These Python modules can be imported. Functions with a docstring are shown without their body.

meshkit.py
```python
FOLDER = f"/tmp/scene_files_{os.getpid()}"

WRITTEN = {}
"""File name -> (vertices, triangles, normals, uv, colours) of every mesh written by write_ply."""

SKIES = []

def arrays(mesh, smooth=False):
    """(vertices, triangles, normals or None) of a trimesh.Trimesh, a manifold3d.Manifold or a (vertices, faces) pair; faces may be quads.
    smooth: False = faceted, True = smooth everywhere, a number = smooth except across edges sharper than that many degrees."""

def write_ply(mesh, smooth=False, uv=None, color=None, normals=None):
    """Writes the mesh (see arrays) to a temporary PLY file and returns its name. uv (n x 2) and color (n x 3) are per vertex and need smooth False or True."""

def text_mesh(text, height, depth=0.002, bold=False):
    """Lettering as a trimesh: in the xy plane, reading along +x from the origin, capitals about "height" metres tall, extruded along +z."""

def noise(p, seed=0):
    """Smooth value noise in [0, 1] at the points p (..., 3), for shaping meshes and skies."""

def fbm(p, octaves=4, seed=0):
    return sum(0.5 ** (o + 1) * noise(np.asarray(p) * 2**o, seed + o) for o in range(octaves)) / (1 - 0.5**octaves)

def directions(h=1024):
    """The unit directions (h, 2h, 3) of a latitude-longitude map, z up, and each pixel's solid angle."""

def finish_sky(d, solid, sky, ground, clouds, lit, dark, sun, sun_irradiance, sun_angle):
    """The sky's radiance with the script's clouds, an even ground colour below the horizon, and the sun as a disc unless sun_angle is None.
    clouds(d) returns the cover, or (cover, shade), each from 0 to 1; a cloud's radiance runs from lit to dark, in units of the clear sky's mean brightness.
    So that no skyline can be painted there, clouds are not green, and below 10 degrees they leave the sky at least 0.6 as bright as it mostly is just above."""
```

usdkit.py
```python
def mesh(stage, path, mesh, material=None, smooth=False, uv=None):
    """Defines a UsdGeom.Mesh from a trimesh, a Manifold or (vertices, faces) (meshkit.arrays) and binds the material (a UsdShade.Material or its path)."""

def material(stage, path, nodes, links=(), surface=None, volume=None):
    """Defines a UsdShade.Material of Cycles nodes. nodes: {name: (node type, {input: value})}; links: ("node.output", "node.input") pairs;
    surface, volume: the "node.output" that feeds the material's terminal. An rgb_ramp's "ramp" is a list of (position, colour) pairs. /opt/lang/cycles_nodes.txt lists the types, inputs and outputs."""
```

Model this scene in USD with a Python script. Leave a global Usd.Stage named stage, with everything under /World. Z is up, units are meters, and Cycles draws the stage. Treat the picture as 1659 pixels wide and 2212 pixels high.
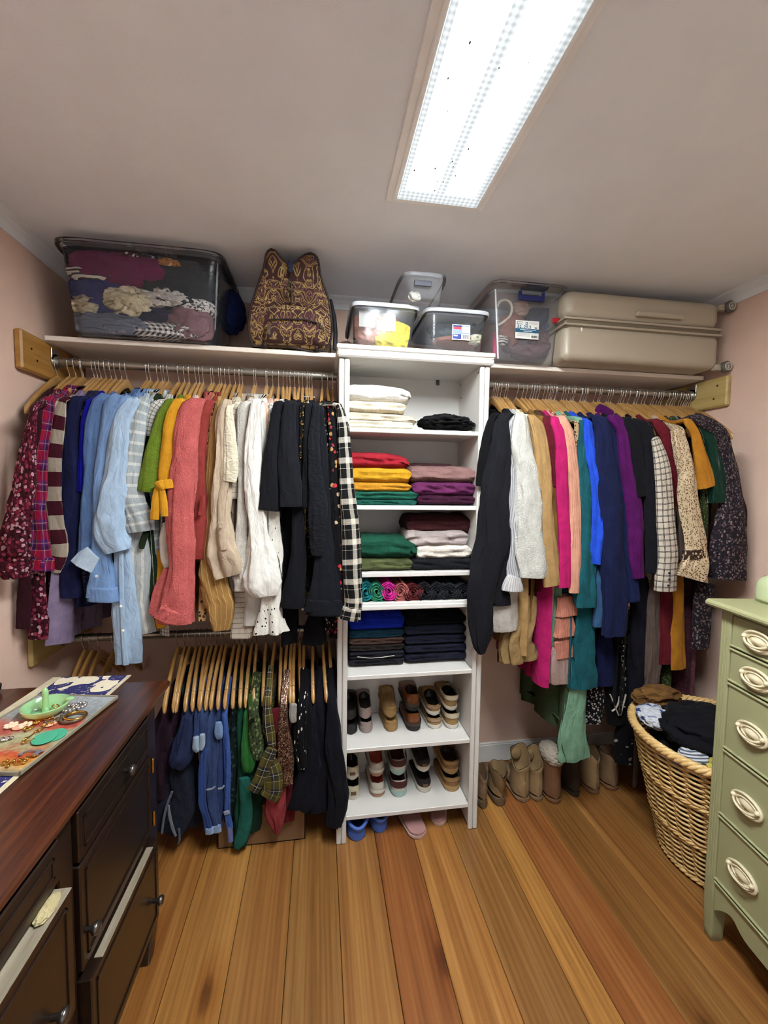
import math, random, numpy as np, trimesh, meshkit, usdkit, manifold3d as m3
from scipy.interpolate import PchipInterpolator
from pxr import Usd, UsdGeom, UsdLux, UsdShade, Gf, Vt, Sdf
PI = math.pi
stage = Usd.Stage.CreateInMemory()
UsdGeom.SetStageUpAxis(stage, 'Z'); UsdGeom.SetStageMetersPerUnit(stage, 1.0)
UsdGeom.Xform.Define(stage, '/World'); UsdGeom.Scope.Define(stage, '/World/Looks')

# ---------------------------------------------------------------- camera, light, exposure
FPX, YAW, PITCH, ROLL, CAMZ = 899.5, math.radians(8.821), math.radians(3.596), math.radians(.7632), 1.5305
EXPOSURE = 2.85
LAMP = 26.0          # radiance of the tubes behind the lens
fw = np.array([math.sin(YAW)*math.cos(PITCH), math.cos(YAW)*math.cos(PITCH), -math.sin(PITCH)])
_r = np.array([math.cos(YAW), -math.sin(YAW), 0]); _u = np.cross(_r, fw)
rt = math.cos(ROLL)*_r + math.sin(ROLL)*_u; up = math.cos(ROLL)*_u - math.sin(ROLL)*_r
CAM = np.array([0, 0, CAMZ])
cam = UsdGeom.Camera.Define(stage, '/World/camera')
cam.CreateHorizontalApertureAttr(36.0); cam.CreateVerticalApertureAttr(48.0)
cam.CreateFocalLengthAttr(36.0*FPX/1659); cam.CreateClippingRangeAttr(Gf.Vec2f(.01, 100))
cam.CreateExposureAttr(EXPOSURE)
_m = Gf.Matrix4d(1)
for i, a in enumerate((rt, up, -fw, CAM)): _m.SetRow(i, Gf.Vec4d(*map(float, a), 1.0 if i == 3 else 0.0))
cam.AddTransformOp().Set(_m)
def ray(px, py): return fw + rt*(px-829.5)/FPX - up*(py-1106)/FPX
def at(px, py, Y):           # the point at depth Y that shows at this place of the photograph
    d = ray(px, py); return CAM + d*(Y/d[1])
def atz(px, py, Z):
    d = ray(px, py); return CAM + d*((Z-CAMZ)/d[2])
def ppm(P): return FPX/float((np.asarray(P)-CAM)@fw)    # pixels per metre at P

# the room
XL, XR, YB, YF, ZC = -1.085, 1.905, 2.13, -.95, 2.45
RODY, RODZ = 1.90, 2.012

# ---------------------------------------------------------------- helpers: prims
_n = {}
def path_of(parent, name):
    k = (parent, name); i = _n.get(k, 0); _n[k] = i+1
    return f'{parent}/{name}' + (f'_{i:03d}' if i else '')
LOC = {}
def tag(prim, label=None, cat=None, group=None, kind=None):
    for k, v in (('label', label), ('category', cat), ('group', group), ('kind', kind)):
        if v: prim.SetCustomDataByKey(k, v)
def thing(name, label, cat, loc=(0, 0, 0), group=None, rotz=0, kind=None):
    p = path_of('/World', name); x = UsdGeom.Xform.Define(stage, p)
    x.AddTranslateOp().Set(Gf.Vec3d(*map(float, loc)))
    if rotz: x.AddRotateZOp().Set(float(rotz))
    LOC[p] = (np.array(loc, float), rotz); tag(x.GetPrim(), label, cat, group, kind)
    return p
def obj(name, geo, mat, parent=None, label=None, local=False, kind=None):
    """One mesh; geometry is given in world coordinates unless local."""
    par = parent or '/World'; p = path_of(par, name)
    v, f, n, uv = geo; v = np.asarray(v, float)
    root = '/'.join(par.split('/')[:3])
    if not local and root in LOC: v = v - LOC[root][0]
    m = UsdGeom.Mesh.Define(stage, p)
    m.CreatePointsAttr(Vt.Vec3fArray.FromNumpy(np.ascontiguousarray(v, np.float32)))
    f = np.asarray(f, np.int32)
    m.CreateFaceVertexCountsAttr(Vt.IntArray.FromNumpy(np.full(len(f), 3, np.int32)))
    m.CreateFaceVertexIndicesAttr(Vt.IntArray.FromNumpy(f.ravel()))
    m.CreateSubdivisionSchemeAttr('none')
    m.CreateNormalsAttr(Vt.Vec3fArray.FromNumpy(np.ascontiguousarray(n, np.float32))); m.SetNormalsInterpolation('vertex')
    if uv is not None:
        UsdGeom.PrimvarsAPI(m).CreatePrimvar('st', Sdf.ValueTypeNames.TexCoord2fArray, 'vertex').Set(Vt.Vec2fArray.FromNumpy(np.ascontiguousarray(uv, np.float32)))
    UsdShade.MaterialBindingAPI.Apply(m.GetPrim()).Bind(mat)
    if label: m.GetPrim().SetCustomDataByKey('label', label)
    if kind: m.GetPrim().SetCustomDataByKey('kind', kind)
    return p
def single(name, geo, mat, label=None, cat=None, group=None, kind=None):
    p = obj(name, geo, mat); tag(stage.GetPrimAtPath(p), label, cat, group, kind); return p
def dup(src, loc, rotz=0, label=None, group=None):
    name = src.rsplit('/', 1)[1]
    p = path_of('/World', name); x = UsdGeom.Xform.Define(stage, p)
    x.GetPrim().GetReferences().AddInternalReference(src); x.GetPrim().SetInstanceable(True)
    x.GetPrim().GetAttribute('xformOp:translate').Set(Gf.Vec3d(*map(float, loc)))
    if rotz: x.GetPrim().GetAttribute('xformOp:rotateZ').Set(float(rotz))
    was = stage.GetPrimAtPath(src).GetCustomData()
    tag(x.GetPrim(), label or was['label'], was['category'], group or was.get('group'))
    return p

# ---------------------------------------------------------------- helpers: geometry  (v, f, n, uv)
def flat(v, f):
    v = np.asarray(v, float); f = np.asarray(f, int)
    if f.shape[1] == 4: f = np.vstack([f[:, [0, 1, 2]], f[:, [0, 2, 3]]])
    t = v[f]; n = np.cross(t[:, 1]-t[:, 0], t[:, 2]-t[:, 0]); n /= np.maximum(np.linalg.norm(n, axis=1, keepdims=True), 1e-12)
    P = t.reshape(-1, 3); N = np.repeat(n, 3, 0)
    ax = np.abs(N).argmax(1); uv = np.where((ax == 0)[:, None], P[:, [1, 2]], np.where((ax == 1)[:, None], P[:, [0, 2]], P[:, [0, 1]]))
    return P, np.arange(len(P)).reshape(-1, 3), N, uv
def soft(mesh, angle=40, uv=None):
    v, f, n = meshkit.arrays(mesh, angle); ax = np.abs(n).argmax(1)
    uv = np.where((ax == 0)[:, None], v[:, [1, 2]], np.where((ax == 1)[:, None], v[:, [0, 2]], v[:, [0, 1]]))
    return v, f, n, uv
def join(gs):
    gs = [g for g in gs if g is not None]; o = 0; F = []
    for g in gs: F.append(np.asarray(g[1])+o); o += len(g[0])
    return np.vstack([g[0] for g in gs]), np.vstack(F), np.vstack([g[2] for g in gs]), np.vstack([g[3] for g in gs])
def move(g, d=(0, 0, 0), R=None, s=None):
    v, f, n, uv = g; v = np.asarray(v, float)
    if s is not None: v = v*np.asarray(s, float); n = n/np.asarray(s, float); n = n/np.linalg.norm(n, axis=1, keepdims=True)
    if R is not None: v = v@R.T; n = n@R.T
    return v+np.asarray(d, float), f, n, uv
def rot(axis, deg):
    return trimesh.transformations.rotation_matrix(math.radians(deg), axis)[:3, :3]
def hull(P): return trimesh.PointCloud(np.asarray(P)).convex_hull
def bx(x0, x1, y0, y1, z0, z1, c=.002):
    """A box with chamfered edges."""
    c = min(c, .45*min(x1-x0, y1-y0, z1-z0)); P = []
    for sx, x in ((1, x0), (-1, x1)):
        for sy, y in ((1, y0), (-1, y1)):
            for sz, z in ((1, z0), (-1, z1)):
                P += [(x, y+sy*c, z+sz*c), (x+sx*c, y, z+sz*c), (x+sx*c, y+sy*c, z)]
    h = hull(P); return flat(h.vertices, h.faces)
def rbox(x0, x1, y0, y1, z0, z1, r=.02, seg=4):
    """A box with rounded edges."""
    s = trimesh.creation.icosphere(2, r).vertices; P = []
    for x in (x0+r, x1-r):
        for y in (y0+r, y1-r):
            for z in (z0+r, z1-r): P.append(s+[x, y, z])
    return soft(hull(np.vstack(P)), 50)
def grid(V, closed=True, uvs=None, capa=False, capb=False):
    """Surface through rings V (n, m, 3); closed joins each ring on itself."""
    V = np.asarray(V, float); n, m = V.shape[:2]
    if closed: V = np.concatenate([V, V[:, :1]], 1); m += 1
    idx = np.arange(n*m).reshape(n, m)
    a, b, c, d = idx[:-1, :-1].ravel(), idx[:-1, 1:].ravel(), idx[1:, 1:].ravel(), idx[1:, :-1].ravel()
    f = np.vstack([np.stack([a, b, c], 1), np.stack([a, c, d], 1)])
    v = V.reshape(-1, 3)
    fn = np.cross(v[f[:, 1]]-v[f[:, 0]], v[f[:, 2]]-v[f[:, 0]]); N = np.zeros_like(v)
    for k in range(3): np.add.at(N, f[:, k], fn)
    N = N.reshape(n, m, 3)
    if closed: N[:, 0] += N[:, -1]; N[:, -1] = N[:, 0]
    for k in (0, -1):
        if np.ptp(V[k], axis=0).max() < 1e-6: N[k] = N[k].sum(0)
    N = N.reshape(-1, 3); N /= np.maximum(np.linalg.norm(N, axis=1, keepdims=True), 1e-12)
    if uvs is None:
        du = np.linalg.norm(np.diff(V, axis=1), axis=2); u = np.concatenate([np.zeros((n, 1)), np.cumsum(du, 1)], 1)
        k = u[:, -1].max(); u = u/np.maximum(u[:, -1:], 1e-9)*k
        dv = np.linalg.norm(np.diff(V, axis=0), axis=2).max(1); w = np.concatenate([[0], np.cumsum(dv)])
        uvs = np.stack([u, np.repeat(w[:, None], m, 1)], -1)
    # outward: flip if the closed volume is negative
    if closed and (np.einsum('ij,ij->i', v[f[:, 0]]-v.mean(0), fn)).sum() < 0: f = f[:, ::-1]; N = -N
    return v, f, N, np.asarray(uvs).reshape(-1, 2)
def sup(th, p):
    c, s = np.cos(th), np.sin(th); return np.sign(c)*np.abs(c)**(2/p), np.sign(s)*np.abs(s)**(2/p)
def lathe(prof, m=28, axis='z', c=(0, 0, 0)):
    th = np.arange(m)*2*PI/m; V = []
    for r, h in prof: V.append(np.stack([r*np.cos(th), r*np.sin(th), np.full(m, h)], -1))
    V = np.array(V)
    if axis == 'y': V = V[..., [0, 2, 1]]
    if axis == 'x': V = V[..., [2, 0, 1]]
    return grid(V+np.asarray(c, float))
def pipe(P, r, m=8, closed=False):
    P = np.asarray(P, float); n = len(P); r = np.broadcast_to(r, n)
    T = np.gradient(P, axis=0) if not closed else np.roll(P, -1, 0)-np.roll(P, 1, 0)
    T /= np.linalg.norm(T, axis=1, keepdims=True)
    ref = np.array([0, 0, 1.]) if abs(T[0, 2]) < .9 else np.array([0, 1., 0]); a = np.cross(T[0], ref); a /= np.linalg.norm(a)
    V = []; th = np.arange(m)*2*PI/m
    for i in range(n):
        a = a-T[i]*(a@T[i]); a /= np.linalg.norm(a); b = np.cross(T[i], a)
        V.append(P[i]+r[i]*(np.cos(th)[:, None]*a+np.sin(th)[:, None]*b))
    if closed: V.append(V[0])
    else: V = [np.repeat(P[:1], m, 0)]+V+[np.repeat(P[-1:], m, 0)]
    return grid(np.array(V))
def ring(c, r, w, axis=(0, 0, 1), m=28):
    th = np.arange(m)*2*PI/m; P = np.stack([r*np.cos(th), r*np.sin(th), 0*th], -1)
    z = np.array(axis, float); z /= np.linalg.norm(z); x = np.cross([0, 1, .3], z); x /= np.linalg.norm(x); y = np.cross(z, x)
    return pipe(P@np.stack([x, y, z])+np.asarray(c), w, 8, True)
def prism(poly, z0, z1, map3=None):
    g = trimesh.creation.extrude_polygon(poly, z1-z0, engine='earcut'); g.apply_translation([0, 0, z0])
    v = np.array(g.vertices)
    if map3 is not None: v = map3(v)
    g2 = trimesh.Trimesh(v, g.faces, process=False)
    if g2.volume < 0: g2.invert()
    return soft(g2, 35)

# ---------------------------------------------------------------- helpers: materials
LOOK = {}
def lin(h):
    if not isinstance(h, str): return tuple(h)
    h = h.lstrip('#'); c = np.array([int(h[i:i+2], 16) for i in (0, 2, 4)])/255
    return tuple(np.where(c <= .04045, c/12.92, ((c+.055)/1.055)**2.4))
def mat(name, nodes, links, surface='p.BSDF'):
    p = path_of('/World/Looks', name); return usdkit.material(stage, p, nodes, links, surface=surface)
def paint(name, col, rough=.5, bump=0, bscale=80, metal=0, coat=0, vary=.06, vscale=6, spec=.5):
    k = (name, col, rough, bump, metal)
    if k in LOOK: return LOOK[k]
    c = np.array(lin(col))
    N = {'g': ('geometry', {}), 'n': ('noise_texture', {'scale': vscale, 'detail': 4.0}),
         'r': ('rgb_ramp', {'ramp': [(.3, tuple(c*(1-vary))), (.7, tuple(np.minimum(c*(1+vary), 1)))]}),
         'p': ('principled_bsdf', {'roughness': rough, 'metallic': metal, 'coat_weight': coat, 'specular_ior_level': spec})}
    L = [('g.position', 'n.vector'), ('n.fac', 'r.fac'), ('r.color', 'p.base_color')]
    if bump:
        N['b'] = ('noise_texture', {'scale': bscale, 'detail': 5.0}); N['bm'] = ('bump', {'strength': .6, 'distance': bump})
        L += [('g.position', 'b.vector'), ('b.fac', 'bm.height'), ('bm.normal', 'p.normal')]
    LOOK[k] = mat(name, N, L); return LOOK[k]
def wood(name, cols, grain=(40, 2.5, 40), rough=.35, coat=.2, knots=0, off=(0, 0, 0), contrast=1.0, bump=.0006, cath=0):
    """Streaky wood, the grain along the axis with the small number."""
    N = {'g': ('texture_coordinate', {}), 'geo': ('geometry', {}), 'm': ('mapping', {'scale': grain, 'location': off}),
         'n': ('noise_texture', {'scale': 1.0, 'detail': 6.0, 'roughness': .6, 'distortion': .6}),
         'm2': ('mapping', {'scale': tuple(6*x for x in grain), 'location': off}), 'n2': ('noise_texture', {'scale': 1.0, 'detail': 3.0}),
         'r': ('rgb_ramp', {'ramp': [(p, lin(c)) for p, c in cols]}),
         'r2': ('rgb_ramp', {'ramp': [(.35, (.72, .72, .72)), (.65, (1.06, 1.06, 1.06))]}),
         'x': ('mix_color', {'blend_type': 'multiply', 'fac': contrast*.6}),
         'bm': ('bump', {'strength': .4, 'distance': bump}),
         'p': ('principled_bsdf', {'roughness': rough, 'coat_weight': coat, 'coat_roughness': .25})}
    L = [('geo.position', 'm.vector'), ('geo.position', 'm2.vector'), ('m.vector', 'n.vector'), ('m2.vector', 'n2.vector'), ('n.fac', 'r.fac'), ('n2.fac', 'r2.fac'),
         ('r.color', 'x.a'), ('r2.color', 'x.b'), ('n2.fac', 'bm.height'), ('bm.normal', 'p.normal')]
    base_ = 'x.result'
    if cath:
        N['wm'] = ('mapping', {'scale': (16, .9, 1), 'location': off}); N['wv'] = ('wave_texture', {'scale': 1.0, 'distortion': 7.0, 'detail': 3.0, 'detail_scale': .9, 'bands_direction': 'x'})
        N['wr'] = ('rgb_ramp', {'ramp': [(0, (.66, .62, .56)), (.35, (.95, .94, .92)), (.8, (1.06, 1.06, 1.06))]}); N['wx'] = ('mix_color', {'blend_type': 'multiply', 'fac': cath})
        L += [('geo.position', 'wm.vector'), ('wm.vector', 'wv.vector'), ('wv.fac', 'wr.fac'), ('x.result', 'wx.a'), ('wr.color', 'wx.b')]; base_ = 'wx.result'
    if knots:
        N['mk'] = ('mapping', {'scale': tuple(knots*k for k in ((1, .35, 1) if grain[1] < grain[0] else (.35, 1, 1))), 'location': off})
        N['v'] = ('voronoi_texture', {'scale': 1.0, 'randomness': 1.0, 'dimensions': '2D'})
        N['kr'] = ('rgb_ramp', {'ramp': [(0, (.14, .08, .05)), (.030, (.3, .18, .1)), (.055, (.72, .58, .46)), (.14, (1, 1, 1))]})
        N['x2'] = ('mix_color', {'blend_type': 'multiply', 'fac': .8})
        L += [('geo.position', 'mk.vector'), ('mk.vector', 'v.vector'), ('v.distance', 'kr.fac'), (base_, 'x2.a'), ('kr.color', 'x2.b'), ('x2.result', 'p.base_color')]
    else: L += [(base_, 'p.base_color')]
    return mat(name, N, L)

FABK = .80
def fab(spec):
    """Cloth: 'kind:#colour,#colour...:scale'. Patterns run in the cloth's own metres (u round, v along)."""
    if spec in LOOK: return LOOK[spec]
    q = spec.lstrip('!').split(':'); kind = q[0]; C = [tuple((1.0 if spec[0] == '!' else FABK*(1.3 if kind == 'denim' else 1.0))*v for v in lin(c)) for c in q[1].split(',')]; s = float(q[2]) if len(q) > 2 else 0
    N = {'t': ('texture_coordinate', {}), 'nz': ('noise_texture', {'scale': 14.0, 'detail': 5.0, 'roughness': .65}),
         'rz': ('rgb_ramp', {'ramp': [(.25, (.80,)*3), (.75, (1.12,)*3)]}),
         'mw': ('mapping', {'scale': (1, .45, 1)}), 'w1': ('noise_texture', {'scale': 30.0, 'detail': 4.0, 'distortion': 1.0}),
         'mul': ('mix_color', {'blend_type': 'multiply', 'fac': 1.0, 'use_clamp_result': True}),
         'bm': ('bump', {'strength': .7, 'distance': .010}),
         'p': ('principled_bsdf', {'roughness': .88, 'sheen_weight': .02, 'sheen_roughness': .5, 'specular_ior_level': .12})}
    L = [('t.UV', 'nz.vector'), ('nz.fac', 'rz.fac'), ('rz.color', 'mul.b'), ('mul.result', 'p.base_color'), ('t.UV', 'mw.vector'), ('mw.vector', 'w1.vector'), ('w1.fac', 'bm.height'), ('bm.normal', 'p.normal')]
    def fract(axis, per, tagn):
        N['sep'] = ('separate_xyz', {}); L.append(('t.UV', 'sep.vector')) if ('t.UV', 'sep.vector') not in L else None
        N['d'+tagn] = ('math', {'math_type': 'multiply', 'value2': 1/per}); N['f'+tagn] = ('math', {'math_type': 'fraction'})
        L.extend([('sep.'+axis, f'd{tagn}.value1'), (f'd{tagn}.value', f'f{tagn}.value1')]); return f'f{tagn}.value'
    def ramp(tagn, fac, stops, soft_=False):
        N['q'+tagn] = ('rgb_ramp', {'ramp': stops, 'interpolate': soft_}); L.append((fac, f'q{tagn}.fac')); return f'q{tagn}.color'
    col = None
    if kind in ('plain', 'denim', 'knit', 'gauze', 'velvet', 'rib', 'cable'):
        N['c'] = ('rgb_ramp', {'ramp': [(0, C[0]), (1, C[-1])]}); L.append(('nz.fac', 'c.fac')); col = 'c.color'
        if kind == 'denim':
            N['dn'] = ('noise_texture', {'scale': 900.0, 'detail': 2.0}); N['dr'] = ('rgb_ramp', {'ramp': [(.35, tuple(x*.7 for x in C[0])), (.7, tuple(min(1, x*1.35+.02) for x in C[-1]))]})
            L += [('t.UV', 'dn.vector'), ('dn.fac', 'dr.fac')]; N['dx'] = ('mix_color', {'fac': .5}); L += [('c.color', 'dx.a'), ('dr.color', 'dx.b')]; col = 'dx.result'
        if kind in ('gauze',):
            N['g1'] = ('noise_texture', {'scale': 130.0, 'detail': 3.0, 'distortion': 1.2}); N['ga'] = ('math', {'math_type': 'multiply_add', 'value2': .9}); L[:] = [l for l in L if l[1] != 'bm.height']
            L += [('t.UV', 'g1.vector'), ('g1.fac', 'ga.value1'), ('w1.fac', 'ga.value3'), ('ga.value', 'bm.height')]
        if kind in ('knit', 'rib', 'cable'):
            N['mk'] = ('mapping', {'scale': {'knit': (1, 1.6, 1), 'rib': (1, .05, 1), 'cable': (1, .7, 1)}[kind]}); N['k'] = ('voronoi_texture', {'scale': s or 120.0, 'feature': 'smooth_f1'})
            N['ka'] = ('math', {'math_type': 'multiply_add', 'value2': -.9}); L[:] = [l for l in L if l[1] != 'bm.height']
            L += [('t.UV', 'mk.vector'), ('mk.vector', 'k.vector'), ('k.distance', 'ka.value1'), ('w1.fac', 'ka.value3'), ('ka.value', 'bm.height')]
            N['bm'] = ('bump', {'strength': .6, 'distance': .006})
            N['kr'] = ('rgb_ramp', {'ramp': [(.2, (1.05,)*3), (.8, (.84,)*3)]}); N['kx'] = ('mix_color', {'blend_type': 'multiply', 'fac': .7}); L += [('k.distance', 'kr.fac'), (col, 'kx.a'), ('kr.color', 'kx.b')]; col = 'kx.result'
        if kind == 'velvet': N['p'][1].update({'sheen_weight': .8, 'sheen_roughness': .3, 'roughness': .6})
    elif kind in ('stripe', 'hstripe'):
        w = float(q[3]) if len(q) > 3 else .5
        col = ramp('u', fract('x' if kind == 'stripe' else 'y', s, 'u'), [(0, C[0]), (w, C[1])])
    elif kind in ('plaid', 'gingham', 'window'):
        if kind == 'gingham': st = [(0, C[0]), (.5, C[1])]
        elif kind == 'window': st = [(0, C[0]), (.72, C[1]), (.79, C[0]), (.86, C[1]), (.94, C[0])]
        else:
            st = [(0, C[0]), (.34, C[1]), (.5, C[-1]), (.53, C[1]), (.62, C[2] if len(C) > 2 else C[0]), (.86, C[-1]), (.88, C[0])]
        a = ramp('u', fract('x', s, 'u'), st); b = ramp('v', fract('y', s*(1.0 if kind != 'plaid' else 1.25), 'v'), st)
        N['pm'] = ('mix_color', {'fac': .5, 'blend_type': 'darken' if kind == 'window' else 'mix'})
        if kind == 'window': N['pm'][1]['fac'] = 1.0
        L += [(a, 'pm.a'), (b, 'pm.b')]; col = 'pm.result'
    elif kind in ('floral', 'dots', 'leopard', 'tweed', 'dash', 'sequin', 'damask'):
        N['vm'] = ('mapping', {'scale': (1, .45, 1) if kind == 'dash' else (1, 1, 1)}); N['vo'] = ('voronoi_texture', {'scale': s})
        N['vn'] = ('noise_texture', {'scale': s*1.3, 'detail': 3.0}); N['vmix'] = ('mix_color', {'fac': .16 if kind != 'dots' else 0.0})
        N['vs'] = ('mapping', {'scale': (1/s*.6,)*3})
        L += [('t.UV', 'vm.vector'), ('vm.vector', 'vo.vector'), ('t.UV', 'vn.vector')]
        N['sc'] = ('separate_color', {}); L.append(('vo.color', 'sc.color'))
        if kind == 'leopard': col = ramp('d', 'vo.distance', [(0, C[2] if len(C) > 2 else C[0]), (.20, C[0]), (.36, C[1])])
        elif kind == 'sequin': col = ramp('d', 'sc.r', [(0, C[0]), (.5, C[1]), (.85, C[-1])]); N['p'][1].update({'metallic': .7, 'roughness': .35})
        else:
            th = float(q[3]) if len(q) > 3 else {'floral': .38, 'dots': .17, 'tweed': .42, 'dash': .22, 'damask': .4}[kind]
            fl = ramp('f', 'sc.r', [(i/max(1, len(C)-1), c) for i, c in enumerate(C[1:])])
            if kind == 'floral':     # petals: the cell edge wobbles
                N['ad'] = ('math', {'math_type': 'multiply_add', 'value2': .5, 'value3': -.25}); N['ae'] = ('math', {'math_type': 'add'})
                N['vn'][1]['scale'] = s*2.6; L += [('vn.fac', 'ad.value1'), ('ad.value', 'ae.value1'), ('vo.distance', 'ae.value2')]; dist = 'ae.value'
            else: dist = 'vo.distance'
            msk = ramp('m', dist, [(0, (1, 1, 1)), (th, (0, 0, 0))])
            N['fx'] = ('mix_color', {'a': C[0]}); L += [(msk, 'fx.fac'), (fl, 'fx.b')]; col = 'fx.result'
    L.append((col, 'mul.a'))
    LOOK[spec] = mat('fabric_'+kind, N, L); return LOOK[spec]
def plastic(name, tint=(.93, .95, .97), haze=.10, rough=.12):
    if name in LOOK: return LOOK[name]
    N = {'t': ('transparent_bsdf', {'color': tint}), 'd': ('principled_bsdf', {'base_color': (.75, .78, .82), 'roughness': .4}), 'g': ('glossy_bsdf', {'roughness': rough, 'color': (1, 1, 1)}),
         'f': ('fresnel', {'IOR': 1.2}), 'a': ('mix_closure', {'fac': haze}), 'b': ('mix_closure', {})}
    LOOK[name] = mat(name, N, [('t.BSDF', 'a.closure1'), ('d.BSDF', 'a.closure2'), ('f.fac', 'b.fac'), ('a.closure', 'b.closure1'), ('g.BSDF', 'b.closure2')], 'b.closure')
    return LOOK[name]

# ---------------------------------------------------------------- helpers: cloth
def fold(P, seed, oct_=3): return 2*meshkit.fbm(np.asarray(P)+seed*7.31, oct_, seed)-1
def tube(P, wa, wb, n=36, m=32, seed=0, amp=.16, pleat=0, sq=2.4, hole=True, lift=.6, bdir=(0, 1, 0)):
    """A hanging tube of cloth (sleeve, leg, rolled cuff) along points P with half-widths wa across and wb in depth, open at its lower end."""
    P = np.asarray(P, float); k = len(P); t = np.concatenate([[0], np.cumsum(np.linalg.norm(np.diff(P, axis=0), axis=1))]); Lt = t[-1]
    wa = np.broadcast_to(np.asarray(wa, float), k); wb = np.broadcast_to(np.asarray(wb, float), k)
    T = np.linspace(0, Lt, n)
    C = PchipInterpolator(t, P)(T); A = PchipInterpolator(t, wa)(T); B = PchipInterpolator(t, wb)(T)
    D = np.gradient(C, axis=0); D /= np.linalg.norm(D, axis=1, keepdims=True)
    th = np.arange(m)*2*PI/m; ca, sa = sup(th, sq); V = []; rng = np.random.RandomState(seed+11); ph = rng.rand(4)*6.28
    b0 = np.asarray(bdir, float) if bdir != 'x' else None
    def rg(c, d, a, b, z):
        bb = b0-d*(b0@d) if bdir != 'x' else np.cross([1., 0, 0], d); bb /= np.linalg.norm(bb); aa = np.cross(d, bb)
        q = np.stack([np.cos(th)*1.7, np.sin(th)*1.7, np.full(m, z*7.0)], -1)
        q2 = np.stack([np.cos(th)*2.6+z*5, np.sin(th)*2.6+z*3, np.full(m, z*9.0)], -1); q3 = np.stack([np.cos(th)*2.2, np.sin(th)*2.2, np.full(m, z*2.2)], -1)
        h = amp*.7*fold(q, seed)+amp*1.1*(.55-1.6*np.abs(fold(q2, seed+31, 2)))+amp*1.3*(.5-1.7*np.abs(fold(q3, seed+57, 2)))
        if pleat: h = h+1.6*pleat*np.sin(4*th+ph[0]+2.2*np.sin(z*8+ph[1]))*min(1, .35+z/max(Lt, .01))+.8*pleat*np.sin(9*th+ph[2]+1.5*np.sin(z*13+ph[3]))
        r = 1+h
        c = c+aa*a*amp*.8*math.sin(z*15+ph[1])*min(1, z/.06)
        return c+aa*(a*ca*r)[:, None]+bb*(b*sa*r)[:, None]
    for sc, dz in ((.02, .9), (.55, .7), (.85, .35)): V.append(rg(C[0]-D[0]*A[0]*lift*dz, D[0], A[0]*sc, B[0]*sc, 0))
    for i in range(n): V.append(rg(C[i], D[i], A[i], B[i], T[i]))
    if hole:
        V.append(rg(C[-1]+D[-1]*.0012, D[-1], A[-1]*.93, B[-1]*.9, Lt)); V.append(rg(C[-1]-D[-1]*min(.05, Lt*.4), D[-1], A[-1]*.72, B[-1]*.62, Lt)); V.append(rg(C[-1]-D[-1]*min(.05, Lt*.4), D[-1], A[-1]*.01, B[-1]*.01, Lt))
    else:
        for sc, dz in ((.85, .25), (.5, .45), (.02, .5)): V.append(rg(C[-1]+D[-1]*A[-1]*dz, D[-1], A[-1]*sc, B[-1]*sc, Lt))
    return grid(np.array(V))
HOOK, DROP, HALF = .058, .165, .215
def arm_z(a): return -HOOK-DROP*(np.minimum(np.abs(a), HALF+.03)/HALF)**1.25
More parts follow.
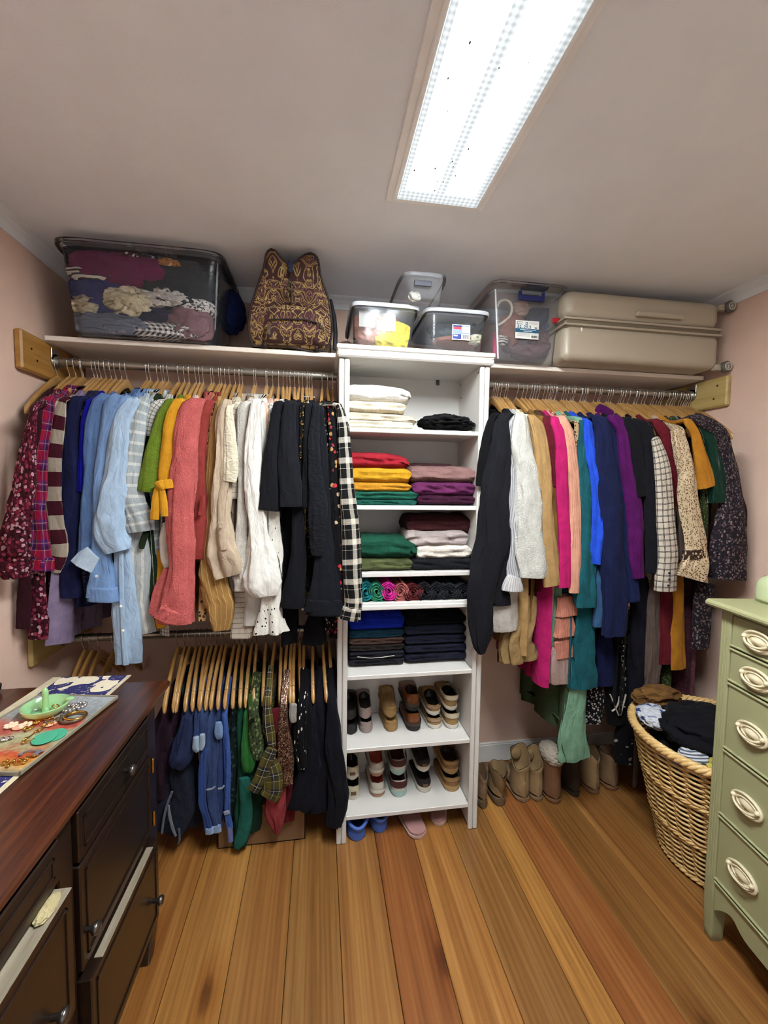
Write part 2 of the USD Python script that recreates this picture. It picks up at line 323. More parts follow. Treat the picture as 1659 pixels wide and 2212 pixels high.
def torso(x, hem, y0=RODY, zrod=RODZ, yaw=0, sh=.205, whem=.22, th=.014, neck=.075, dip=.05, seed=0, amp=.013, tail=0, lean=0, n=22, m=44, stand=.012):
    """The hanging body of a garment over its hanger: shoulders on the arms, neckline between, folds growing towards the hem."""
    ang = np.arange(m)*2*PI/m; V = []; rng = np.random.RandomState(seed+5); ph = rng.rand(6)*6.28
    yw = math.radians(yaw); ad = np.array([math.sin(yw), -math.cos(yw), 0]); bd = np.array([math.cos(yw), math.sin(yw), 0])
    for i, t in enumerate(np.linspace(0, 1, n)**1.35):
        wid = sh+(whem-sh)*t+.010*math.sin(PI*t); thick = .005+(th-.005)*min(1, t*4)+.006*t
        ca, sa = sup(ang, 2.2); a = wid*ca; b = thick*np.sign(sa)*np.abs(sa)**.9
        zt = arm_z(a)+stand*(1-t)-dip*np.clip(1-np.abs(a)/max(neck, 1e-3), 0, 1)**.6*(neck > 0)
        z = zrod+zt*(1-t)+t*(hem-zrod)+tail*t*(a/wid)**2
        wv = amp*min(1, .25+t*1.1)*(np.sin(a*34+ph[0]+1.4*t)+.8*np.sin(a*61+ph[1]-t*2)+.5*np.sin(a*103+ph[2]))
        z = z+.006*t*np.sin(a*40+ph[3])
        c = np.array([x, y0, 0]); q = c+ad*a[:, None]+bd*(b+wv+lean*t)[:, None]; q[:, 2] = z; V.append(q)
    top = V[0]*.5+V[0].mean(0)*.5; top[:, 2] = V[0][:, 2]-.03
    V = [np.repeat(top.mean(0)[None], m, 0), top]+V
    last = V[-1].copy(); inn = last.mean(0)+(last-last.mean(0))*[.8, .97, 1]; inn[:, 2] = last[:, 2]+.002; up_ = inn.copy(); up_[:, 2] += .06
    V += [inn, up_, np.repeat(up_.mean(0)[None], m, 0)]
    return grid(np.array(V))
def lump(c, r, seed, amp=.22, fz=2.2, sub=4, sq=1.0, flatten=None):
    s = trimesh.creation.icosphere(sub, 1.0); v = s.vertices.copy()
    rid = 1-np.abs(2*meshkit.fbm(v*fz+seed*3.7, 4, seed)-1); h = 1+amp*(2*rid-1.2)+.5*amp*fold(v*1.1, seed+3)
    if sq != 1: v = np.sign(v)*np.abs(v)**sq; v /= np.maximum(np.linalg.norm(v, axis=1, keepdims=True)**.35, .2)
    P = v*h[:, None]*np.asarray(r, float)
    if flatten is not None: P[:, 2] = np.maximum(P[:, 2], -flatten)
    P = P+np.asarray(c, float)
    g = meshkit.arrays(trimesh.Trimesh(P, s.faces, process=False), True)
    uv = np.stack([s.vertices[:, 0]*r[0]+s.vertices[:, 1]*r[1], s.vertices[:, 2]*r[2]*1.4+s.vertices[:, 1]*r[1]*.5], -1)
    return g[0], g[1], g[2], uv
def drape(x0, x1, y0, y1, z0, z1, seed, amp=.006, puff=3.0, m=40, n=26, sag=.0, skew=0):
    """A folded garment lying flat: a soft slab with rounded fold edges."""
    th = np.arange(m)*2*PI/m; V = []; cy, cz, hy, hz = (y0+y1)/2, (z0+z1)/2, (y1-y0)/2, (z1-z0)/2
    T = np.sign(np.linspace(-1, 1, n))*(1-(1-np.abs(np.linspace(-1, 1, n)))**1.8)
    for t in T:
        e = (1-abs(t)**18)**.5 if abs(t) < 1 else 0; ca, sa = sup(th, puff)
        q = np.stack([np.full(m, (x0+x1)/2+t*(x1-x0)/2), cy+hy*ca*(.90+.10*e), cz+hz*sa*max(e, .02)], -1)
        q[:, 2] += skew*t
        d = fold(np.stack([q[:, 0]*22, q[:, 1]*10, q[:, 2]*46], -1), seed, 3)
        q[:, 1] += amp*1.2*d*e; q[:, 2] += amp*.8*np.where(sa > -.5, d, 0)*e-sag*max(0, t)**2*(sa > 0)*hz
        zz = (q[:, 2]-cz)/hz+.10*math.sin(t*5+seed); crease = (np.exp(-(zz/.15)**2)+.6*np.exp(-((zz-.5)/.10)**2)*(seed % 2))*(ca < -.4); q[:, 1] += .012*crease*e; q[:, 0] += (t > 0)*.006*np.sin(zz*6)*e*(abs(t) > .8)
        V.append(q)
    V = np.array(V); V = np.concatenate([V[:1].mean(1, keepdims=True).repeat(m, 1), V, V[-1:].mean(1, keepdims=True).repeat(m, 1)])
    g = grid(V); P = g[0]
    uv = np.stack([P[:, 0], np.where(np.abs(g[2][:, 2]) > .6, P[:, 1], P[:, 2])], -1)
    return g[0], g[1], g[2], uv

# ================================================================ THE ROOM
PINK = paint('wall_paint', '#dcbcaa', .75, .0008, 260, vary=.03)
CEIL = paint('ceiling_paint', '#e8ebf0', .8, .0006, 220, vary=.025)
TRIM = paint('trim_paint', '#e6e0d8', .45)
WHITE = paint('white_melamine', '#cbc8c3', .42, vary=.015)
STEEL = paint('brushed_steel', '#9d9a92', .33, metal=.9)
CHROME = paint('chrome_wire', '#d8d8d8', .15, metal=1.0)
BRASS = paint('brass', '#d9a94e', .28, metal=1.0)
DARK = paint('dark_hole', '#0d0b0a', .9)
def shell(name, geo, m): return single(name, geo, m, kind='structure')
shell('wall_back', bx(XL-.1, XR+.1, YB, YB+.1, -.1, ZC+.1, .001), PINK)
shell('wall_left', bx(XL-.1, XL, YF, YB, -.1, ZC+.1, .001), PINK)
shell('wall_right', bx(XR, XR+.1, YF, YB, -.1, ZC+.1, .001), PINK)
shell('wall_front', bx(XL-.1, XR+.1, YF-.1, YF, -.1, ZC+.1, .001), CEIL)
# ceiling with the opening of the light fixture
LX0, LX1, LY1, LY0 = .2396, .4968, 1.346, .12
F = .030
shell('ceiling', join([bx(XL-.1, LX0-F, YF, YB+.1, ZC, ZC+.05, .0005), bx(LX1+F, XR+.1, YF, YB+.1, ZC, ZC+.05, .0005),
    bx(LX0-F, LX1+F, LY1+F, YB+.1, ZC, ZC+.05, .0005), bx(LX0-F, LX1+F, YF, LY0-F, ZC, ZC+.05, .0005)]), CEIL)
# cornice: a small coved strip along each wall
def cove(name, p0, p1, inward):
    p0, p1, w = map(np.array, (p0, p1, inward)); V = []
    prof = [(0, -.055), (.006, -.055), (.008, -.045), (.014, -.030), (.026, -.016), (.040, -.008), (.042, 0), (0, 0)]
    for p in (p0, p1): V.append([p+w*a+np.array([0, 0, b]) for a, b in prof])
    shell(name, flat(*grid(np.array(V, float))[:2]), CEIL)
cove('trim_1', (XL, YB, ZC), (XR, YB, ZC), (0, -1, 0)); cove('trim_2', (XL, YF, ZC), (XL, YB, ZC), (1, 0, 0)); cove('trim_3', (XR, YF, ZC), (XR, YB, ZC), (-1, 0, 0))
BASE = paint('baseboard_paint', '#e4e2de', .45)
def base(name, x0, x1, y0, y1, dx, dy):
    shell(name, join([bx(x0, x1, y0, y1, 0, .098, .002), bx(x0+max(-dx, 0)*.004, x1-max(dx, 0)*.004, y0+max(-dy, 0)*.004, y1, .098, .108, .003)]), BASE)
base('baseboard_back', XL, XR, YB-.016, YB, 0, -1); base('baseboard_left', XL, XL+.016, YF, YB, 1, 0); base('baseboard_right', XR-.016, XR, YF, YB, -1, 0)

# floor of wide planks
fl = path_of('/World', 'floor'); UsdGeom.Xform.Define(stage, fl); LOC[fl] = (np.zeros(3), 0); tag(stage.GetPrimAtPath(fl), kind='structure')
PL = [('#70461f', '#8f6130', '#aa7d44'), ('#7c5127', '#9f703a', '#b98f56'), ('#634120', '#835d31', '#a27e4c'), ('#6a4220', '#88562e', '#a06e3e'), ('#80562a', '#a5783e', '#bf9759'), ('#6f4825', '#906536', '#ab834b')]
PM = [wood('plank_wood', [(q_, (lin(h_)[0], lin(h_)[1]*.91, lin(h_)[2]*.84)) for q_, h_ in ((.22, a), (.5, b), (.8, c))], (19, .5, 19), .34, .22, knots=2.4, cath=.38, off=(3.1*i, 1.7*i, .9*i), contrast=.9) for i, (a, b, c) in enumerate(PL)]
edges = [-1.09, -.965, -.80, -.635, -.46, -.28, -.1024, .0752, .245, .41, .585, .77, .872, 1.05, 1.23, 1.40, 1.58, 1.75, 1.91]
order = [1, 2, 5, 0, 4, 5, 2, 5, 3, 1, 2, 4, 3, 2, 5, 2, 0, 4]
for i in range(len(edges)-1):
    obj('plank', bx(edges[i]+.0008, edges[i+1]-.0008, YF, YB, -.03, (0, -.0006, -.0003)[i % 3], .0018), PM[order[i]], fl)
obj('subfloor', bx(XL, XR, YF, YB, -.08, -.031, .001), DARK, fl)

# ---- ceiling light: frame, prismatic lens lit by two tubes, insects lying in it
t = thing('ceiling_light', 'long recessed fluorescent ceiling light with white metal frame and prismatic lens', 'ceiling light', ((LX0+LX1)/2, (LY0+LY1)/2, ZC-.03))
FR = paint('light_frame_enamel', '#f0efee', .4)
def fr(a, z0, z1, w): return [bx(LX0-a, LX0-a+w, LY0-a, LY1+a, z0, z1), bx(LX1+a-w, LX1+a, LY0-a, LY1+a, z0, z1), bx(LX0-a+w, LX1+a-w, LY1+a-w, LY1+a, z0, z1), bx(LX0-a+w, LX1+a-w, LY0-a, LY0-a+w, z0, z1)]
obj('outer_flange', join(fr(.034, ZC-.008, ZC-.0005, .022)), FR, t)
obj('inner_frame', join(fr(.014, ZC-.016, ZC+.02, .013)), FR, t)
obj('housing', bx(LX0-.02, LX1+.02, LY0-.02, LY1+.02, ZC+.03, ZC+.09), FR, t)
N = {'geo': ('geometry', {}), 'sep': ('separate_xyz', {}),
     'x': ('map_range', {'from_min': LX0, 'from_max': LX1, 'to_min': 0.0, 'to_max': 1.0}), 'xr': ('rgb_ramp', {'ramp': [(0, (.0048,)*3), (.05, (.0058,)*3), (.10, (.2,)*3), (.17, (1,)*3), (.31, (1,)*3), (.38, (.2,)*3), (.44, (.0062,)*3), (.54, (.0056,)*3), (.60, (.2,)*3), (.66, (1,)*3), (.80, (1,)*3), (.86, (.2,)*3), (.92, (.0056,)*3), (1, (.0042,)*3)]}),
     'y': ('map_range', {'from_min': LY1-.22, 'from_max': LY1, 'to_min': 0.0, 'to_max': 1.0}), 'yr': ('rgb_ramp', {'ramp': [(0, (1,)*3), (.45, (.42,)*3), (.68, (.05,)*3), (.8, (.0058,)*3), (1, (.0050,)*3)]}),
     'mn': ('mix_color', {'blend_type': 'darken', 'fac': 1.0}),
     'r45': ('mapping', {'rotation': (0, 0, PI/4), 'scale': (300, 300, 300)}), 'ck': ('separate_xyz', {}), 'sx': ('math', {'math_type': 'sine'}), 'sy': ('math', {'math_type': 'sine'}), 'pr': ('math', {'math_type': 'multiply'}),
     'pk': ('map_range', {'from_min': -1.0, 'from_max': 1.0, 'to_min': .62, 'to_max': 1.15}), 'st': ('math', {'math_type': 'multiply', 'value2': LAMP}), 'bw': ('rgb_to_bw', {}), 'fin': ('math', {'math_type': 'multiply'}),
     'e': ('emission', {'color': (.93, .985, 1.0)})}
L = [('geo.position', 'sep.vector'), ('sep.x', 'x.value'), ('x.result', 'xr.fac'), ('sep.y', 'y.value'), ('y.result', 'yr.fac'), ('xr.color', 'mn.a'), ('yr.color', 'mn.b'), ('mn.result', 'bw.color'), ('bw.val', 'st.value1'),
     ('geo.position', 'r45.vector'), ('r45.vector', 'ck.vector'), ('ck.x', 'sx.value1'), ('ck.y', 'sy.value1'), ('sx.value', 'pr.value1'), ('sy.value', 'pr.value2'), ('pr.value', 'pk.value'), ('pk.result', 'fin.value2'), ('st.value', 'fin.value1'), ('fin.value', 'e.strength')]
LENS = mat('lit_prismatic_lens', N, L, 'e.emission')
obj('lens', bx(LX0, LX1, LY0, LY1, ZC-.020, ZC-.012, .0005), LENS, t)
rng = np.random.RandomState(4); G = []
for px, py in ((1015, 92), (1078, 147), (968, 169), (967, 240), (1012, 322), (977, 349), (979, 360), (940, 364), (945, 392), (958, 393), (944, 408), (939, 412), (1141, 135), (895, 368), (984, 380)):
    P = atz(px, py, ZC-.0215); s = rng.uniform(.0011, .0022)
    G.append(lump(P, (s, s*1.6, .0012), rng.randint(99), .2, sub=1))
obj('insect', join(G), DARK, t, 'dead insects lying in the lens', kind='stuff')

# ---- shelves, cleats, rods
SH = paint('shelf_paint', '#e6ddd2', .5); SHZ, SHY = 2.095, 1.832
single('wall_shelf', bx(XL+.030, .072, SHY, YB-.002, SHZ-.019, SHZ), SH, 'white painted shelf board carrying the big tote and the tapestry bag', 'shelf')
single('wall_shelf', bx(.708, XR-.028, SHY, YB-.002, SHZ-.021, SHZ-.002), SH, 'white painted shelf board carrying the beige suitcase', 'shelf')
PINE = wood('pine_board', [(.25, '#8e6226'), (.5, '#a67838'), (.8, '#b88c4a')], (22, 1.6, 30), .5, .05, off=(.4, .15, .2), contrast=.4)
PINE2 = wood('pale_pine_board', [(.25, '#a88f50'), (.5, '#bca468'), (.8, '#c8b47e')], (22, 1.6, 30), .5, .05, contrast=.3)
def cleat(x0, x1, y0, z0, z1, label, m, holes):
    t = thing('shelf_cleat', label, 'wall bracket', ((x0+x1)/2, 1.9, z0))
    obj('board', bx(x0, x1, y0, YB-.002, z0, z1, .006), m, t)
    for y, z, s in holes:
        x = x1 if s > 0 else x0; obj('nail_hole', lathe([(0, -.001), (.0045, -.001), (.0045, .0006), (0, .0006)], 10, 'x', (x, y, z)), DARK, t)
cleat(XL+.001, XL+.028, 1.708, 1.935, 2.077, 'orange pine board on the wall under the tote shelf', PINE, [(1.76, 2.02, 1), (1.79, 1.985, 1)])
cleat(XR-.026, XR-.001, 1.712, 1.928, 2.070, 'pale pine board on the wall under the suitcase wheels', PINE2, [(1.76, 2.03, -1), (1.775, 1.97, -1)])
cleat(XL+.001, XL+.02, 1.71, .829, .968, 'narrow pale wood strip low on the wall above the dark dresser', PINE2, [])
def rod(x0, x1, z, label, sock):
    t = thing('closet_rod', label, 'clothes rod', ((x0+x1)/2, RODY, z))
    obj('tube', lathe([(0, x0), (.0165, x0), (.0165, x1), (0, x1)], 24, 'x', (0, RODY, z)), STEEL, t)
    for x in sock:
        s = 1 if x < 0 else -1
        obj('socket', join([lathe([(0, 0), (.030, 0), (.030, .004), (.022, .004), (.022, .018), (.018, .018), (0, .016)], 20, 'x', (x, RODY, z)) if s > 0 else lathe([(0, 0), (.030, 0), (.030, -.004), (.022, -.004), (.022, -.018), (0, -.018)], 20, 'x', (x, RODY, z)),
                            bx(min(x, x+s*.004), max(x, x+s*.004), RODY-.028, RODY+.028, z, z+.05)]), STEEL, t)
rod(XL+.028, .0735, RODZ, 'grey steel clothes rod under the shelf with the tote', [XL+.028])
rod(.7055, XR-.026, RODZ, 'grey steel clothes rod under the shelf with the suitcase', [XR-.026])
LOWZ = .871
rod(XL+.02, .0735, LOWZ, 'low steel clothes rod holding the folded jeans and trousers', [XL+.02])

# ---- hangers: one with its parts, every other a copy
HW = wood('hanger_wood', [(.25, '#946834'), (.5, '#ab814b'), (.8, '#bd9962')], (9, 9, 9), .28, .35, contrast=.35, bump=.0003)
def hanger_parts(t):
    Y = np.concatenate([np.linspace(-HALF, -.172, 5), [-.1705, -.1700, -.1680, -.1675], np.linspace(-.16, .16, 25), [.1675, .1680, .1700, .1705], np.linspace(.172, HALF, 5)])
    V = []; th = np.arange(14)*2*PI/14
    for y in Y:
        ay = abs(y); z = -HOOK-DROP*(ay/HALF)**1.25-.012*math.exp(-(ay/.03)**2)*0
        h = .0135+.006*math.exp(-(ay/.035)**2)+.0045*(ay/HALF); w = .0065+.0022*(ay/HALF)
        e = 1-max(0, (ay-.203)/(HALF-.203))**2*.75
        if .1678 < ay < .1704: h *= .72; w *= .8
        ca, sa = sup(th, 3.2); V.append(np.stack([.012*(ay/HALF)**2+w*ca*e, np.full(14, y), z-.014+h*sa*e], -1))
    V = [np.repeat(V[0].mean(0)[None], 14, 0)]+V+[np.repeat(V[-1].mean(0)[None], 14, 0)]
    obj('wooden_arm', grid(np.array(V)), HW, t, local=True)
    a = np.linspace(-.6, PI+.35, 16); r = .0205
    P = [(0, -r*math.cos(x)*1.0, -.001+r*math.sin(x)) for x in a]; P = P[::-1]
    P = [(0, 0, -HOOK-.012), (0, 0, -HOOK+.010)]+[(0, .004, -.030)]+[(0, y, z) for _, y, z in ([p for p in P][::-1])]
    P = [(0, 0, -HOOK-.012), (0, .0, -HOOK+.006), (0, -.006, -.036), (0, -.016, -.024)]+[(0, -.0205*math.cos(x), .0205*math.sin(x)) for x in np.linspace(-.5, PI+.5, 16)]
    obj('hook', pipe(np.array(P), .0017, 8), CHROME, t, local=True)
H0 = {}
def hangers(xs, z, label, group, rng):
    for i, x in enumerate(xs):
        loc = (x, RODY, z); rz = float(rng.uniform(-3.5, 3.5))
        if not H0:
            t = thing('coat_hanger', label, 'hanger', loc, group, rotz=rz or .01); hanger_parts(t); H0['p'] = t
        else: dup(H0['p'], loc, rz or .01, label, group)
HL = [x/2.183 for x in (253, 312, 343, 373, 379, 430, 447, 463, 487, 512, 535, 562, 587, 683, 700, 735, 757, 768, 787, 835, 862, 885, 918, 935, 952, 990, 1003, 1030, 1040, 1057, 1080, 1105, 1125, 1140, 1195, 1205, 1252, 1258, 1285, 1312, 1333, 1352, 1367, 1388, 1410, 1427, 1443, 1450, 1460, 1472, 1520, 1545, 1570)]
HR = [1040+x/2.68 for x in (73, 82, 92, 103, 120, 145, 157, 215, 247, 268, 295, 310, 325, 340, 370, 387, 402, 412, 420, 437, 441, 478, 490, 508, 530, 540, 548, 587, 590, 605, 615, 622, 665, 690, 700, 740, 752, 766, 813, 823, 838, 865, 900, 905, 918, 945, 962, 1000, 1013, 1030, 1045, 1058, 1092, 1112, 1125, 1137, 1160, 1175, 1188, 1197, 1207, 1220, 1248)]
LT = [(122, 785), (185, 755), (225, 740), (285, 710), (322, 740), (375, 720), (420, 735), (462, 730), (510, 710), (545, 695), (620, 685), (660, 675), (708, 680), (770, 705), (812, 720), (893, 710), (970, 675), (1028, 670), (1075, 680), (1112, 655), (1142, 650), (1185, 650), (1222, 650), (1303, 625), (1388, 635), (1437, 660)]
hx = lambda px, z=RODZ: float(at(px, 1358 if z < 1 else 778+(px-116)*.0575, RODY-.021)[0])
RL = sorted(hx(p) for p in HL); RR = sorted(hx(p) for p in HR)
hangers(RL, RODZ, 'light wooden coat hanger with wire hook in the row over the jeans', 'wooden hangers on the rod under the tote shelf', np.random.RandomState(1))
hangers(RR, RODZ, 'light wooden coat hanger with wire hook in the row over the boots', 'wooden hangers on the rod under the suitcase shelf', np.random.RandomState(2))
RLOW = [float(at(320+x/3.606, 1340+y/3.606, 1.688)[0])-.012 for x, y in LT]
hangers(RLOW, LOWZ, 'light wooden coat hanger on the low rod with jeans and trousers', 'wooden hangers on the low rod', np.random.RandomState(3))
hangers([-.985, -.955, -.925, -.868], LOWZ, 'bare wooden coat hanger low in the dark corner behind the dresser', 'bare hangers behind the dresser', np.random.RandomState(6))

# ================================================================ HANGING CLOTHES
def near(xs, x): return min(xs, key=lambda q: abs(q-x))
SEED = [100]; TAKEN = set()
def garment(name, label, cat, fabric, hookpx, pts, hem=None, Y=1.690, rods=None, group=None, sh=.205, whem=.215, th=.012, collar=False, cuff=None, buttons=None, amp=.16, pleat=.05, depth=.52, yaw=None, tail=0, extra=None, far=True, neck=.15, hole=True, m2=None, lean=0, bw=None):
    """pts: the near sleeve as (px, py, width px) of the photograph at depth Y; hem: the photograph's row where the front edge of the hem hangs."""
    SEED[0] += 1; s = SEED[0]; rods = rods or RL
    if pts and pts[0][1] < 945: hookpx = 684+(pts[0][0]-684)*.885
    free = [q for q in rods if q not in TAKEN] or rods
    x = near(free, hx(hookpx)); TAKEN.add(x) if hem is not None else None; rng = np.random.RandomState(s)
    P = np.array([at(px, py, Y) for px, py, w in pts]) if pts else None
    t = thing(name, label, cat, (x, RODY, RODZ-.9), group)
    M = fab(fabric)
    yaw = rng.uniform(-3, 3) if yaw is None else yaw
    if collar: neck = min(neck, .095)
    if hem is not None:
        hp = pts[-1][0] if pts else hookpx
        zh = float(at(hp, hem, Y+.02)[2])
        obj('body', torso(x, zh, yaw=yaw, sh=sh, whem=whem, th=th, neck=neck, seed=s, tail=tail, lean=lean, dip=.035 if collar else .06), fab(m2) if m2 else M, t)
    if pts:
        W = np.array([w/2/ppm(p) for (a, b, w), p in zip(pts, P)]); B = np.clip(W*depth, .008, .030)
        if pts[0][1] < 940 and hem is not None:      # the shoulder lies on the hanger's arm, then the sleeve drops
            q = lambda a, dz: [x+.012*(a/HALF)**2, RODY-a, RODZ+float(arm_z(a))+dz]
            P2 = np.vstack([q(.125, .002), q(.165, .004), P]); W2 = np.concatenate([[.010, .014], W]); B2 = np.concatenate([[.010, .012], B])
            if P2[1, 2] < P[0, 2]+.004: P2[2, 2] = min(P2[2, 2], P2[1, 2]-.012)
            if P2[2, 2] <= P2[3, 2]: P2 = np.delete(P2, 3, 0); W2 = np.delete(W2, 3); B2 = np.delete(B2, 3)
            obj('sleeve', tube(P2, W2, B2, seed=s, amp=amp, pleat=pleat, hole=hole, n=40, bdir='x', lift=.3), M, t)
        else: obj('sleeve', tube(P, W, B, seed=s, amp=amp, pleat=pleat, hole=hole, n=30), M, t)
        if cuff:
            c = P[-1]; d = P[-1]-P[-2]; d /= np.linalg.norm(d); L_ = cuff[0]/ppm(c); k = cuff[1] if len(cuff) > 1 else 1.08
            obj('cuff', tube([c-d*L_*.75, c-d*L_*.3, c+d*L_*.25], [W[-1]*k*.98, W[-1]*k, W[-1]*k*1.03], [B[-1]*k*1.05]*3, n=9, seed=s+1, amp=amp*.8, lift=.1), fab(cuff[2]) if len(cuff) > 2 else M, t)
        if far and hem is not None:
            L_ = np.linalg.norm(np.diff(P, axis=0), axis=1).sum(); z0 = RODZ+float(arm_z(.2)); yy = RODY+.195
            k = min(L_, z0-zh)
            obj('sleeve', tube([(x, yy, z0), (x+.012, yy+.008, z0-k*.5), (x+.006, yy+.006, z0-k*.97)], [.022, .03, .028], [.016, .018, .018], n=12, m=14, seed=s+2, bdir=(1, 0, 0)), M, t)
    if collar:
        V = []; ang = np.arange(26)*2*PI/26
        for w, dz in ((0, 0), (.004, .020), (.010, .030), (.016, .020), (.019, -.006), (.015, -.008), (.011, .012), (.004, .0)):
            q = np.stack([x+(.020+w)*np.cos(ang), RODY-(.085+w)*np.sin(ang), RODZ+arm_z(.085)-.010+dz-.02*np.abs(np.sin(ang))], -1); V.append(q)
        g = grid(np.array(V).transpose(1, 0, 2).tolist()+[np.array(V)[:, 0].tolist()]); obj('collar', g, M, t)
    for b in buttons or []:
        px, py = b[:2]; c = at(px, py, Y-(b[3] if len(b) > 3 else .022)); obj('button', lathe([(0, -.001), (.0045, -.001), (.005, .001), (.004, .0022), (0, .0016)], 12, 'y', (0, 0, 0)) if False else move(lathe([(0, .002), (.0045, .002), (.0052, 0), (.0040, -.0024), (0, -.0012)], 12, 'y'), c), paint('shirt_button', b[2], .3), t)
    for e in extra or []:      # further visible cloth: (part name, points, options)
        q = e[1]; o = e[2] if len(e) > 2 else {}; Ye = o.get('Y', Y)
        Q = np.array([at(px, py, Ye) for px, py, w in q]); W = np.array([w/2/ppm(p) for (a, b, w), p in zip(q, Q)])
        obj(e[0], tube(Q, W, np.clip(W*o.get('d', .5), .004, .03), n=o.get('n', 20), seed=s+9, amp=o.get('amp', .15), pleat=o.get('pleat', .05), hole=o.get('hole', True), lift=o.get('lift', .2)), fab(o['m']) if 'm' in o else M, t)
    return t
GL = 'clothes hung on the rod under the tote shelf'
def L(*a, **k): return garment(*a, group=GL, rods=RL, **k)
L('blouse', 'plain dark maroon blouse hung nearest the wall, behind the plum floral blouse', 'blouse', 'plain:#2a0d16,#3a1520', 118, [(80, 905, 14), (62, 990, 22), (52, 1080, 24), (50, 1120, 22)], 1359, Y=1.60, far=False, extra=[('front_panel', [(54, 1240, 20), (51, 1300, 24), (50, 1357, 24)], {'Y': 1.63, 'd': .3})])
L('blouse', 'plum blouse with dense floral print and puffed gathered sleeve, beside the magenta plaid shirt', 'blouse', 'floral:#3b0f1c,#b98d96,#7c1f36,#571526,#2a0a14,#8f3a50:80:.56', 124, [(73, 895, 12), (68, 940, 22), (57, 1001, 34), (42, 1096, 42), (36, 1160, 50), (30, 1215, 60), (34, 1248, 40)], 1381, Y=1.55, amp=.2, extra=[('sleeve_fold', [(46, 1120, 24), (36, 1160, 34), (40, 1195, 26)], {'Y': 1.52, 'hole': False}), ('front_panel', [(84, 1225, 30), (80, 1310, 34), (80, 1380, 36)], {'Y': 1.655, 'd': .3})])
L('flannel_shirt', 'magenta, purple and blue plaid flannel shirt with rolled sleeve', 'shirt', 'plaid:#a3163a,#5a2a6e,#3a1442,#2f6fb0,#d8b8a0:.058', 142, [(100, 868, 26), (95, 890, 32), (90, 940, 33), (85, 1035, 32), (81, 1112, 32), (84, 1169, 38), (84, 1205, 56), (82, 1222, 60)], 1300, Y=1.655, cuff=(28, 1.06), buttons=None, collar=True, amp=.13)
L('flannel_shirt', 'maroon and cream wide gingham flannel shirt', 'shirt', 'gingham:#43131f,#d8cbb4:.105', 157, [(133, 868, 18), (124, 900, 28), (115, 1001, 31), (117, 1065, 32), (122, 1144, 34), (126, 1190, 34), (114, 1232, 30)], 1290, Y=1.668, collar=True, amp=.12)
L('blouse', 'pale lavender blouse whose hem hangs lowest by the dark dresser', 'blouse', 'plain:#7c6c8c,#94849f', 171, [(136, 880, 10), (138, 1000, 12), (138, 1130, 12)], 1384, Y=1.70, whem=.25, lean=-.055)
L('blouse', 'long navy blouse hung between the gingham shirt and the royal blue top', 'blouse', 'plain:#14173a,#1c2148', 174, [(168, 862, 22), (155, 930, 32), (152, 1010, 34), (150, 1100, 36), (149, 1200, 36), (152, 1290, 36)], 1312, Y=1.684)
L('blouse', 'narrow navy blouse with tiny print squeezed between navy and royal blue tops', 'blouse', 'tweed:#161a36,#4c5478,#1d2242:220', 197, [(178, 880, 12), (177, 930, 14), (176, 975, 14)], 1300, Y=1.70)
L('top', 'royal blue short-sleeved knit top', 'top', 'plain:#0a0f8c,#0d1399', 205, [(195, 872, 16), (190, 905, 24), (185, 970, 26), (180, 1062, 20)], 1180, Y=1.676)
L('blouse', 'blue blouse with white floral print on its short sleeve', 'blouse', 'floral:#4c6390,#d8dce4,#8fa2c4,#c8cfdd:60', 212, [(212, 870, 18), (204, 895, 26), (199, 925, 24)], 1150, Y=1.684)
L('denim_shirt', 'mid-blue denim shirt with a pale turned-back cuff', 'shirt', 'denim:#44608c,#5a78a4', 223, [(247, 848, 22), (226, 868, 34), (212, 910, 34), (203, 960, 32), (198, 1010, 30), (193, 1096, 28), (189, 1190, 30), (180, 1218, 38)], 1340, Y=1.668, collar=True, extra=[('turned_cuff', [(202, 1194, 30), (190, 1206, 36), (176, 1224, 42)], {'Y': 1.640, 'd': .35, 'lift': .02, 'm': 'denim:#93a8c0,#b6c6d4'})])
L('denim_shirt', 'slate blue denim shirt with yoke seam and buttoned cuff', 'shirt', 'denim:#5b79a4,#7390b8', 245, [(262, 858, 40), (242, 885, 40), (232, 938, 34), (222, 1033, 31), (217, 1128, 30), (219, 1207, 34), (225, 1255, 48), (224, 1290, 54)], 1345, Y=1.652, collar=True, cuff=(30, 1.05), buttons=[(208, 1245, '#c8c4ba', .035)])
L('chambray_shirt', 'light blue chambray shirt whose button front hangs lowest of the blue shirts', 'shirt', 'denim:#8ba4bf,#a2b8cd', 257, [(288, 868, 26), (270, 900, 34), (258, 960, 38), (250, 1020, 42), (244, 1081, 52), (246, 1135, 56), (258, 1190, 40)], 1300, Y=1.640, collar=True, amp=.2,
  extra=[('front_panel', [(262, 1180, 30), (272, 1260, 40), (272, 1340, 50), (276, 1432, 52)], {'Y': 1.668, 'd': .25}), ('placket', [(262, 1190, 9), (263, 1280, 10), (267, 1380, 11), (272, 1436, 11)], {'Y': 1.652, 'd': .25, 'amp': .04})], buttons=[(261, 1310, '#f2f0e8', .044), (266, 1362, '#f2f0e8', .044)])
L('shirt', 'grey and white striped shirt with wide elbow sleeve', 'shirt', 'hstripe:#a9b3b6,#cfd4d2:.040:.72', 273, [(312, 862, 22), (300, 890, 30), (292, 940, 36), (286, 1017, 40), (287, 1081, 44), (299, 1128, 50), (303, 1148, 46)], 1330, Y=1.650, collar=True, amp=.16,
  extra=[('front_panel', [(296, 1150, 34), (298, 1220, 44), (300, 1290, 44), (308, 1368, 44)], {'Y': 1.680, 'd': .3, 'm': 'stripe:#b4bcbd,#d6d9d5:.036:.7'})])
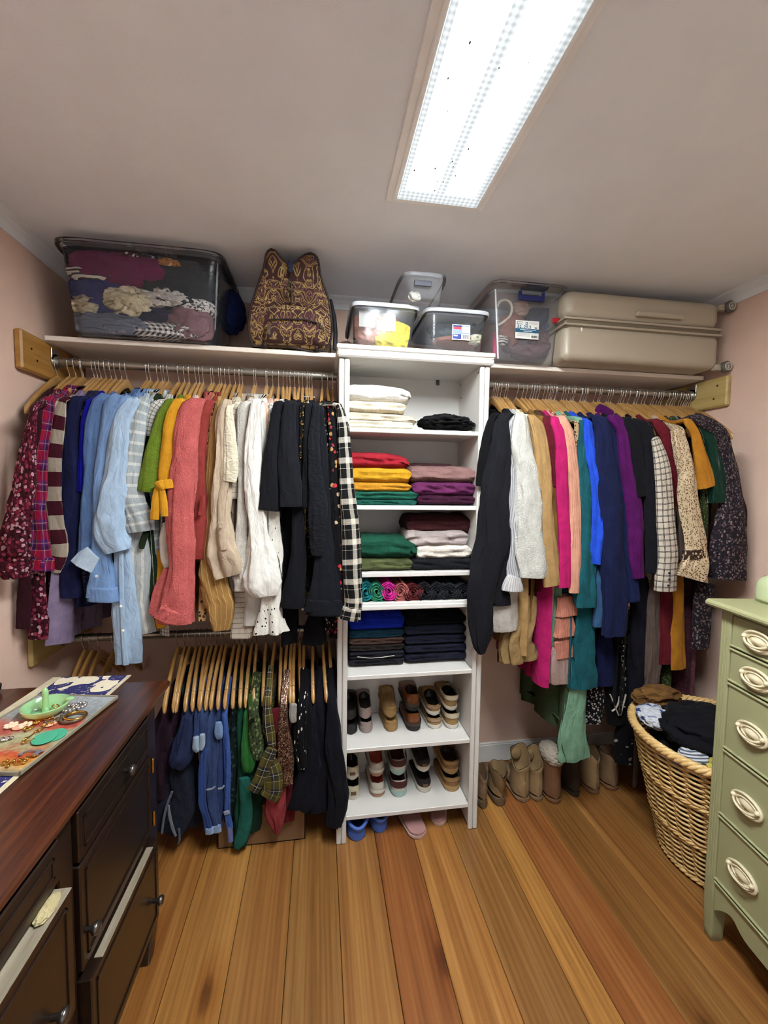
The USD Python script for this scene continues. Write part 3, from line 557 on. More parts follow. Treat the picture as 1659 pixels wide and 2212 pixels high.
L('blouse', 'dark forest green blouse with a small tie', 'blouse', 'plain:#1c2a17,#26361f', 288, [(318, 878, 14), (314, 930, 20), (312, 980, 18)], 1320, Y=1.690, extra=[('front_panel', [(318, 1080, 24), (322, 1160, 28), (322, 1250, 30), (320, 1328, 30)], {'Y': 1.692, 'd': .3}), ('tie', [(316, 1150, 10), (308, 1172, 12), (306, 1184, 10)], {'Y': 1.655, 'd': .3, 'hole': False})])
L('blouse', 'white blouse with fine black windowpane check', 'blouse', 'window:#d9d6ce,#3a3a42:.016', 296, [(346, 862, 18), (335, 885, 24), (326, 915, 24), (322, 942, 20)], 1372, Y=1.676)
L('top', 'olive green crinkled gauze top with short sleeve', 'top', 'gauze:#5f7a1c,#7d9534', 313, [(366, 868, 18), (354, 900, 26), (342, 945, 32), (329, 1001, 36), (318, 1062, 38)], 1190, Y=1.640, amp=.1)
L('blouse', 'mustard yellow blouse with a knotted bow at the sleeve end', 'blouse', 'plain:#c98a1c,#dda32c', 321, [(390, 868, 22), (378, 900, 30), (369, 950, 34), (359, 1001, 33), (353, 1038, 24)], 1345, Y=1.628, amp=.13,
  extra=[('knot', [(342, 1040, 16), (348, 1050, 18), (352, 1056, 14)], {'Y': 1.600, 'hole': False, 'd': .7}), ('bow_tail', [(342, 1050, 10), (336, 1085, 16), (334, 1122, 16)], {'Y': 1.605, 'd': .18}), ('bow_tail', [(350, 1052, 10), (353, 1085, 15), (355, 1115, 13)], {'Y': 1.600, 'd': .18}), ('ruffle', [(358, 1038, 28), (362, 1056, 36)], {'Y': 1.612}),
         ('front_panel', [(348, 1190, 22), (344, 1270, 30), (346, 1355, 34)], {'Y': 1.695, 'd': .3})])
L('blouse', 'pale pink blouse half hidden between the mustard and coral ones', 'blouse', 'plain:#d8b8b0,#e2c8c0', 330, [(405, 862, 16), (396, 900, 20), (390, 950, 18)], 1220, Y=1.668, extra=[('sleeve_end', [(360, 1130, 14), (356, 1170, 18), (357, 1205, 18), (362, 1225, 14)], {'Y': 1.66, 'm': 'plain:#d6cdc2,#e4dcd2'})])
L('shirt', 'coral pink crinkled gauze shirt with a buttoned cuff, widest of the warm colours', 'shirt', 'gauze:#c05a58,#d87270', 352, [(432, 858, 22), (420, 878, 34), (408, 915, 42), (397, 984, 46), (393, 1077, 50), (392, 1169, 52), (390, 1230, 48), (386, 1290, 56), (384, 1345, 64)], 1330, Y=1.618, collar=True, amp=.16,
  extra=[('shirt_tail', [(366, 1230, 20), (352, 1290, 38), (342, 1330, 40)], {'Y': 1.64, 'd': .3}), ('cuff', [(372, 1318, 44), (362, 1342, 46)], {'Y': 1.600, 'd': .5})], buttons=[(358, 1310, '#b85a58', .045), (362, 1328, '#b85a58', .052)])
L('shirt', 'brick red shirt with a rolled tab sleeve beside the coral gauze shirt', 'shirt', 'plain:#8a3430,#9c423c', 374, [(448, 858, 22), (438, 890, 28), (432, 940, 28), (430, 1015, 27), (430, 1092, 28), (428, 1150, 34), (427, 1200, 32)], 1290, Y=1.648, collar=True, cuff=(26, 1.05), extra=[('tab', [(438, 1070, 8), (436, 1095, 9), (431, 1112, 8)], {'Y': 1.615, 'd': .25, 'hole': False})])
L('blouse', 'tan blouse with bold black leopard print', 'blouse', 'leopard:#15110f,#c49a68,#7a5028:62', 383, [(456, 874, 14), (452, 984, 16), (449, 1077, 16), (441, 1200, 15), (438, 1340, 15)], 1344, Y=1.662)
L('blouse', 'camel tan blouse with fine pinstripes and a long draped front', 'blouse', 'stripe:#a57e48,#c9aa78:.022:.9', 390, [(476, 868, 14), (466, 920, 18), (458, 1010, 20), (455, 1107, 22), (452, 1190, 28), (462, 1255, 52), (474, 1310, 52), (478, 1360, 34)], 1290, Y=1.652, amp=.2, pleat=.1)
L('shirt', 'beige roll-tab shirt with gathered rolled sleeve', 'shirt', 'plain:#b5a189,#c8b59e', 402, [(492, 868, 18), (484, 900, 26), (480, 954, 28), (480, 1046, 30), (481, 1120, 32), (480, 1165, 44), (483, 1205, 62), (492, 1244, 52)], 1300, Y=1.622, collar=True, amp=.24, pleat=.14,
  extra=[('tab', [(477, 1128, 13), (479, 1150, 14), (484, 1186, 14)], {'Y': 1.585, 'd': .22, 'amp': .05, 'hole': False})], buttons=[(477, 1139, '#a8967c', .048)])
L('top', 'cream lace top with short textured sleeve', 'top', 'knit:#cfc5ab,#e2dac4:90', 418, [(496, 885, 14), (496, 920, 20), (497, 975, 26), (496, 1020, 30), (494, 1040, 27)], 1200, Y=1.612, amp=.12)
L('shirt', 'cream shirt with fine dark stripes hanging lower than the white shirts', 'shirt', 'hstripe:#d6cab8,#8c7f74:.021:.88', 424, [(512, 874, 16), (509, 910, 22), (508, 1000, 22), (509, 1077, 22)], 1384, Y=1.655, tail=.03, extra=[('shirt_tail', [(520, 1250, 26), (522, 1310, 40), (522, 1378, 42)], {'Y': 1.69, 'd': .3})])
L('shirt', 'white collared shirt with seersucker sleeve rolled at the elbow', 'shirt', 'gauze:#cfcac0,#e4e0d8', 434, [(532, 868, 20), (528, 890, 26), (526, 984, 24), (524, 1107, 24), (524, 1190, 26), (527, 1235, 40), (530, 1268, 38)], 1310, Y=1.632, collar=True, cuff=(24, 1.06))
L('tunic', 'white tunic whose sleeve ends in a big crumpled ruffle', 'tunic', 'plain:#d9d6ce,#eceae4', 453, [(552, 866, 18), (548, 900, 22), (547, 954, 26), (550, 1077, 30), (558, 1170, 38), (566, 1225, 60), (572, 1262, 70), (574, 1286, 46)], 1300, Y=1.605, collar=True, amp=.26, pleat=.12)
L('blouse', 'plain white blouse hung behind the ruffled white tunic', 'blouse', 'plain:#d4d0c8,#e6e3dc', 466, [(564, 870, 14), (566, 940, 18), (569, 1015, 22), (580, 1138, 28), (588, 1225, 30)], 1350, Y=1.640, extra=[('front_panel', [(548, 1250, 30), (550, 1300, 40), (550, 1350, 40)], {'Y': 1.675, 'd': .3})])
L('blouse', 'narrow blush pink blouse beside the white tunic', 'blouse', 'plain:#cfa899,#e0bdae', 478, [(571, 876, 10), (574, 950, 11), (578, 1010, 10)], 1250, Y=1.645)
L('blouse', 'narrow peach blouse next to the blush pink one', 'blouse', 'plain:#d8a98a,#e4bea2', 486, [(579, 885, 9), (580, 930, 10), (582, 985, 10)], 1240, Y=1.650)
L('blouse', 'grey and white leafy print blouse just before the black tops', 'blouse', 'tweed:#cfcfcc,#6a6a70,#a8a8a8:130', 497, [(588, 872, 11), (586, 905, 13), (584, 960, 12)], 1240, Y=1.648)
L('blouse', 'white peplum blouse with scattered black dots and frilled hem', 'blouse', 'dots:#dedad0,#101010:42', 505, [(590, 1010, 14), (592, 1090, 22), (590, 1180, 28), (586, 1270, 32), (588, 1330, 42), (590, 1366, 56)], 1360, Y=1.632, amp=.2, pleat=.16)
L('t_shirt', 'black t-shirt with the widest flared short sleeve', 't-shirt', 'plain:#0f1014,#17181e', 524, [(602, 866, 20), (596, 920, 26), (590, 984, 33), (585, 1050, 40), (580, 1102, 46)], 1313, Y=1.600, amp=.08)
L('t_shirt', 'black t-shirt with straight short sleeve beside the flared one', 't-shirt', 'plain:#101116,#1a1b22', 536, [(626, 862, 24), (624, 920, 32), (623, 984, 38), (626, 1050, 43), (627, 1094, 46)], 1313, Y=1.590, amp=.1)
L('tunic', 'plain black tunic third among the black tops', 'tunic', 'plain:#0d0d12,#15161c', 551, [(644, 878, 16), (645, 984, 20), (644, 1090, 22), (642, 1200, 30), (636, 1312, 44)], 1318, Y=1.625)
L('blouse', 'black lace blouse with gold flecks at the shoulder', 'blouse', 'floral:#0f0e10,#b08a3c,#1a181a,#1a181a:120', 565, [(655, 874, 11), (653, 920, 12), (652, 990, 12)], 1330, Y=1.615)
L('t_shirt', 'black short-sleeved top hung right before the black lace sleeve', 't-shirt', 'plain:#0c0d11,#14151a', 580, [(668, 876, 16), (666, 984, 22), (664, 1050, 24), (663, 1096, 24)], 1325, Y=1.605)
L('blouse', 'black blouse with textured lace sleeve', 'blouse', 'knit:#0e0f14,#1a1b22:70', 592, [(683, 878, 14), (680, 940, 20), (680, 1010, 26), (684, 1107, 36), (688, 1170, 32), (686, 1200, 22)], 1326, Y=1.592, amp=.2)
L('tunic', 'long black tunic with wide banded cuff', 'tunic', 'plain:#0e0f15,#181a22', 604, [(692, 882, 14), (698, 984, 20), (702, 1107, 30), (704, 1200, 44), (702, 1270, 62), (700, 1318, 74)], 1341, Y=1.610, cuff=(34, 1.03), amp=.12)
L('dress', 'long black dress hanging below the other black tops', 'dress', 'plain:#07070b,#101017', 612, [(676, 1330, 20), (678, 1360, 40), (678, 1390, 46)], 1391, Y=1.70, far=False)
L('blouse', 'black blouse with small cream blossoms next to the rose print one', 'blouse', 'floral:#0c0c10,#cfc6b6,#15151a,#7a7260,#15151a:75', 630, [(704, 888, 12), (707, 984, 13), (711, 1090, 14)], 1370, Y=1.622)
L('blouse', 'black blouse with red roses and mixed flowers', 'blouse', 'floral:#0c0b0f,#c2323f,#141318,#b9925a,#141318,#8a3040,#cbb08a,#141318:50', 650, [(716, 880, 16), (721, 940, 22), (724, 1020, 24), (729, 1107, 26), (735, 1230, 25), (739, 1330, 22)], 1393, Y=1.604)
L('flannel_shirt', 'black and cream plaid flannel shirt overlapping the white tower', 'shirt', 'plaid:#121214,#d2cabb,#121214,#3a3834,#e6dece:.062', 690, [(731, 870, 12), (738, 905, 20), (744, 954, 26), (750, 1046, 32), (758, 1169, 37), (763, 1250, 38), (764, 1300, 34), (757, 1332, 38)], 1330, Y=1.585, collar=True, cuff=(26, 1.04), amp=.1)
GR = 'clothes hung on the rod under the suitcase shelf'
def R(*a, **k):
    a = list(a)
    if len(a) > 5 and a[5] and a[5][0][1] < 940 and not k.get('keep'): p = a[5]; a[5] = [(p[0][0]+2, p[0][1]+13, p[0][2])]+[q for q in p[1:] if q[1] > p[0][1]+26]
    k.pop('keep', None); return garment(*a, group=GR, rods=RR, **k)
R('t_shirt', 'black short-sleeved top pressed against the white tower, beside the long black cardigan', 't-shirt', 'plain:#08080b,#101014', 1070, [(1066, 885, 14), (1056, 930, 20), (1048, 985, 24), (1040, 1050, 22)], 1250, Y=1.672)
R('cardigan', 'long black cardigan with pointed drooping front hem', 'cardigan', 'plain:#121217,#1c1c23', 1074, [(1090, 886, 18), (1082, 920, 32), (1076, 1025, 48), (1066, 1147, 58), (1052, 1229, 62), (1040, 1311, 52), (1036, 1385, 34), (1040, 1412, 12)], 1330, Y=1.640, amp=.14, pleat=.12)
R('sweater', 'black sweater with plain cuffed sleeve in front of the grey pinstripe shirt', 'sweater', 'plain:#121218,#1d1d24', 1078, [(1096, 890, 16), (1092, 930, 26), (1092, 1025, 34), (1088, 1147, 38), (1080, 1225, 40), (1078, 1300, 42)], 1320, Y=1.655, cuff=(24, 1.0))
R('shirt', 'pale grey pinstripe shirt with thick turned-up cuff', 'shirt', 'stripe:#b9b9bb,#7f8088:.011:.7', 1084, [(1106, 892, 16), (1106, 930, 26), (1107, 1066, 30), (1106, 1188, 30), (1106, 1255, 34)], 1330, Y=1.648,
  extra=[('turned_cuff', [(1110, 1244, 28), (1106, 1258, 38), (1103, 1276, 44)], {'Y': 1.615, 'd': .42, 'lift': .02, 'm': 'stripe:#c9c7c6,#9a999c:.011:.7'})])
R('blouse', 'white crinkled gauze blouse with wide loose sleeve', 'blouse', 'gauze:#c8c7bf,#deddd5', 1093, [(1122, 886, 22), (1124, 920, 34), (1133, 1025, 44), (1142, 1120, 54), (1150, 1200, 62), (1148, 1246, 56)], 1361, Y=1.630, amp=.2, extra=[('hem_fold', [(1094, 1270, 40), (1092, 1320, 54), (1092, 1362, 50)], {'Y': 1.672, 'd': .35, 'm': 'gauze:#b9b2aa,#d4cec6'})])
R('blouse', 'cream ribbed knit top behind the white gauze blouse', 'blouse', 'rib:#c9c0ae,#ddd5c5:140', 1098, [(1134, 888, 18), (1142, 930, 24), (1152, 1000, 24)], 1316, Y=1.655)
R('jacket', 'camel tan suede jacket with long straight sleeve', 'jacket', 'plain:#a07e54,#b4925f', 1120, [(1148, 890, 16), (1160, 920, 28), (1172, 1025, 34), (1181, 1147, 36), (1187, 1220, 38), (1192, 1264, 38)], 1420, Y=1.626, whem=.24, amp=.11)
R('jacket', 'ochre brown suede jacket squeezed between the camel jacket and burgundy top', 'jacket', 'plain:#6b4a1e,#83602c', 1132, [(1170, 895, 18), (1184, 950, 26), (1193, 1025, 28), (1200, 1127, 28), (1202, 1180, 24)], 1389, Y=1.644)
R('vest', 'brown furry vest peeking over the ochre jacket shoulder', 'vest', 'knit:#3a2a1e,#5a4630:160', 1140, [(1166, 905, 14), (1172, 935, 18), (1176, 960, 14)], 1240, Y=1.655)
R('sweater', 'burgundy ribbed sweater next to the magenta top', 'sweater', 'rib:#4f121e,#6a1c2a:170', 1148, [(1180, 894, 18), (1190, 930, 26), (1197, 990, 26), (1202, 1050, 24)], 1280, Y=1.634)
R('blouse', 'bright magenta pink blouse hanging lower than the peach one', 'blouse', 'plain:#a81a5c,#c4246e', 1160, [(1196, 896, 18), (1206, 930, 26), (1213, 1004, 26), (1217, 1107, 27), (1219, 1188, 29), (1218, 1268, 30)], 1491, Y=1.620, amp=.12, whem=.23)
R('blouse', 'narrow red and white floral blouse between magenta and peach', 'blouse', 'floral:#8a2a2a,#e0cfc0,#5c1616:110', 1170, [(1222, 912, 10), (1225, 980, 11), (1228, 1050, 10)], 1260, Y=1.640)
R('sweater', 'peach pink fine knit sweater with straight sleeve', 'sweater', 'rib:#cf9078,#e0a98f:200', 1178, [(1214, 893, 18), (1226, 930, 22), (1234, 980, 23), (1240, 1066, 24), (1242, 1188, 27), (1240, 1280, 24)], 1380, Y=1.616, amp=.1)
R('blouse', 'narrow tan leopard blouse beside the sage green dress', 'blouse', 'leopard:#20160f,#b99a74,#6a4628:80', 1190, [(1244, 905, 10), (1248, 960, 12), (1251, 1020, 11)], 1260, Y=1.634)
R('dress', 'long sage green dress hanging lowest over the boots', 'dress', 'plain:#6f9a80,#86b094', 1197, [(1246, 893, 14), (1254, 925, 18), (1258, 970, 16)], 1440, Y=1.640, far=False, extra=[('skirt_front', [(1246, 1450, 34), (1242, 1520, 46), (1238, 1580, 54), (1240, 1640, 56)], {'Y': 1.690, 'd': .3, 'amp': .12, 'pleat': .12})])
R('dress', 'dark green dress hanging far back with its curved hem near the wall', 'dress', 'plain:#3c4e36,#4e6246', 1200, None, 1590, far=False)
R('blouse', 'dark teal long-sleeved blouse, tallest of the green ones', 'blouse', 'plain:#144c56,#1f626c', 1208, [(1258, 905, 18), (1262, 940, 26), (1262, 1066, 36), (1266, 1188, 42), (1264, 1260, 44), (1262, 1310, 42)], 1489, Y=1.622, amp=.14, pleat=.1, whem=.24, extra=[('front_panel', [(1262, 1290, 34), (1262, 1380, 46), (1262, 1486, 48)], {'Y': 1.668, 'd': .3, 'pleat': .14})])
R('top', 'bright cobalt blue top with ruched gathered sleeve', 'top', 'plain:#1d45c4,#2c5be0', 1218, [(1268, 905, 14), (1277, 960, 17), (1284, 1045, 19), (1290, 1110, 24), (1294, 1165, 26), (1291, 1218, 20)], 1290, Y=1.604, amp=.3, pleat=.2)
R('denim_shirt', 'dark blue denim shirt under the cobalt ruched sleeve', 'shirt', 'denim:#24476b,#33587d', 1222, [(1282, 940, 16), (1288, 1045, 20), (1295, 1150, 26), (1296, 1250, 28), (1296, 1352, 28)], 1400, Y=1.632)
R('cardigan', 'navy blue long cardigan, widest of the navy clothes', 'cardigan', 'plain:#12193c,#1a2249', 1234, [(1284, 888, 16), (1298, 925, 30), (1305, 1004, 42), (1318, 1127, 50), (1325, 1250, 50), (1326, 1372, 46)], 1490, Y=1.600, amp=.13, pleat=.08)
R('sweater', 'navy sweater whose flared cuff hangs beside the purple sleeve', 'sweater', 'plain:#121a3f,#1b244e', 1242, [(1310, 895, 18), (1326, 940, 24), (1338, 1066, 28), (1350, 1170, 28), (1358, 1240, 34), (1360, 1298, 40)], 1400, Y=1.612, amp=.12)
R('blouse', 'dark plum lace blouse between the navy and purple tops', 'blouse', 'floral:#321426,#5a2a48,#25101e:120', 1252, [(1322, 905, 16), (1332, 945, 18), (1342, 1010, 18)], 1440, Y=1.628)
R('turtleneck', 'deep purple turtleneck top with bent elbow sleeve', 'top', 'plain:#470c4c,#5e1664', 1262, [(1322, 890, 22), (1342, 925, 24), (1354, 1004, 27), (1364, 1080, 30), (1370, 1130, 34), (1374, 1180, 32), (1378, 1248, 26)], 1360, Y=1.592, amp=.2, extra=[('neck', [(1290, 882, 20), (1302, 890, 26), (1316, 900, 28)], {'Y': 1.80, 'd': .6, 'hole': False, 'lift': .2})])
R('t_shirt', 'black ribbed t-shirt with square short sleeve beside the purple top', 't-shirt', 'plain:#0e0f14,#17181f', 1284, [(1352, 896, 22), (1366, 930, 28), (1377, 1000, 31), (1384, 1072, 32)], 1330, Y=1.586, amp=.08)
R('blouse', 'black long blouse with frayed cuff next to the plaid jacket', 'blouse', 'plain:#0f1016,#191a22', 1300, [(1376, 900, 22), (1394, 930, 28), (1403, 1025, 30), (1410, 1147, 32), (1412, 1236, 38)], 1540, Y=1.582, amp=.14)
R('blouse', 'black frilled blouse with tiny white flowers along the plaid jacket', 'blouse', 'floral:#0e0f14,#cfc8bc,#16171d,#16171d,#23242c:90', 1310, [(1402, 915, 14), (1412, 980, 15), (1418, 1066, 16), (1420, 1150, 14)], 1560, Y=1.580, amp=.26)
R('jacket', 'white jacket with black windowpane plaid and three black cuff buttons', 'jacket', 'window:#cdc3b4,#15141a:.026', 1320, [(1414, 935, 18), (1422, 960, 28), (1432, 1025, 35), (1438, 1127, 39), (1440, 1209, 44), (1437, 1275, 46)], 1330, Y=1.560, amp=.07, pleat=.02, buttons=[(1446, 1238, '#111114', .032), (1446, 1252, '#111114', .032), (1444, 1265, '#111114', .034)])
R('blouse', 'burgundy blouse behind the white plaid jacket', 'blouse', 'plain:#5a1520,#721e2a', 1334, [(1418, 900, 20), (1440, 940, 26), (1455, 1000, 26), (1464, 1050, 24), (1472, 1096, 18)], 1250, Y=1.590, extra=[('front_panel', [(1438, 1230, 24), (1438, 1330, 29), (1437, 1433, 32)], {'Y': 1.650, 'd': .3, 'pleat': .12})])
R('trousers', 'long taupe satin trousers hanging to basket height', 'trousers', 'plain:#5a4a44,#70605a', 1345, [(1450, 950, 12), (1462, 1020, 14), (1470, 1090, 18), (1476, 1150, 22), (1474, 1210, 18)], 1280, Y=1.594, extra=[('leg', [(1418, 1230, 18), (1413, 1330, 26), (1409, 1440, 30), (1406, 1535, 30)], {'Y': 1.655, 'd': .35, 'pleat': .14})])
R('blouse', 'beige animal print blouse with patterned band and flared ruffle cuff', 'blouse', 'leopard:#5a3c28,#d8c2a0,#9a744c:105', 1355, [(1462, 925, 26), (1473, 950, 34), (1483, 1025, 36), (1494, 1127, 36), (1502, 1190, 42), (1498, 1226, 62), (1492, 1250, 72)], 1440, Y=1.556, amp=.16, pleat=.12, extra=[('cuff_band', [(1501, 1186, 44), (1502, 1204, 48)], {'Y': 1.552, 'd': .52, 'lift': .05, 'm': 'tweed:#3a2a20,#cdb79a,#6a5038:90'})])
R('t_shirt', 'mustard orange top with short open sleeve', 't-shirt', 'plain:#b27420,#c98a2e', 1366, [(1484, 898, 18), (1500, 935, 20), (1510, 975, 26), (1521, 1020, 34), (1527, 1052, 36)], 1250, Y=1.552, amp=.1, extra=[('front_panel', [(1464, 1200, 20), (1464, 1320, 26), (1465, 1445, 29)], {'Y': 1.640, 'd': .3, 'pleat': .1})])
R('blouse', 'olive green narrow printed blouse behind the mustard top', 'blouse', 'tweed:#3a4426,#76804e,#2a331c:150', 1376, [(1506, 915, 12), (1516, 980, 12), (1522, 1080, 14), (1520, 1180, 14)], 1500, Y=1.590)
R('top', 'dark green crushed velvet top with short sleeve', 'top', 'velvet:#06241b,#0d3a2b', 1390, [(1512, 896, 20), (1532, 940, 30), (1544, 984, 34), (1552, 1040, 40), (1555, 1084, 44)], 1440, Y=1.556, amp=.14)
R('dress', 'dark grey-brown dress with small scattered flowers and wide sleeve, near the wall', 'dress', 'floral:#241f27,#6f6264,#3a323c,#6a524e,#2a252d,#8a7c7a:95:.46', 1420, [(1498, 888, 20), (1530, 905, 28), (1556, 935, 30), (1570, 1000, 32), (1578, 1060, 40), (1580, 1120, 62), (1574, 1190, 76), (1568, 1250, 74)], 1400, Y=1.545, amp=.13, extra=[('second_sleeve', [(1524, 1262, 36), (1516, 1330, 40), (1512, 1400, 38)], {'Y': 1.60, 'd': .4})])
R('blouse', 'dark maroon blouse hung last beside the pink wall', 'blouse', 'plain:#2a1118,#38171f', 1470, [(1570, 960, 14), (1584, 1010, 16), (1594, 1066, 18), (1602, 1110, 20), (1604, 1138, 16)], 1380, Y=1.60)
R('dress', 'long dusty plum lace dress hanging behind the wicker basket', 'dress', 'floral:#5c3440,#6f4650,#4c2834,#643c48:85', 1450, None, 1660, far=False, whem=.26, th=.02)
R('jacket', 'navy jacket collar standing at the far end of the rod by the pine board', 'jacket', 'plain:#10142c,#161b38', 1490, [(1500, 878, 16), (1516, 886, 20), (1530, 905, 18)], 1300, Y=1.70, far=False)
# lower hems that show under the sleeves
R('skirt', 'tan suede skirt with flared hem under the white gauze blouse', 'skirt', 'plain:#8a6f48,#a3865a', 1104, [(1150, 1290, 18), (1138, 1340, 36), (1118, 1390, 54), (1118, 1428, 60)], None, Y=1.700, amp=.2, pleat=.2)
R('dress', 'pink tiered ruffle dress hanging under the peach sweater', 'dress', 'rib:#b56e5c,#cf8a76:150', 1184, [(1222, 1290, 34), (1220, 1340, 36), (1216, 1390, 38), (1210, 1440, 26)], None, Y=1.700, amp=.2, extra=[('ruffle', [(1222, 1290, 36), (1224, 1330, 46)], {'Y': 1.672, 'd': .3}), ('ruffle', [(1218, 1335, 36), (1220, 1374, 48)], {'Y': 1.676, 'd': .3}), ('ruffle', [(1214, 1385, 34), (1216, 1420, 44)], {'Y': 1.68, 'd': .3})])
R('sweater', 'fuzzy pale pink ribbed knit hem under the ruffle dress', 'sweater', 'rib:#9a7f78,#b59a92:95', 1188, [(1212, 1400, 44), (1212, 1440, 54), (1212, 1474, 56)], None, Y=1.690, amp=.08, depth=.35)
R('skirt', 'black and white scroll print skirt below the navy cardigan', 'skirt', 'floral:#14141a,#c9c4bc,#b8b2aa:70', 1226, [(1286, 1460, 30), (1286, 1510, 34), (1284, 1560, 38)], None, Y=1.735, amp=.18, pleat=.12, depth=.4)
R('dress', 'black dress with white grid lines, low in the shadow by the basket', 'dress', 'window:#0b0b0f,#0b0b0f:.05', 1258, [(1322, 1420, 46), (1330, 1480, 54), (1338, 1560, 54)], None, Y=1.735, amp=.1, depth=.4, extra=[('white_line', [(1318, 1500, 2.4), (1326, 1520, 2.4), (1336, 1545, 2.4)], {'Y': 1.700, 'm': 'plain:#c9c2b6', 'amp': .02, 'hole': False}), ('white_line', [(1338, 1505, 2.4), (1330, 1530, 2.4), (1322, 1536, 2.4)], {'Y': 1.700, 'm': 'plain:#c9c2b6', 'amp': .02, 'hole': False}), ('white_line', [(1352, 1500, 2.4), (1346, 1524, 2.4), (1340, 1545, 2.4)], {'Y': 1.700, 'm': 'plain:#c9c2b6', 'amp': .02, 'hole': False}), ('white_line', [(1338, 1522, 2.4), (1350, 1527, 2.4)], {'Y': 1.700, 'm': 'plain:#c9c2b6', 'amp': .02, 'hole': False})])
R('dress', 'long black dress with a few embroidered flowers hanging almost to the floor by the basket', 'dress', 'floral:#0a0a0e,#8a8078,#0c0c10,#0c0c10,#0c0c10,#0c0c10:38', 1274, [(1360, 1440, 40), (1362, 1520, 50), (1358, 1600, 54), (1354, 1645, 52)], None, Y=1.735, amp=.14, depth=.45, extra=[('sash', [(1380, 1560, 12), (1376, 1630, 13), (1370, 1700, 8)], {'Y': 1.66, 'd': .3, 'm': 'plain:#3a2c22,#4a382a'})])
R('dress', 'navy dress hem between the teal blouse and the black dresses', 'dress', 'plain:#10163a,#181f4a', 1230, [(1304, 1370, 30), (1306, 1420, 38), (1306, 1478, 42)], None, Y=1.715, amp=.1)
R('dress', 'dark slate long dress filling the gap left of the taupe trousers', 'dress', 'plain:#15151f,#1f1f2c', 1290, [(1380, 1250, 34), (1384, 1350, 44), (1384, 1450, 48), (1384, 1540, 44)], None, Y=1.70, amp=.12, pleat=.1)

# ---- low rod: jeans and trousers folded over the hangers
def Pt(name, label, cat, fabric, pts, Y=1.735, extra=None, depth=.6, amp=.15, pleat=.05, hole=True):
    SEED[0] += 1; s = SEED[0]
    p0 = pts[0]; big = len(pts) > 2 and p0[1] > 1510 and pts[-1][1]-p0[1] > 60
    P = np.array([at(a, b, Y) for a, b, w in pts]); W = np.array([w/2/ppm(p) for (a, b, w), p in zip(pts, P)])
    if big: P = np.vstack([P[0]+[.004, .10, .11], P[0]+[.002, .05, .055], P]); W = np.concatenate([[W[0]*.8, W[0]*.9], W]); amp *= 1.5; pleat = max(pleat, .13)
    t = thing(name, label, cat, (P[:, 0].mean(), RODY, .05), 'jeans and trousers on the low rod'); M = fab(fabric)
    obj('leg', tube(P, W, np.clip(W*depth, .006, .05), seed=s, amp=amp, pleat=pleat, hole=hole), M, t)
    # the back half of the folded garment, behind the front edge
    x = P[:, 0].mean(); z1 = LOWZ-.19; z0 = P[-1, 2]+.03
    if z1-z0 > .12:
        obj('leg', tube([(P[0, 0]+.004, 1.90, LOWZ-.19), (P[len(P)//2, 0]+.006, 1.90, (z1+z0)/2), (P[-1, 0]+.004, 1.89, z0)], [.018, .022, .020], [.12, .125, .12], seed=s+1, amp=.08, n=16), M, t)
    for e in extra or []:
        q, o = e[1], (e[2] if len(e) > 2 else {}); Ye = o.get('Y', Y)
        Q = np.array([at(a, b, Ye) for a, b, w in q]); w = np.array([c/2/ppm(p) for (a, b, c), p in zip(q, Q)])
        obj(e[0], tube(Q, w, np.clip(w*o.get('d', .5), .003, .03), n=o.get('n', 18), m=18, seed=s+3, amp=o.get('amp', .15), hole=o.get('hole', True), lift=.2), fab(o['m']) if 'm' in o else M, t)
    return t
Pt('skirt', 'dark plum skirt hung first on the low rod beside the dresser', 'skirt', 'plain:#241420,#33202e', [(362, 1565, 40), (358, 1640, 44), (356, 1720, 40)], 1.75)
Pt('trousers', 'slate blue trousers with a pointed flap, beside the plum skirt', 'trousers', 'plain:#262f52,#323c60', [(404, 1550, 22), (400, 1590, 32), (392, 1630, 38), (378, 1655, 26)], 1.705, amp=.08)
Pt('jeans', 'black jeans with long frayed threads at the hem', 'jeans', 'denim:#141824,#1e2434', [(392, 1600, 50), (388, 1680, 66), (382, 1750, 74), (376, 1785, 70)], 1.765, extra=[('frayed_thread', [(372, 1710, 5), (358, 1750, 5), (350, 1800, 4)], {'Y': 1.70, 'm': 'plain:#6a6f7c', 'hole': False}), ('frayed_thread', [(364, 1740, 5), (372, 1785, 6), (380, 1806, 4)], {'Y': 1.70, 'm': 'plain:#7a7f8a', 'hole': False}), ('frayed_thread', [(386, 1790, 5), (388, 1815, 4), (384, 1824, 3)], {'Y': 1.70, 'm': 'plain:#5a606c', 'hole': False})], pleat=.1)
Pt('jeans', 'blue jeans with pale inside cuffs folded up high', 'jeans', 'denim:#25345a,#33446e', [(437, 1545, 22), (436, 1580, 24), (434, 1612, 22)], 1.70, extra=[('cuff', [(424, 1592, 12), (424, 1612, 14), (430, 1620, 12)], {'Y': 1.68, 'm': 'denim:#7f94ad,#a5b4c4', 'd': .8}), ('cuff', [(437, 1586, 10), (437, 1606, 12), (434, 1618, 10)], {'Y': 1.678, 'm': 'denim:#7f94ad,#a5b4c4', 'd': .8})])
Pt('jeans', 'slim mid-blue jeans bending at the knee with a pale frayed hem', 'jeans', 'denim:#23376a,#304880', [(442, 1620, 13), (436, 1680, 14), (436, 1730, 15), (446, 1765, 15), (452, 1792, 15)], 1.70, extra=[('hem', [(452, 1788, 16), (453, 1800, 17)], {'Y': 1.696, 'm': 'denim:#6f87ac,#93a6c0'})])
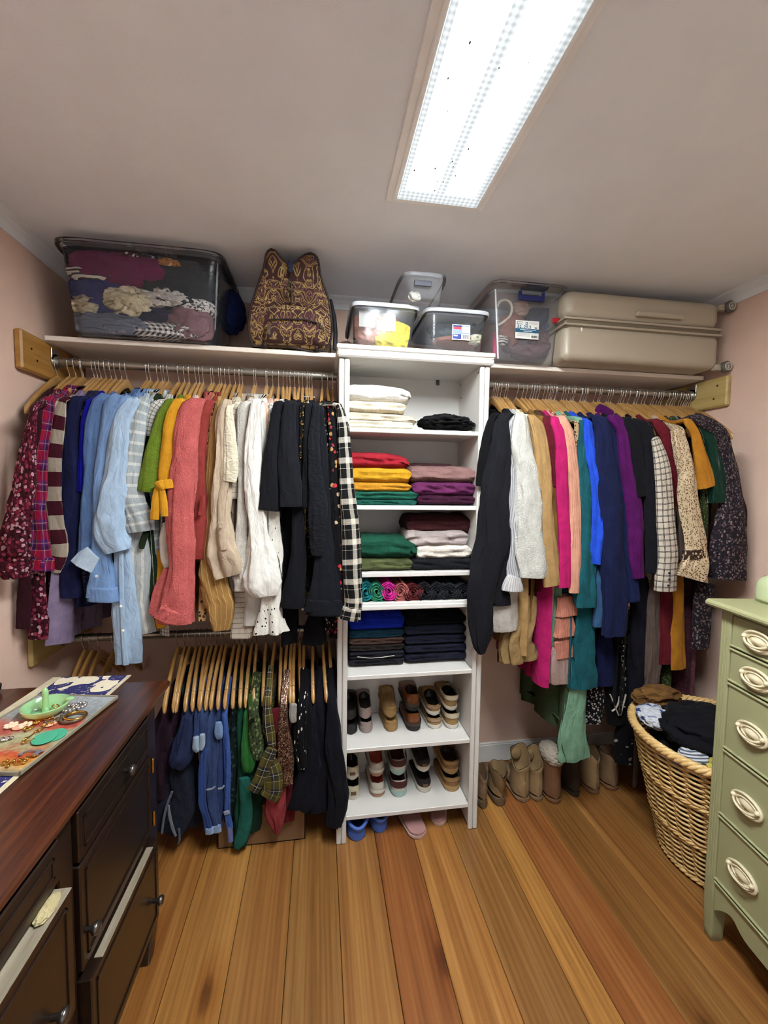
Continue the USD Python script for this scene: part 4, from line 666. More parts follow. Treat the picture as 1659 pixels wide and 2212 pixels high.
Pt('jeans', 'washed blue jeans with a ripped knee seam', 'jeans', 'denim:#20305a,#3a4c74', [(458, 1555, 18), (456, 1620, 26), (455, 1690, 26), (460, 1740, 22), (470, 1788, 18)], 1.712, extra=[('hem', [(468, 1782, 17), (470, 1796, 18)], {'Y': 1.706, 'm': 'denim:#6f87ac,#93a6c0'}), ('ripped_seam', [(446, 1706, 3), (454, 1705, 4), (464, 1699, 3)], {'Y': 1.672, 'm': 'plain:#9aa2b0', 'hole': False})])
Pt('jeans', 'blue jeans with a light knotted fold near the hanger', 'jeans', 'denim:#22335e,#34487a', [(474, 1545, 14), (476, 1600, 22), (478, 1680, 22), (476, 1740, 20), (468, 1780, 16)], 1.722, extra=[('fold', [(472, 1560, 12), (472, 1580, 18), (474, 1594, 12)], {'Y': 1.69, 'm': 'denim:#5f7aa6,#7f97bb', 'hole': False}), ('ripped_seam', [(471, 1704, 3), (478, 1703, 4), (484, 1697, 3)], {'Y': 1.69, 'm': 'plain:#a0a8b6', 'hole': False})])
Pt('jeans', 'thin bright blue jeans leg ending in a lavender hem', 'jeans', 'denim:#2d4684,#3d5a9c', [(486, 1545, 10), (490, 1620, 11), (491, 1700, 11), (492, 1750, 11), (497, 1790, 11)], 1.70, extra=[('hem', [(496, 1786, 11), (498, 1818, 10)], {'Y': 1.698, 'm': 'plain:#6a72a8,#8088b8'}), ('hem', [(489, 1752, 12), (490, 1758, 12)], {'Y': 1.694, 'm': 'plain:#9aa4b8'})])
Pt('trousers', 'dark green and black printed trousers beside the jeans', 'trousers', 'tweed:#14201f,#2f4a48,#1b2a2a:60', [(512, 1530, 30), (508, 1600, 34), (505, 1680, 34), (505, 1770, 32)], 1.735)
Pt('trousers', 'dark green trousers with a teal lower leg reaching nearest the box', 'trousers', 'plain:#12402f,#1b5240', [(524, 1535, 16), (524, 1620, 24), (526, 1700, 26), (526, 1770, 26), (516, 1826, 22)], 1.712, extra=[('lower_leg', [(527, 1680, 22), (530, 1750, 26), (520, 1815, 24), (512, 1832, 12)], {'Y': 1.690, 'm': 'plain:#1d5a4e,#266a5e'})])
Pt('shorts', 'bright green shorts folded in a rounded loop', 'shorts', 'plain:#25602a,#347636', [(536, 1545, 12), (536, 1600, 20), (536, 1640, 26), (535, 1664, 18)], 1.69, hole=False, extra=[('waistband', [(541, 1500, 8), (541, 1540, 9), (546, 1590, 9), (548, 1640, 9)], {'Y': 1.68, 'm': 'plain:#3c5a26,#4a6a30', 'd': .4})])
Pt('skirt', 'camouflage green printed skirt with a dark round button', 'skirt', 'tweed:#3f4a2e,#7d8a5c,#2a331f:75', [(546, 1536, 20), (549, 1570, 24), (554, 1610, 22), (558, 1640, 14)], 1.68, extra=[('button', [(545, 1552, 8), (545, 1560, 8)], {'Y': 1.655, 'm': 'plain:#15150f', 'hole': False, 'd': .4})])
Pt('trousers', 'very dark green trousers hanging low between the teal and rose ones', 'trousers', 'plain:#0f2a20,#173a2c', [(548, 1640, 30), (550, 1700, 34), (548, 1760, 34), (542, 1792, 28)], 1.735)
Pt('scarf', 'yellow and navy plaid shirt with two tails hanging in an arch', 'shirt', 'plaid:#5c5322,#1d2136,#3f3a26,#c9a93a,#e0d9a8:.060', [(576, 1520, 12), (578, 1545, 18), (583, 1580, 20), (588, 1612, 16)], 1.665, amp=.07, extra=[('shirt_tail', [(588, 1618, 24), (574, 1650, 26), (560, 1684, 26), (546, 1708, 26)], {'Y': 1.650, 'd': .3, 'amp': .1}), ('shirt_tail', [(578, 1640, 28), (590, 1672, 42), (590, 1700, 44), (580, 1722, 42)], {'Y': 1.662, 'd': .3, 'amp': .1})])
Pt('trousers', 'burgundy and rose trousers tapering to a point over the cardboard box', 'trousers', 'plain:#8a3236,#a8454a', [(598, 1590, 14), (598, 1640, 16), (595, 1700, 34), (596, 1740, 34), (600, 1780, 22), (599, 1800, 8)], 1.695, extra=[('waist', [(596, 1532, 22), (598, 1556, 24), (597, 1580, 20)], {'Y': 1.675, 'm': 'plain:#4c1018,#661a22', 'hole': False})])
Pt('skirt', 'shiny bronze sequin skirt with gathered hem', 'skirt', 'sequin:#4a3228,#8c6a58,#d8c2b0:260', [(614, 1530, 16), (613, 1580, 22), (616, 1640, 26), (618, 1680, 25), (617, 1692, 26)], 1.672, pleat=.12)
Pt('trousers', 'dark red trousers behind the sequin skirt', 'trousers', 'plain:#5a161c,#6e2026', [(620, 1680, 20), (622, 1730, 22), (621, 1772, 20)], 1.72)
Pt('scarf', 'small pale grey fabric loop hung by the sequin skirt', 'scarf', 'plain:#8f8c86,#aaa69e', [(634, 1522, 14), (633, 1540, 15), (635, 1558, 12)], 1.66, hole=False)
Pt('trousers', 'black trousers with white dash print', 'trousers', 'dash:#0c0c0f,#d6d2c8:62', [(653, 1525, 18), (651, 1570, 20), (650, 1620, 18), (652, 1660, 14)], 1.668)
Pt('trousers', 'plain black wide-leg trousers next to the dash print ones', 'trousers', 'plain:#0c0c14,#15151f', [(668, 1530, 26), (664, 1600, 38), (660, 1680, 44), (656, 1742, 44)], 1.70, pleat=.1)
Pt('trousers', 'plain black trousers second from the white tower on the low rod', 'trousers', 'plain:#0d0d15,#171722', [(692, 1520, 24), (694, 1600, 36), (692, 1680, 40), (690, 1748, 38)], 1.712, pleat=.1)
Pt('trousers', 'plain black trousers hanging right beside the white tower', 'trousers', 'plain:#0e0e15,#191922', [(716, 1525, 20), (722, 1590, 30), (727, 1660, 32), (728, 1730, 32), (722, 1784, 24)], 1.675, pleat=.08)

# ================================================================ THE WHITE SHELF TOWER
TX0, TX1, TY, TYB = .0746, .7042, 1.693, 1.985
t = thing('shelf_tower', 'tall white open shelf tower holding folded sweaters, rolled clothes and shoes', 'shelf unit', ((TX0+TX1)/2, 1.85, 0))
for a, b, s in ((TX0, TX0+.0425, 1), (TX1-.0425, TX1, -1)):
    obj('side_panel', bx(a+.003, b-.0005, TY+.012, TYB, .012, 2.038, .001), WHITE, t)
    for k in (0, 1): obj('stile', bx(a+k*.0222, a+k*.0222+.0203, TY-.004, TY+.012, .0, 2.034, .004), WHITE, t)
obj('back_panel', bx(TX0+.02, TX1-.02, TYB-.022, TYB-.014, .10, 2.038, .0005), WHITE, t)
obj('top_board', join([bx(TX0-.010, TX1+.014, TY-.024, TYB+.01, 2.066, 2.084, .003), bx(TX0-.006, TX1+.010, TY-.018, TYB, 2.060, 2.067, .001), bx(TX0-.008, TX1+.012, TY-.021, TYB, 2.036, 2.061, .006)]), WHITE, t)
SZ = [1.7646, 1.4495, 1.1688, 1.0417, .7334, .4169, .1181]
for i, z in enumerate(SZ):
    th = .030 if i == 3 else .0185
    obj('shelf', join([bx(TX0+.042, TX1-.042, TY+.002, TYB-.022, z-th, z, .002)]+([bx(TX0+.042, TX1-.042, TY-.004, TY+.004, z-.030, z-.010, .003)] if i == 3 else [])), WHITE, t)
c = at(946, 824, TYB-.026); obj('metal_clip', join([bx(c[0]-.008, c[0]+.008, c[1], c[1]+.004, c[2]-.018, c[2]+.018, .001), lathe([(0, -.004), (.006, -.004), (.006, .001), (0, .001)], 10, 'y', c)]), paint('dark_metal', '#5a5854', .4, metal=.8), t)
for px, py in ((995, 832), (996, 860), (1033, 805)):
    for Y in (TY+.20,):
        d = ray(px, py); k = (TX1-.0430)/d[0]; q = CAM+d*k; obj('pin_hole', lathe([(0, -.0006), (.003, -.0006), (.003, .001), (0, .001)], 8, 'x', (TX1-.0430, min(q[1], TYB-.03), q[2])), DARK, t)

def folded(name, label, cat, fabric, x0, x1, y0, y1, z0=None, Y=None, dep=.21, group=None, amp=.006, puff=2.6, sag=0, skew=0, back=0):
    SEED[0] += 1
    a = atz((x0+x1)/2, y1, z0)[1] if (Y is None) else Y
    A, B = at(x0, y0, a), at(x1, y1, a); zb = at(x0, y1, a)[2]; zt = A[2]
    return single(name, drape(A[0], B[0], a+back, a+dep+back, zb-.002, zt+.004, SEED[0], amp, puff, sag=sag, skew=skew), fab(fabric), label, cat, group)
G1 = 'folded clothes on the tower shelves'
def fo(*a, **k): return folded(*a, group=G1, **k)
# top shelf
fo('sweater', 'bright white knitted sweater folded on top of the cream pile', 'sweater', 'knit:#e0ddd4,#efece4:75', 750, 889, 823, 866, Y=1.712, sag=.35, puff=2.4, amp=.008)
fo('sweater', 'cream yellow sweater folded second from the top of the pale pile', 'sweater', 'rib:#e0d2b8,#ecdfc8:110', 750, 878, 861, 889, Y=1.716)
fo('cardigan', 'beige lace knit cardigan with a drooping end in the pale pile', 'cardigan', 'knit:#c9bca4,#dcd1bc:60', 750, 902, 886, 912, Y=1.718, sag=.5, amp=.008)
fo('sweater', 'ivory cable knit sweater folded at the bottom of the pale pile', 'sweater', 'cable:#dcd2ba,#ece4d0:60', 750, 894, 903, 926, Y=1.714)
c = at(966, 916, 1.76); single('sweater', lump(c, (.104, .07, .034), 41, .34, 2.6), fab('plain:#0a0a0c,#141416'), 'crumpled black knit left loose beside the pale sweater pile', 'sweater', G1)
# second shelf
kw = dict(Y=1.716)
fo('sweater', 'crimson red sweater on top of the mustard sweaters', 'sweater', 'plain:#8a1a26,#a3222e', 752, 886, 975, 1012, sag=.5, amp=.010, puff=2.3, **kw)
fo('sweater', 'mustard yellow sweater with raised scallop cable pattern', 'sweater', 'cable:#b88518,#d6a22a:52', 752, 890, 1007, 1043, amp=.007, **kw)
fo('sweater', 'golden mustard sweater with fine ribs between cable mustard and green', 'sweater', 'rib:#b57a1e,#cd922c:110', 752, 890, 1040, 1064, **kw)
fo('sweater', 'smooth bottle green sweater lying on the chunky green knit', 'sweater', 'plain:#1c5646,#266b58', 752, 905, 1058, 1082, amp=.009, **kw)
fo('sweater', 'chunky teal green knit at the bottom of the mustard pile', 'sweater', 'knit:#14493f,#1e5e52:75', 752, 902, 1078, 1094, **kw)
fo('sweater', 'dark plum sweater half hidden behind the dusty mauve one', 'sweater', 'plain:#3c2326,#4c2e32', 886, 985, 1001, 1022, Y=1.80, dep=.14)
fo('sweater', 'dusty mauve wool sweater on top of the purple sweaters', 'sweater', 'plain:#7a5a58,#93706c', 888, 1030, 1006, 1042, amp=.010, **kw)
fo('sweater', 'bright purple sweater in the middle of the mauve pile', 'sweater', 'plain:#561f48,#6e2e5c', 892, 1030, 1038, 1073, amp=.010, **kw)
fo('sweater', 'dark aubergine sweater at the bottom of the mauve pile', 'sweater', 'rib:#331126,#441a34:180', 902, 1029, 1068, 1092, **kw)
# third shelf
fo('sweater', 'dark green puffy sweatshirt on the olive one', 'sweatshirt', 'plain:#12402f,#1a5340', 770, 902, 1160, 1213, Y=1.712, sag=.5, amp=.010, puff=2.2)
fo('sweater', 'olive green sweatshirt under the dark green one', 'sweatshirt', 'plain:#4c5332,#5f6742', 770, 893, 1208, 1238, Y=1.716)
fo('sweater', 'dark maroon sweatshirt on top of the lilac grey one', 'sweatshirt', 'plain:#38181c,#4a2226', 880, 1019, 1112, 1160, Y=1.760, puff=2.1, amp=.008)
fo('sweater', 'pale lilac grey sweatshirt above the tie-dye one', 'sweatshirt', 'plain:#a0928f,#bcaeab', 878, 1014, 1145, 1187, Y=1.735, amp=.012, puff=2.2)
fo('sweater', 'white tie-dye sweatshirt with pink, yellow and blue patches', 'sweatshirt', 'dots:#ded6cb,#d98a86,#d9be6a,#a8bcc8,#e8d6cc:9', 901, 1021, 1178, 1214, Y=1.722, amp=.010, puff=2.3)
fo('sweater', 'black sweatshirt at the bottom under the tie-dye one', 'sweatshirt', 'plain:#131418,#1d1e23', 889, 1024, 1204, 1238, Y=1.714, puff=2.4)
# rolled clothes
def roll(px, py, r, fabric, label, squash=1.0, Y=1.712):
    SEED[0] += 1; c = at(px, py, Y); rng = np.random.RandomState(SEED[0]); n = 90
    th = np.linspace(0, 2*PI*3.1, n)+rng.rand()*6; rr = r*(.10+.90*np.linspace(0, 1, n)**.8)*(1+.10*np.sin(2*th+rng.rand()*6)+.05*np.sin(5*th))
    x = rr*np.cos(th); z = rr*np.sin(th)*squash; w = r*.135; V = []
    nx, nz = np.cos(th), np.sin(th)
    for y, s in ((.004, .4), (0, 1), (.01, 1), (.07, 1), (.19, 1)):
        jig = .004*np.sin(3*th+rng.rand()*6); V.append(np.stack([x+nx*w*s, np.full(n, y)+jig*(y < .05), z+nz*w*s], -1))
    I = [np.stack([x-nx*w*s, np.full(n, y), z-nz*w*s], -1) for y, s in ((.19, 1), (.07, 1), (.01, 1), (0, 1), (.004, .4))]
    g = grid(np.array(V+I+[V[0]]), closed=False)
    single('rolled_top', move(g, c), fab(fabric), label, 'rolled clothes', 'rolled clothes in a row on the tower')
roll(790, 1279, .036, 'plain:#1a8088,#2a9aa0', 'teal rolled top first in the row beside the plaid flannel', 1.15)
roll(815, 1279, .036, 'plain:#2f7a5c,#409a76', 'green rolled top beside the teal one', 1.1)
roll(840, 1279, .034, 'plain:#d8259a,#f040b4', 'hot pink rolled top in the row of rolls', 1.2)
roll(865, 1280, .035, 'plain:#a85a58,#c47470', 'dusty rose rolled top between hot pink and maroon', 1.1)
roll(892, 1279, .038, 'plain:#5c2628,#762e32', 'dark maroon rolled top next to the black rolls', 1.1)
for k, (px, l) in enumerate(((920, 'black rolled top touching the maroon roll'), (946, 'black rolled top second after the maroon roll'), (973, 'black rolled top third after the maroon roll'), (1000, 'black rolled top last in the row beside the black cardigan'))):
    roll(px, 1279, .040, 'plain:#1c1d22,#2c2d34', l, 1.05)
# folded jeans
zj = SZ[4]; Yj = float(atz(815, 1441, zj)[1])
J = [(1430, 1441, 'denim:#14141a,#1c1c24', 'black folded jeans at the very bottom of the jeans pile'), (1411, 1430, 'denim:#101018,#1a1a26', 'black folded jeans with a pale piped pocket edge'), (1396, 1412, 'plain:#25211f,#302a28', 'charcoal folded trousers above the piped black jeans'), (1382, 1398, 'rib:#4a3630,#5c453c:220', 'brown corduroy trousers folded under the teal ones'), (1367, 1384, 'plain:#0e2a3c,#143a4c', 'dark teal folded trousers under the cobalt pair'), (1330, 1368, 'plain:#0b1f9c,#1230b4', 'cobalt blue folded trousers on top of the jeans pile')]
for k, (a, b, f, l) in enumerate(J): folded('folded_trousers', l, 'trousers', f, 754, 874, a, b, Y=Yj+.004*k, dep=.22, group=G1, amp=.004, puff=3.2)
q = [(772, 1419, 1.6), (800, 1422, 2.2), (826, 1420, 2.2), (852, 1416, 1.6)]
P = np.array([at(a, b, Yj-.006) for a, b, _ in q]); single('zipper', pipe(P, .0022), paint('pale_zip', '#8a8478', .35, metal=.6), 'pale metallic piped pocket edge on the black jeans in the pile', 'zipper')
Yk = float(atz(945, 1434, zj)[1])
for k, (a, b, l) in enumerate(((1416, 1434, 'black-navy folded jeans at the bottom of the all-dark pile'), (1397, 1416, 'dark navy folded jeans second from the bottom of the all-dark pile'), (1377, 1397, 'dark navy folded jeans in the middle of the all-dark pile'), (1355, 1377, 'dark navy folded jeans second from the top of the all-dark pile'), (1333, 1355, 'black folded leggings on top of the all-dark pile'))):
    folded('folded_trousers', l, 'trousers', 'denim:#0b0d18,#11152a' if k < 4 else 'plain:#08080c,#0e0e14', 876, 1010, a, b, Y=Yk+.003*k, dep=.22, group=G1, amp=.005, puff=3.0)

# ================================================================ SHOES
def shoe_w(s, W):
    return W*np.where(s < .14, .80*np.sqrt(np.clip(1-((.14-s)/.14)**2, 0, 1)), np.where(s < .70, .80+.20*np.clip((s-.14)/.5, 0, 1), np.sqrt(np.clip(1-((s-.70)/.305)**2, 0, 1))))
def shoe(parent, c, sole, upper, lining, L=.245, W=.043, hh=.058, ts=.022, vamp=.062, s1=.50, heelopen=.035, pitch=0, yaw=0, heel=0, patch=None, tongue=None, band=None, names=('sole', 'upper', 'lining')):
    c = np.asarray(c, float); R = rot([0, 0, 1], yaw)@rot([1, 0, 0], pitch)
    S = np.concatenate([[.002, .008, .02], np.linspace(.04, .97, 30), [.985, .996]])
    put = lambda g: move(g, c, R)
    lift = lambda s: heel*np.clip(1-(s/.55), 0, 1)**1.2
    V = []
    for s in S:
        w = max(float(shoe_w(np.array(s), W)), .001)+.0025; a = np.arange(20)*2*PI/20; ca, sa = sup(a, 4); z0 = lift(s) if s > .22 else 0
        top = ts+lift(s); V.append(np.stack([w*ca, np.full(20, s*L), (z0+top)/2+(top-z0)/2*sa], -1))
    V = [V[0].mean(0)[None].repeat(20, 0)]+V+[V[-1].mean(0)[None].repeat(20, 0)]
    obj(names[0], put(grid(np.array(V))), sole, parent)
    O, I = [], []
    for s in S:
        w = max(float(shoe_w(np.array(s), W)), .001); b = ts+lift(s)-.002
        h = hh+(vamp-hh)*np.clip(s/s1, 0, 1) if s < s1 else vamp*(1-.62*((s-s1)/(1-s1))**1.3)
        dipv = .012*math.sin(PI*np.clip(s/s1, 0, 1)); h = h-dipv+lift(s)
        op = np.clip((s-heelopen)/.05, 0, 1)*np.clip((s1-s)/.09, 0, 1); g = w*.80*op**.5
        zf = b+.006
        prof = [(w*.96, b), (w*1.02, b+.30*(h-b)), (w*.98, b+.65*(h-b)), (max(w*.86, g+.001), h-.004), (g+.0015, h), (g*.97, h-.003), (g*.92, (h+zf)/2 if op > .02 else h-.004), (g*.8, zf if op > .02 else h-.005), (g*.3, zf-.001 if op > .02 else h-.005)]
        q = np.array(prof+[(-x, z) for x, z in prof[::-1]]); O.append(np.stack([q[:, 0], np.full(len(q), s*L), q[:, 1]], -1))
    O = np.array(O); m = len(O[0])
    outer = O[:, [0, 1, 2, 3, 4]]; outer2 = O[:, [-5, -4, -3, -2, -1]]
    full = np.concatenate([outer, outer2], 1); e0 = full[0].mean(0)[None].repeat(10, 0); e1 = full[-1].mean(0)[None].repeat(10, 0)
    inner = O[:, 4:-4]
    # outer skin is open over the opening, the lining closes it
    obj(names[1], put(join([grid(outer, False), grid(outer2, False), grid(np.stack([outer[:3, 4], outer2[:3, 0]], 1), False), grid(np.stack([outer[0], outer2[0][::-1]], 0), False)])), upper, parent)
    k = S >= s1-.02
    obj(names[2], put(grid(inner, False)), lining, parent)
    obj('toe_cap', put(grid(np.concatenate([O[k][:, 3:5]+[0, 0, .0006], O[k][:, -5:-3]+[0, 0, .0006]], 1), False)), upper, parent)
    if patch: obj('heel_patch', put(bx(-.012, .012, -.0045, .004, ts+.002, ts+.014, .001) if patch[1] == 'low' else bx(-.013, .013, -.004, .006, ts+.016, ts+.030, .001)), patch[0], parent)
    if band:
        V = []
        for s in np.concatenate([[.0, .004, .012, .03], np.linspace(.06, .35, 8)]):
            w = max(float(shoe_w(np.array(s), W)), .0005)+.0035; V.append([(w, s*L-.003, band[1]), (w+.001, s*L-.003, band[2])])
        V = np.array(V); Vm = V[::-1]*[-1, 1, 1]; obj('heel_band', put(grid(np.concatenate([Vm, V]).transpose(1, 0, 2), False)), band[0], parent)
    if tongue:
        V = []
        for k_, (s, z) in enumerate(((s1+.06, vamp-.010), (s1-.02, vamp+.012), (s1-.10, vamp+.026), (s1-.15, vamp+.034))):
            a = np.linspace(-1, 1, 9); V.append(np.stack([a*W*.55, np.full(9, s*L)+.012*a**2, z-.012*a**2], -1))
        V = np.array(V); obj('tongue', put(join([grid(V, False), grid(V[::-1]-[0, .003, 0], False)])), tongue, parent)
def lth(n, c, r=.5): return paint(n, tuple(.72*v for v in lin(c)), r, .0008, 300)
BLK = lth('black_leather', '#141210', .45); BRN = lth('brown_leather', '#7a4420', .25); DBR = lth('dark_brown_leather', '#33241c', .5); TAN = lth('tan_suede', '#a5814f', .85); SIL = lth('silver_leather', '#a28f88', .28)
CRM = lth('cream_canvas', '#d8ccb0', .8); WSN = lth('white_sneaker', '#d9d2c4', .6); RED = lth('coral_trim', '#c05a48', .6); BUR = lth('burgundy_suede', '#4c1a1a', .85); TEAL = lth('pale_teal_foam', '#a9c6be', .6); TSU = lth('camel_suede', '#94683c', .85)
SBK = lth('black_sole', '#1a1816', .7); SWH = lth('white_sole', '#dcd6c6', .55); STN = lth('tan_sole', '#b58f5c', .6); PATCH = lth('brown_patch', '#6a4a30', .7); GRY = lth('grey_lining', '#77706a', .85)
PAIRS = [  # shelf, heel px, width px, label, options, gap between the two of a pair
 (5, 759, 1590, 'black clog', 'clog', dict(sole=SBK, upper=BLK, lining=BLK, hh=.048, ts=.026), .062, 34),
 (5, 793, 1587, 'black and silver leather clog', 'clog', dict(sole=SIL, upper=SIL, lining=BLK, hh=.050, ts=.03, s1=.52), .060, 33),
 (5, 848, 1584, 'tan leather clog with wide open mouth', 'clog', dict(sole=TAN, upper=TAN, lining=lth('tan_lining', '#b08d5c', .7), hh=.050, ts=.034, s1=.62, vamp=.07, heelopen=.012), .060, 34),
 (5, 897, 1583, 'glossy brown ankle boot with dark band', 'shoe', dict(sole=SBK, upper=BRN, lining=DBR, hh=.085, band=(DBR, .022, .040), s1=.42, vamp=.075), .088, 37),
 (5, 943, 1578, 'tan slip-on sneaker with cream sole', 'shoe', dict(sole=SWH, upper=TAN, lining=BLK, hh=.05, s1=.52, band=(lth('pink_beige_trim', '#b59478', .7), .036, .048)), .058, 37),
 (5, 981, 1578, 'tan suede sneaker with white heel collar', 'sneaker', dict(sole=SWH, upper=TAN, lining=BLK, hh=.075, band=(CRM, .052, .074), s1=.46, tongue=CRM), .082, 36),
 (6, 764, 1732, 'cream canvas slip-on with small brown heel patch', 'shoe', dict(sole=SWH, upper=CRM, lining=BLK, hh=.062, ts=.024, patch=(PATCH, 'low'), s1=.40), .086, 36),
 (6, 818, 1726, 'white sneaker with coral tongue and gum sole', 'sneaker', dict(sole=lth('gum_sole', '#b08a70', .6), upper=WSN, lining=RED, hh=.066, ts=.020, tongue=RED, band=(SWH, .020, .036)), .090, 38),
 (6, 865, 1726, 'white and pale teal sneaker with burgundy heel tab', 'sneaker', dict(sole=TEAL, upper=WSN, lining=BUR, hh=.078, ts=.030, band=(BUR, .044, .076)), .096, 41),
 (6, 920, 1716, 'black canvas sneaker with white sole and brown heel patch', 'sneaker', dict(sole=SWH, upper=lth('black_canvas', '#1b1613', .8), lining=BLK, hh=.062, ts=.028, patch=(PATCH, 'low')), .092, 38),
 (6, 981, 1714, 'brown suede boat shoe with tan laces', 'shoe', dict(sole=STN, upper=TSU, lining=DBR, hh=.066, ts=.028, band=(TAN, .050, .066), tongue=TSU), .076, 42)]
for sh_, px, py, lab, cat, o, gap, wpx in PAIRS:
    z = SZ[sh_]; h = atz(px, py, z); W = wpx/2/ppm(h)*1.02; nm_ = {'clog': 'clog', 'shoe': 'slip_on_shoe', 'sneaker': 'sneaker'}[cat]
    for k in (0, 1):
        c = (h[0]-.004*k, h[1]+.010+.012*k, z+gap*k)
        t = thing(nm_, lab+(', standing on the shelf board' if k == 0 else ', stacked on top of its mate'), cat, c, 'pairs of shoes on the tower shelves')
        shoe(t, c, L=.232, W=W, pitch=5*k, **o)
# clogs and slippers on the floor below the tower
BLU = lth('blue_foam', '#4a6fc4', .5); BLI = lth('dark_blue_foam', '#22346a', .6); PNK = lth('pink_fleece', '#b98a86', .95); PSO = lth('pale_pink_sole', '#c9a79c', .8); BSO = lth('dark_blue_sole', '#2c3f7a', .7)
for (px, py, w, lab) in ((774, 1819, 47, 'blue foam clog with heel strap, the one against the tower leg'), (823, 1801, 43, 'blue foam clog with heel strap, the one farther from the tower leg')):
    h = atz(px, py, 0); W = w/2/ppm(h); t = thing('foam_clog', lab, 'clog', h, 'shoes on the floor under the tower')
    shoe(t, (h[0], h[1]+.004, 0), BLU, BLU, BLI, L=.24, W=W, hh=.052, ts=.036, vamp=.08, s1=.5, yaw=6)
    obj('tread', bx(h[0]-W*.7, h[0]+W*.7, h[1]+.02, h[1]+.22, 0, .004), BSO, t)
    obj('heel_strap', pipe([(h[0]+W*math.cos(a)*1.02, h[1]+.026-.03*math.sin(a)+.03*(math.cos(a)**2), .062+.012*math.cos(a)**2) for a in np.linspace(0, PI, 14)], .0075), BLU, t)
for (px, py, w, lab, yw) in ((908, 1814, 54, 'dusty pink fleece slipper sticking out farthest from under the tower', 10), (948, 1786, 44, 'dusty pink fleece slipper half under the tower', -14)):
    h = atz(px, py, 0); W = w/2/ppm(h); t = thing('slipper', lab, 'slipper', h, 'shoes on the floor under the tower'); R = rot([0, 0, 1], yw)
    for nm_, z0, z1, dw, m_ in (('sole', 0, .017, 0, PSO), ('footbed', .0165, .027, -.004, PNK)):
        V = []; S = np.concatenate([[.001, .01, .03], np.linspace(.06, .96, 20), [.985, .998]])
        for s in S:
            w_ = max(float(shoe_w(np.array(s), W))+dw, .001); a = np.arange(16)*2*PI/16; ca, sa = sup(a, 5); V.append(np.stack([w_*ca, np.full(16, s*.25), (z0+z1)/2+(z1-z0)/2*sa], -1))
        V = [V[0].mean(0)[None].repeat(16, 0)]+V+[V[-1].mean(0)[None].repeat(16, 0)]
        obj(nm_, move(grid(np.array(V)), (h[0], h[1]+.002, 0), R), m_, t)
    V = []
    for s in np.linspace(.5, .93, 9):
        w_ = float(shoe_w(np.array(s), W))*1.02; a = np.linspace(0, PI, 13); V.append(np.stack([w_*np.cos(a), np.full(13, s*.25), .018+.045*np.sin(a)*(1-.3*(s-.5))], -1))
    V = np.array(V); obj('strap', move(join([grid(V, False), grid(V[::-1]*[.9, 1, .9]+[0, .001, 0], False)]), (h[0], h[1]+.002, 0), R), PNK, t)
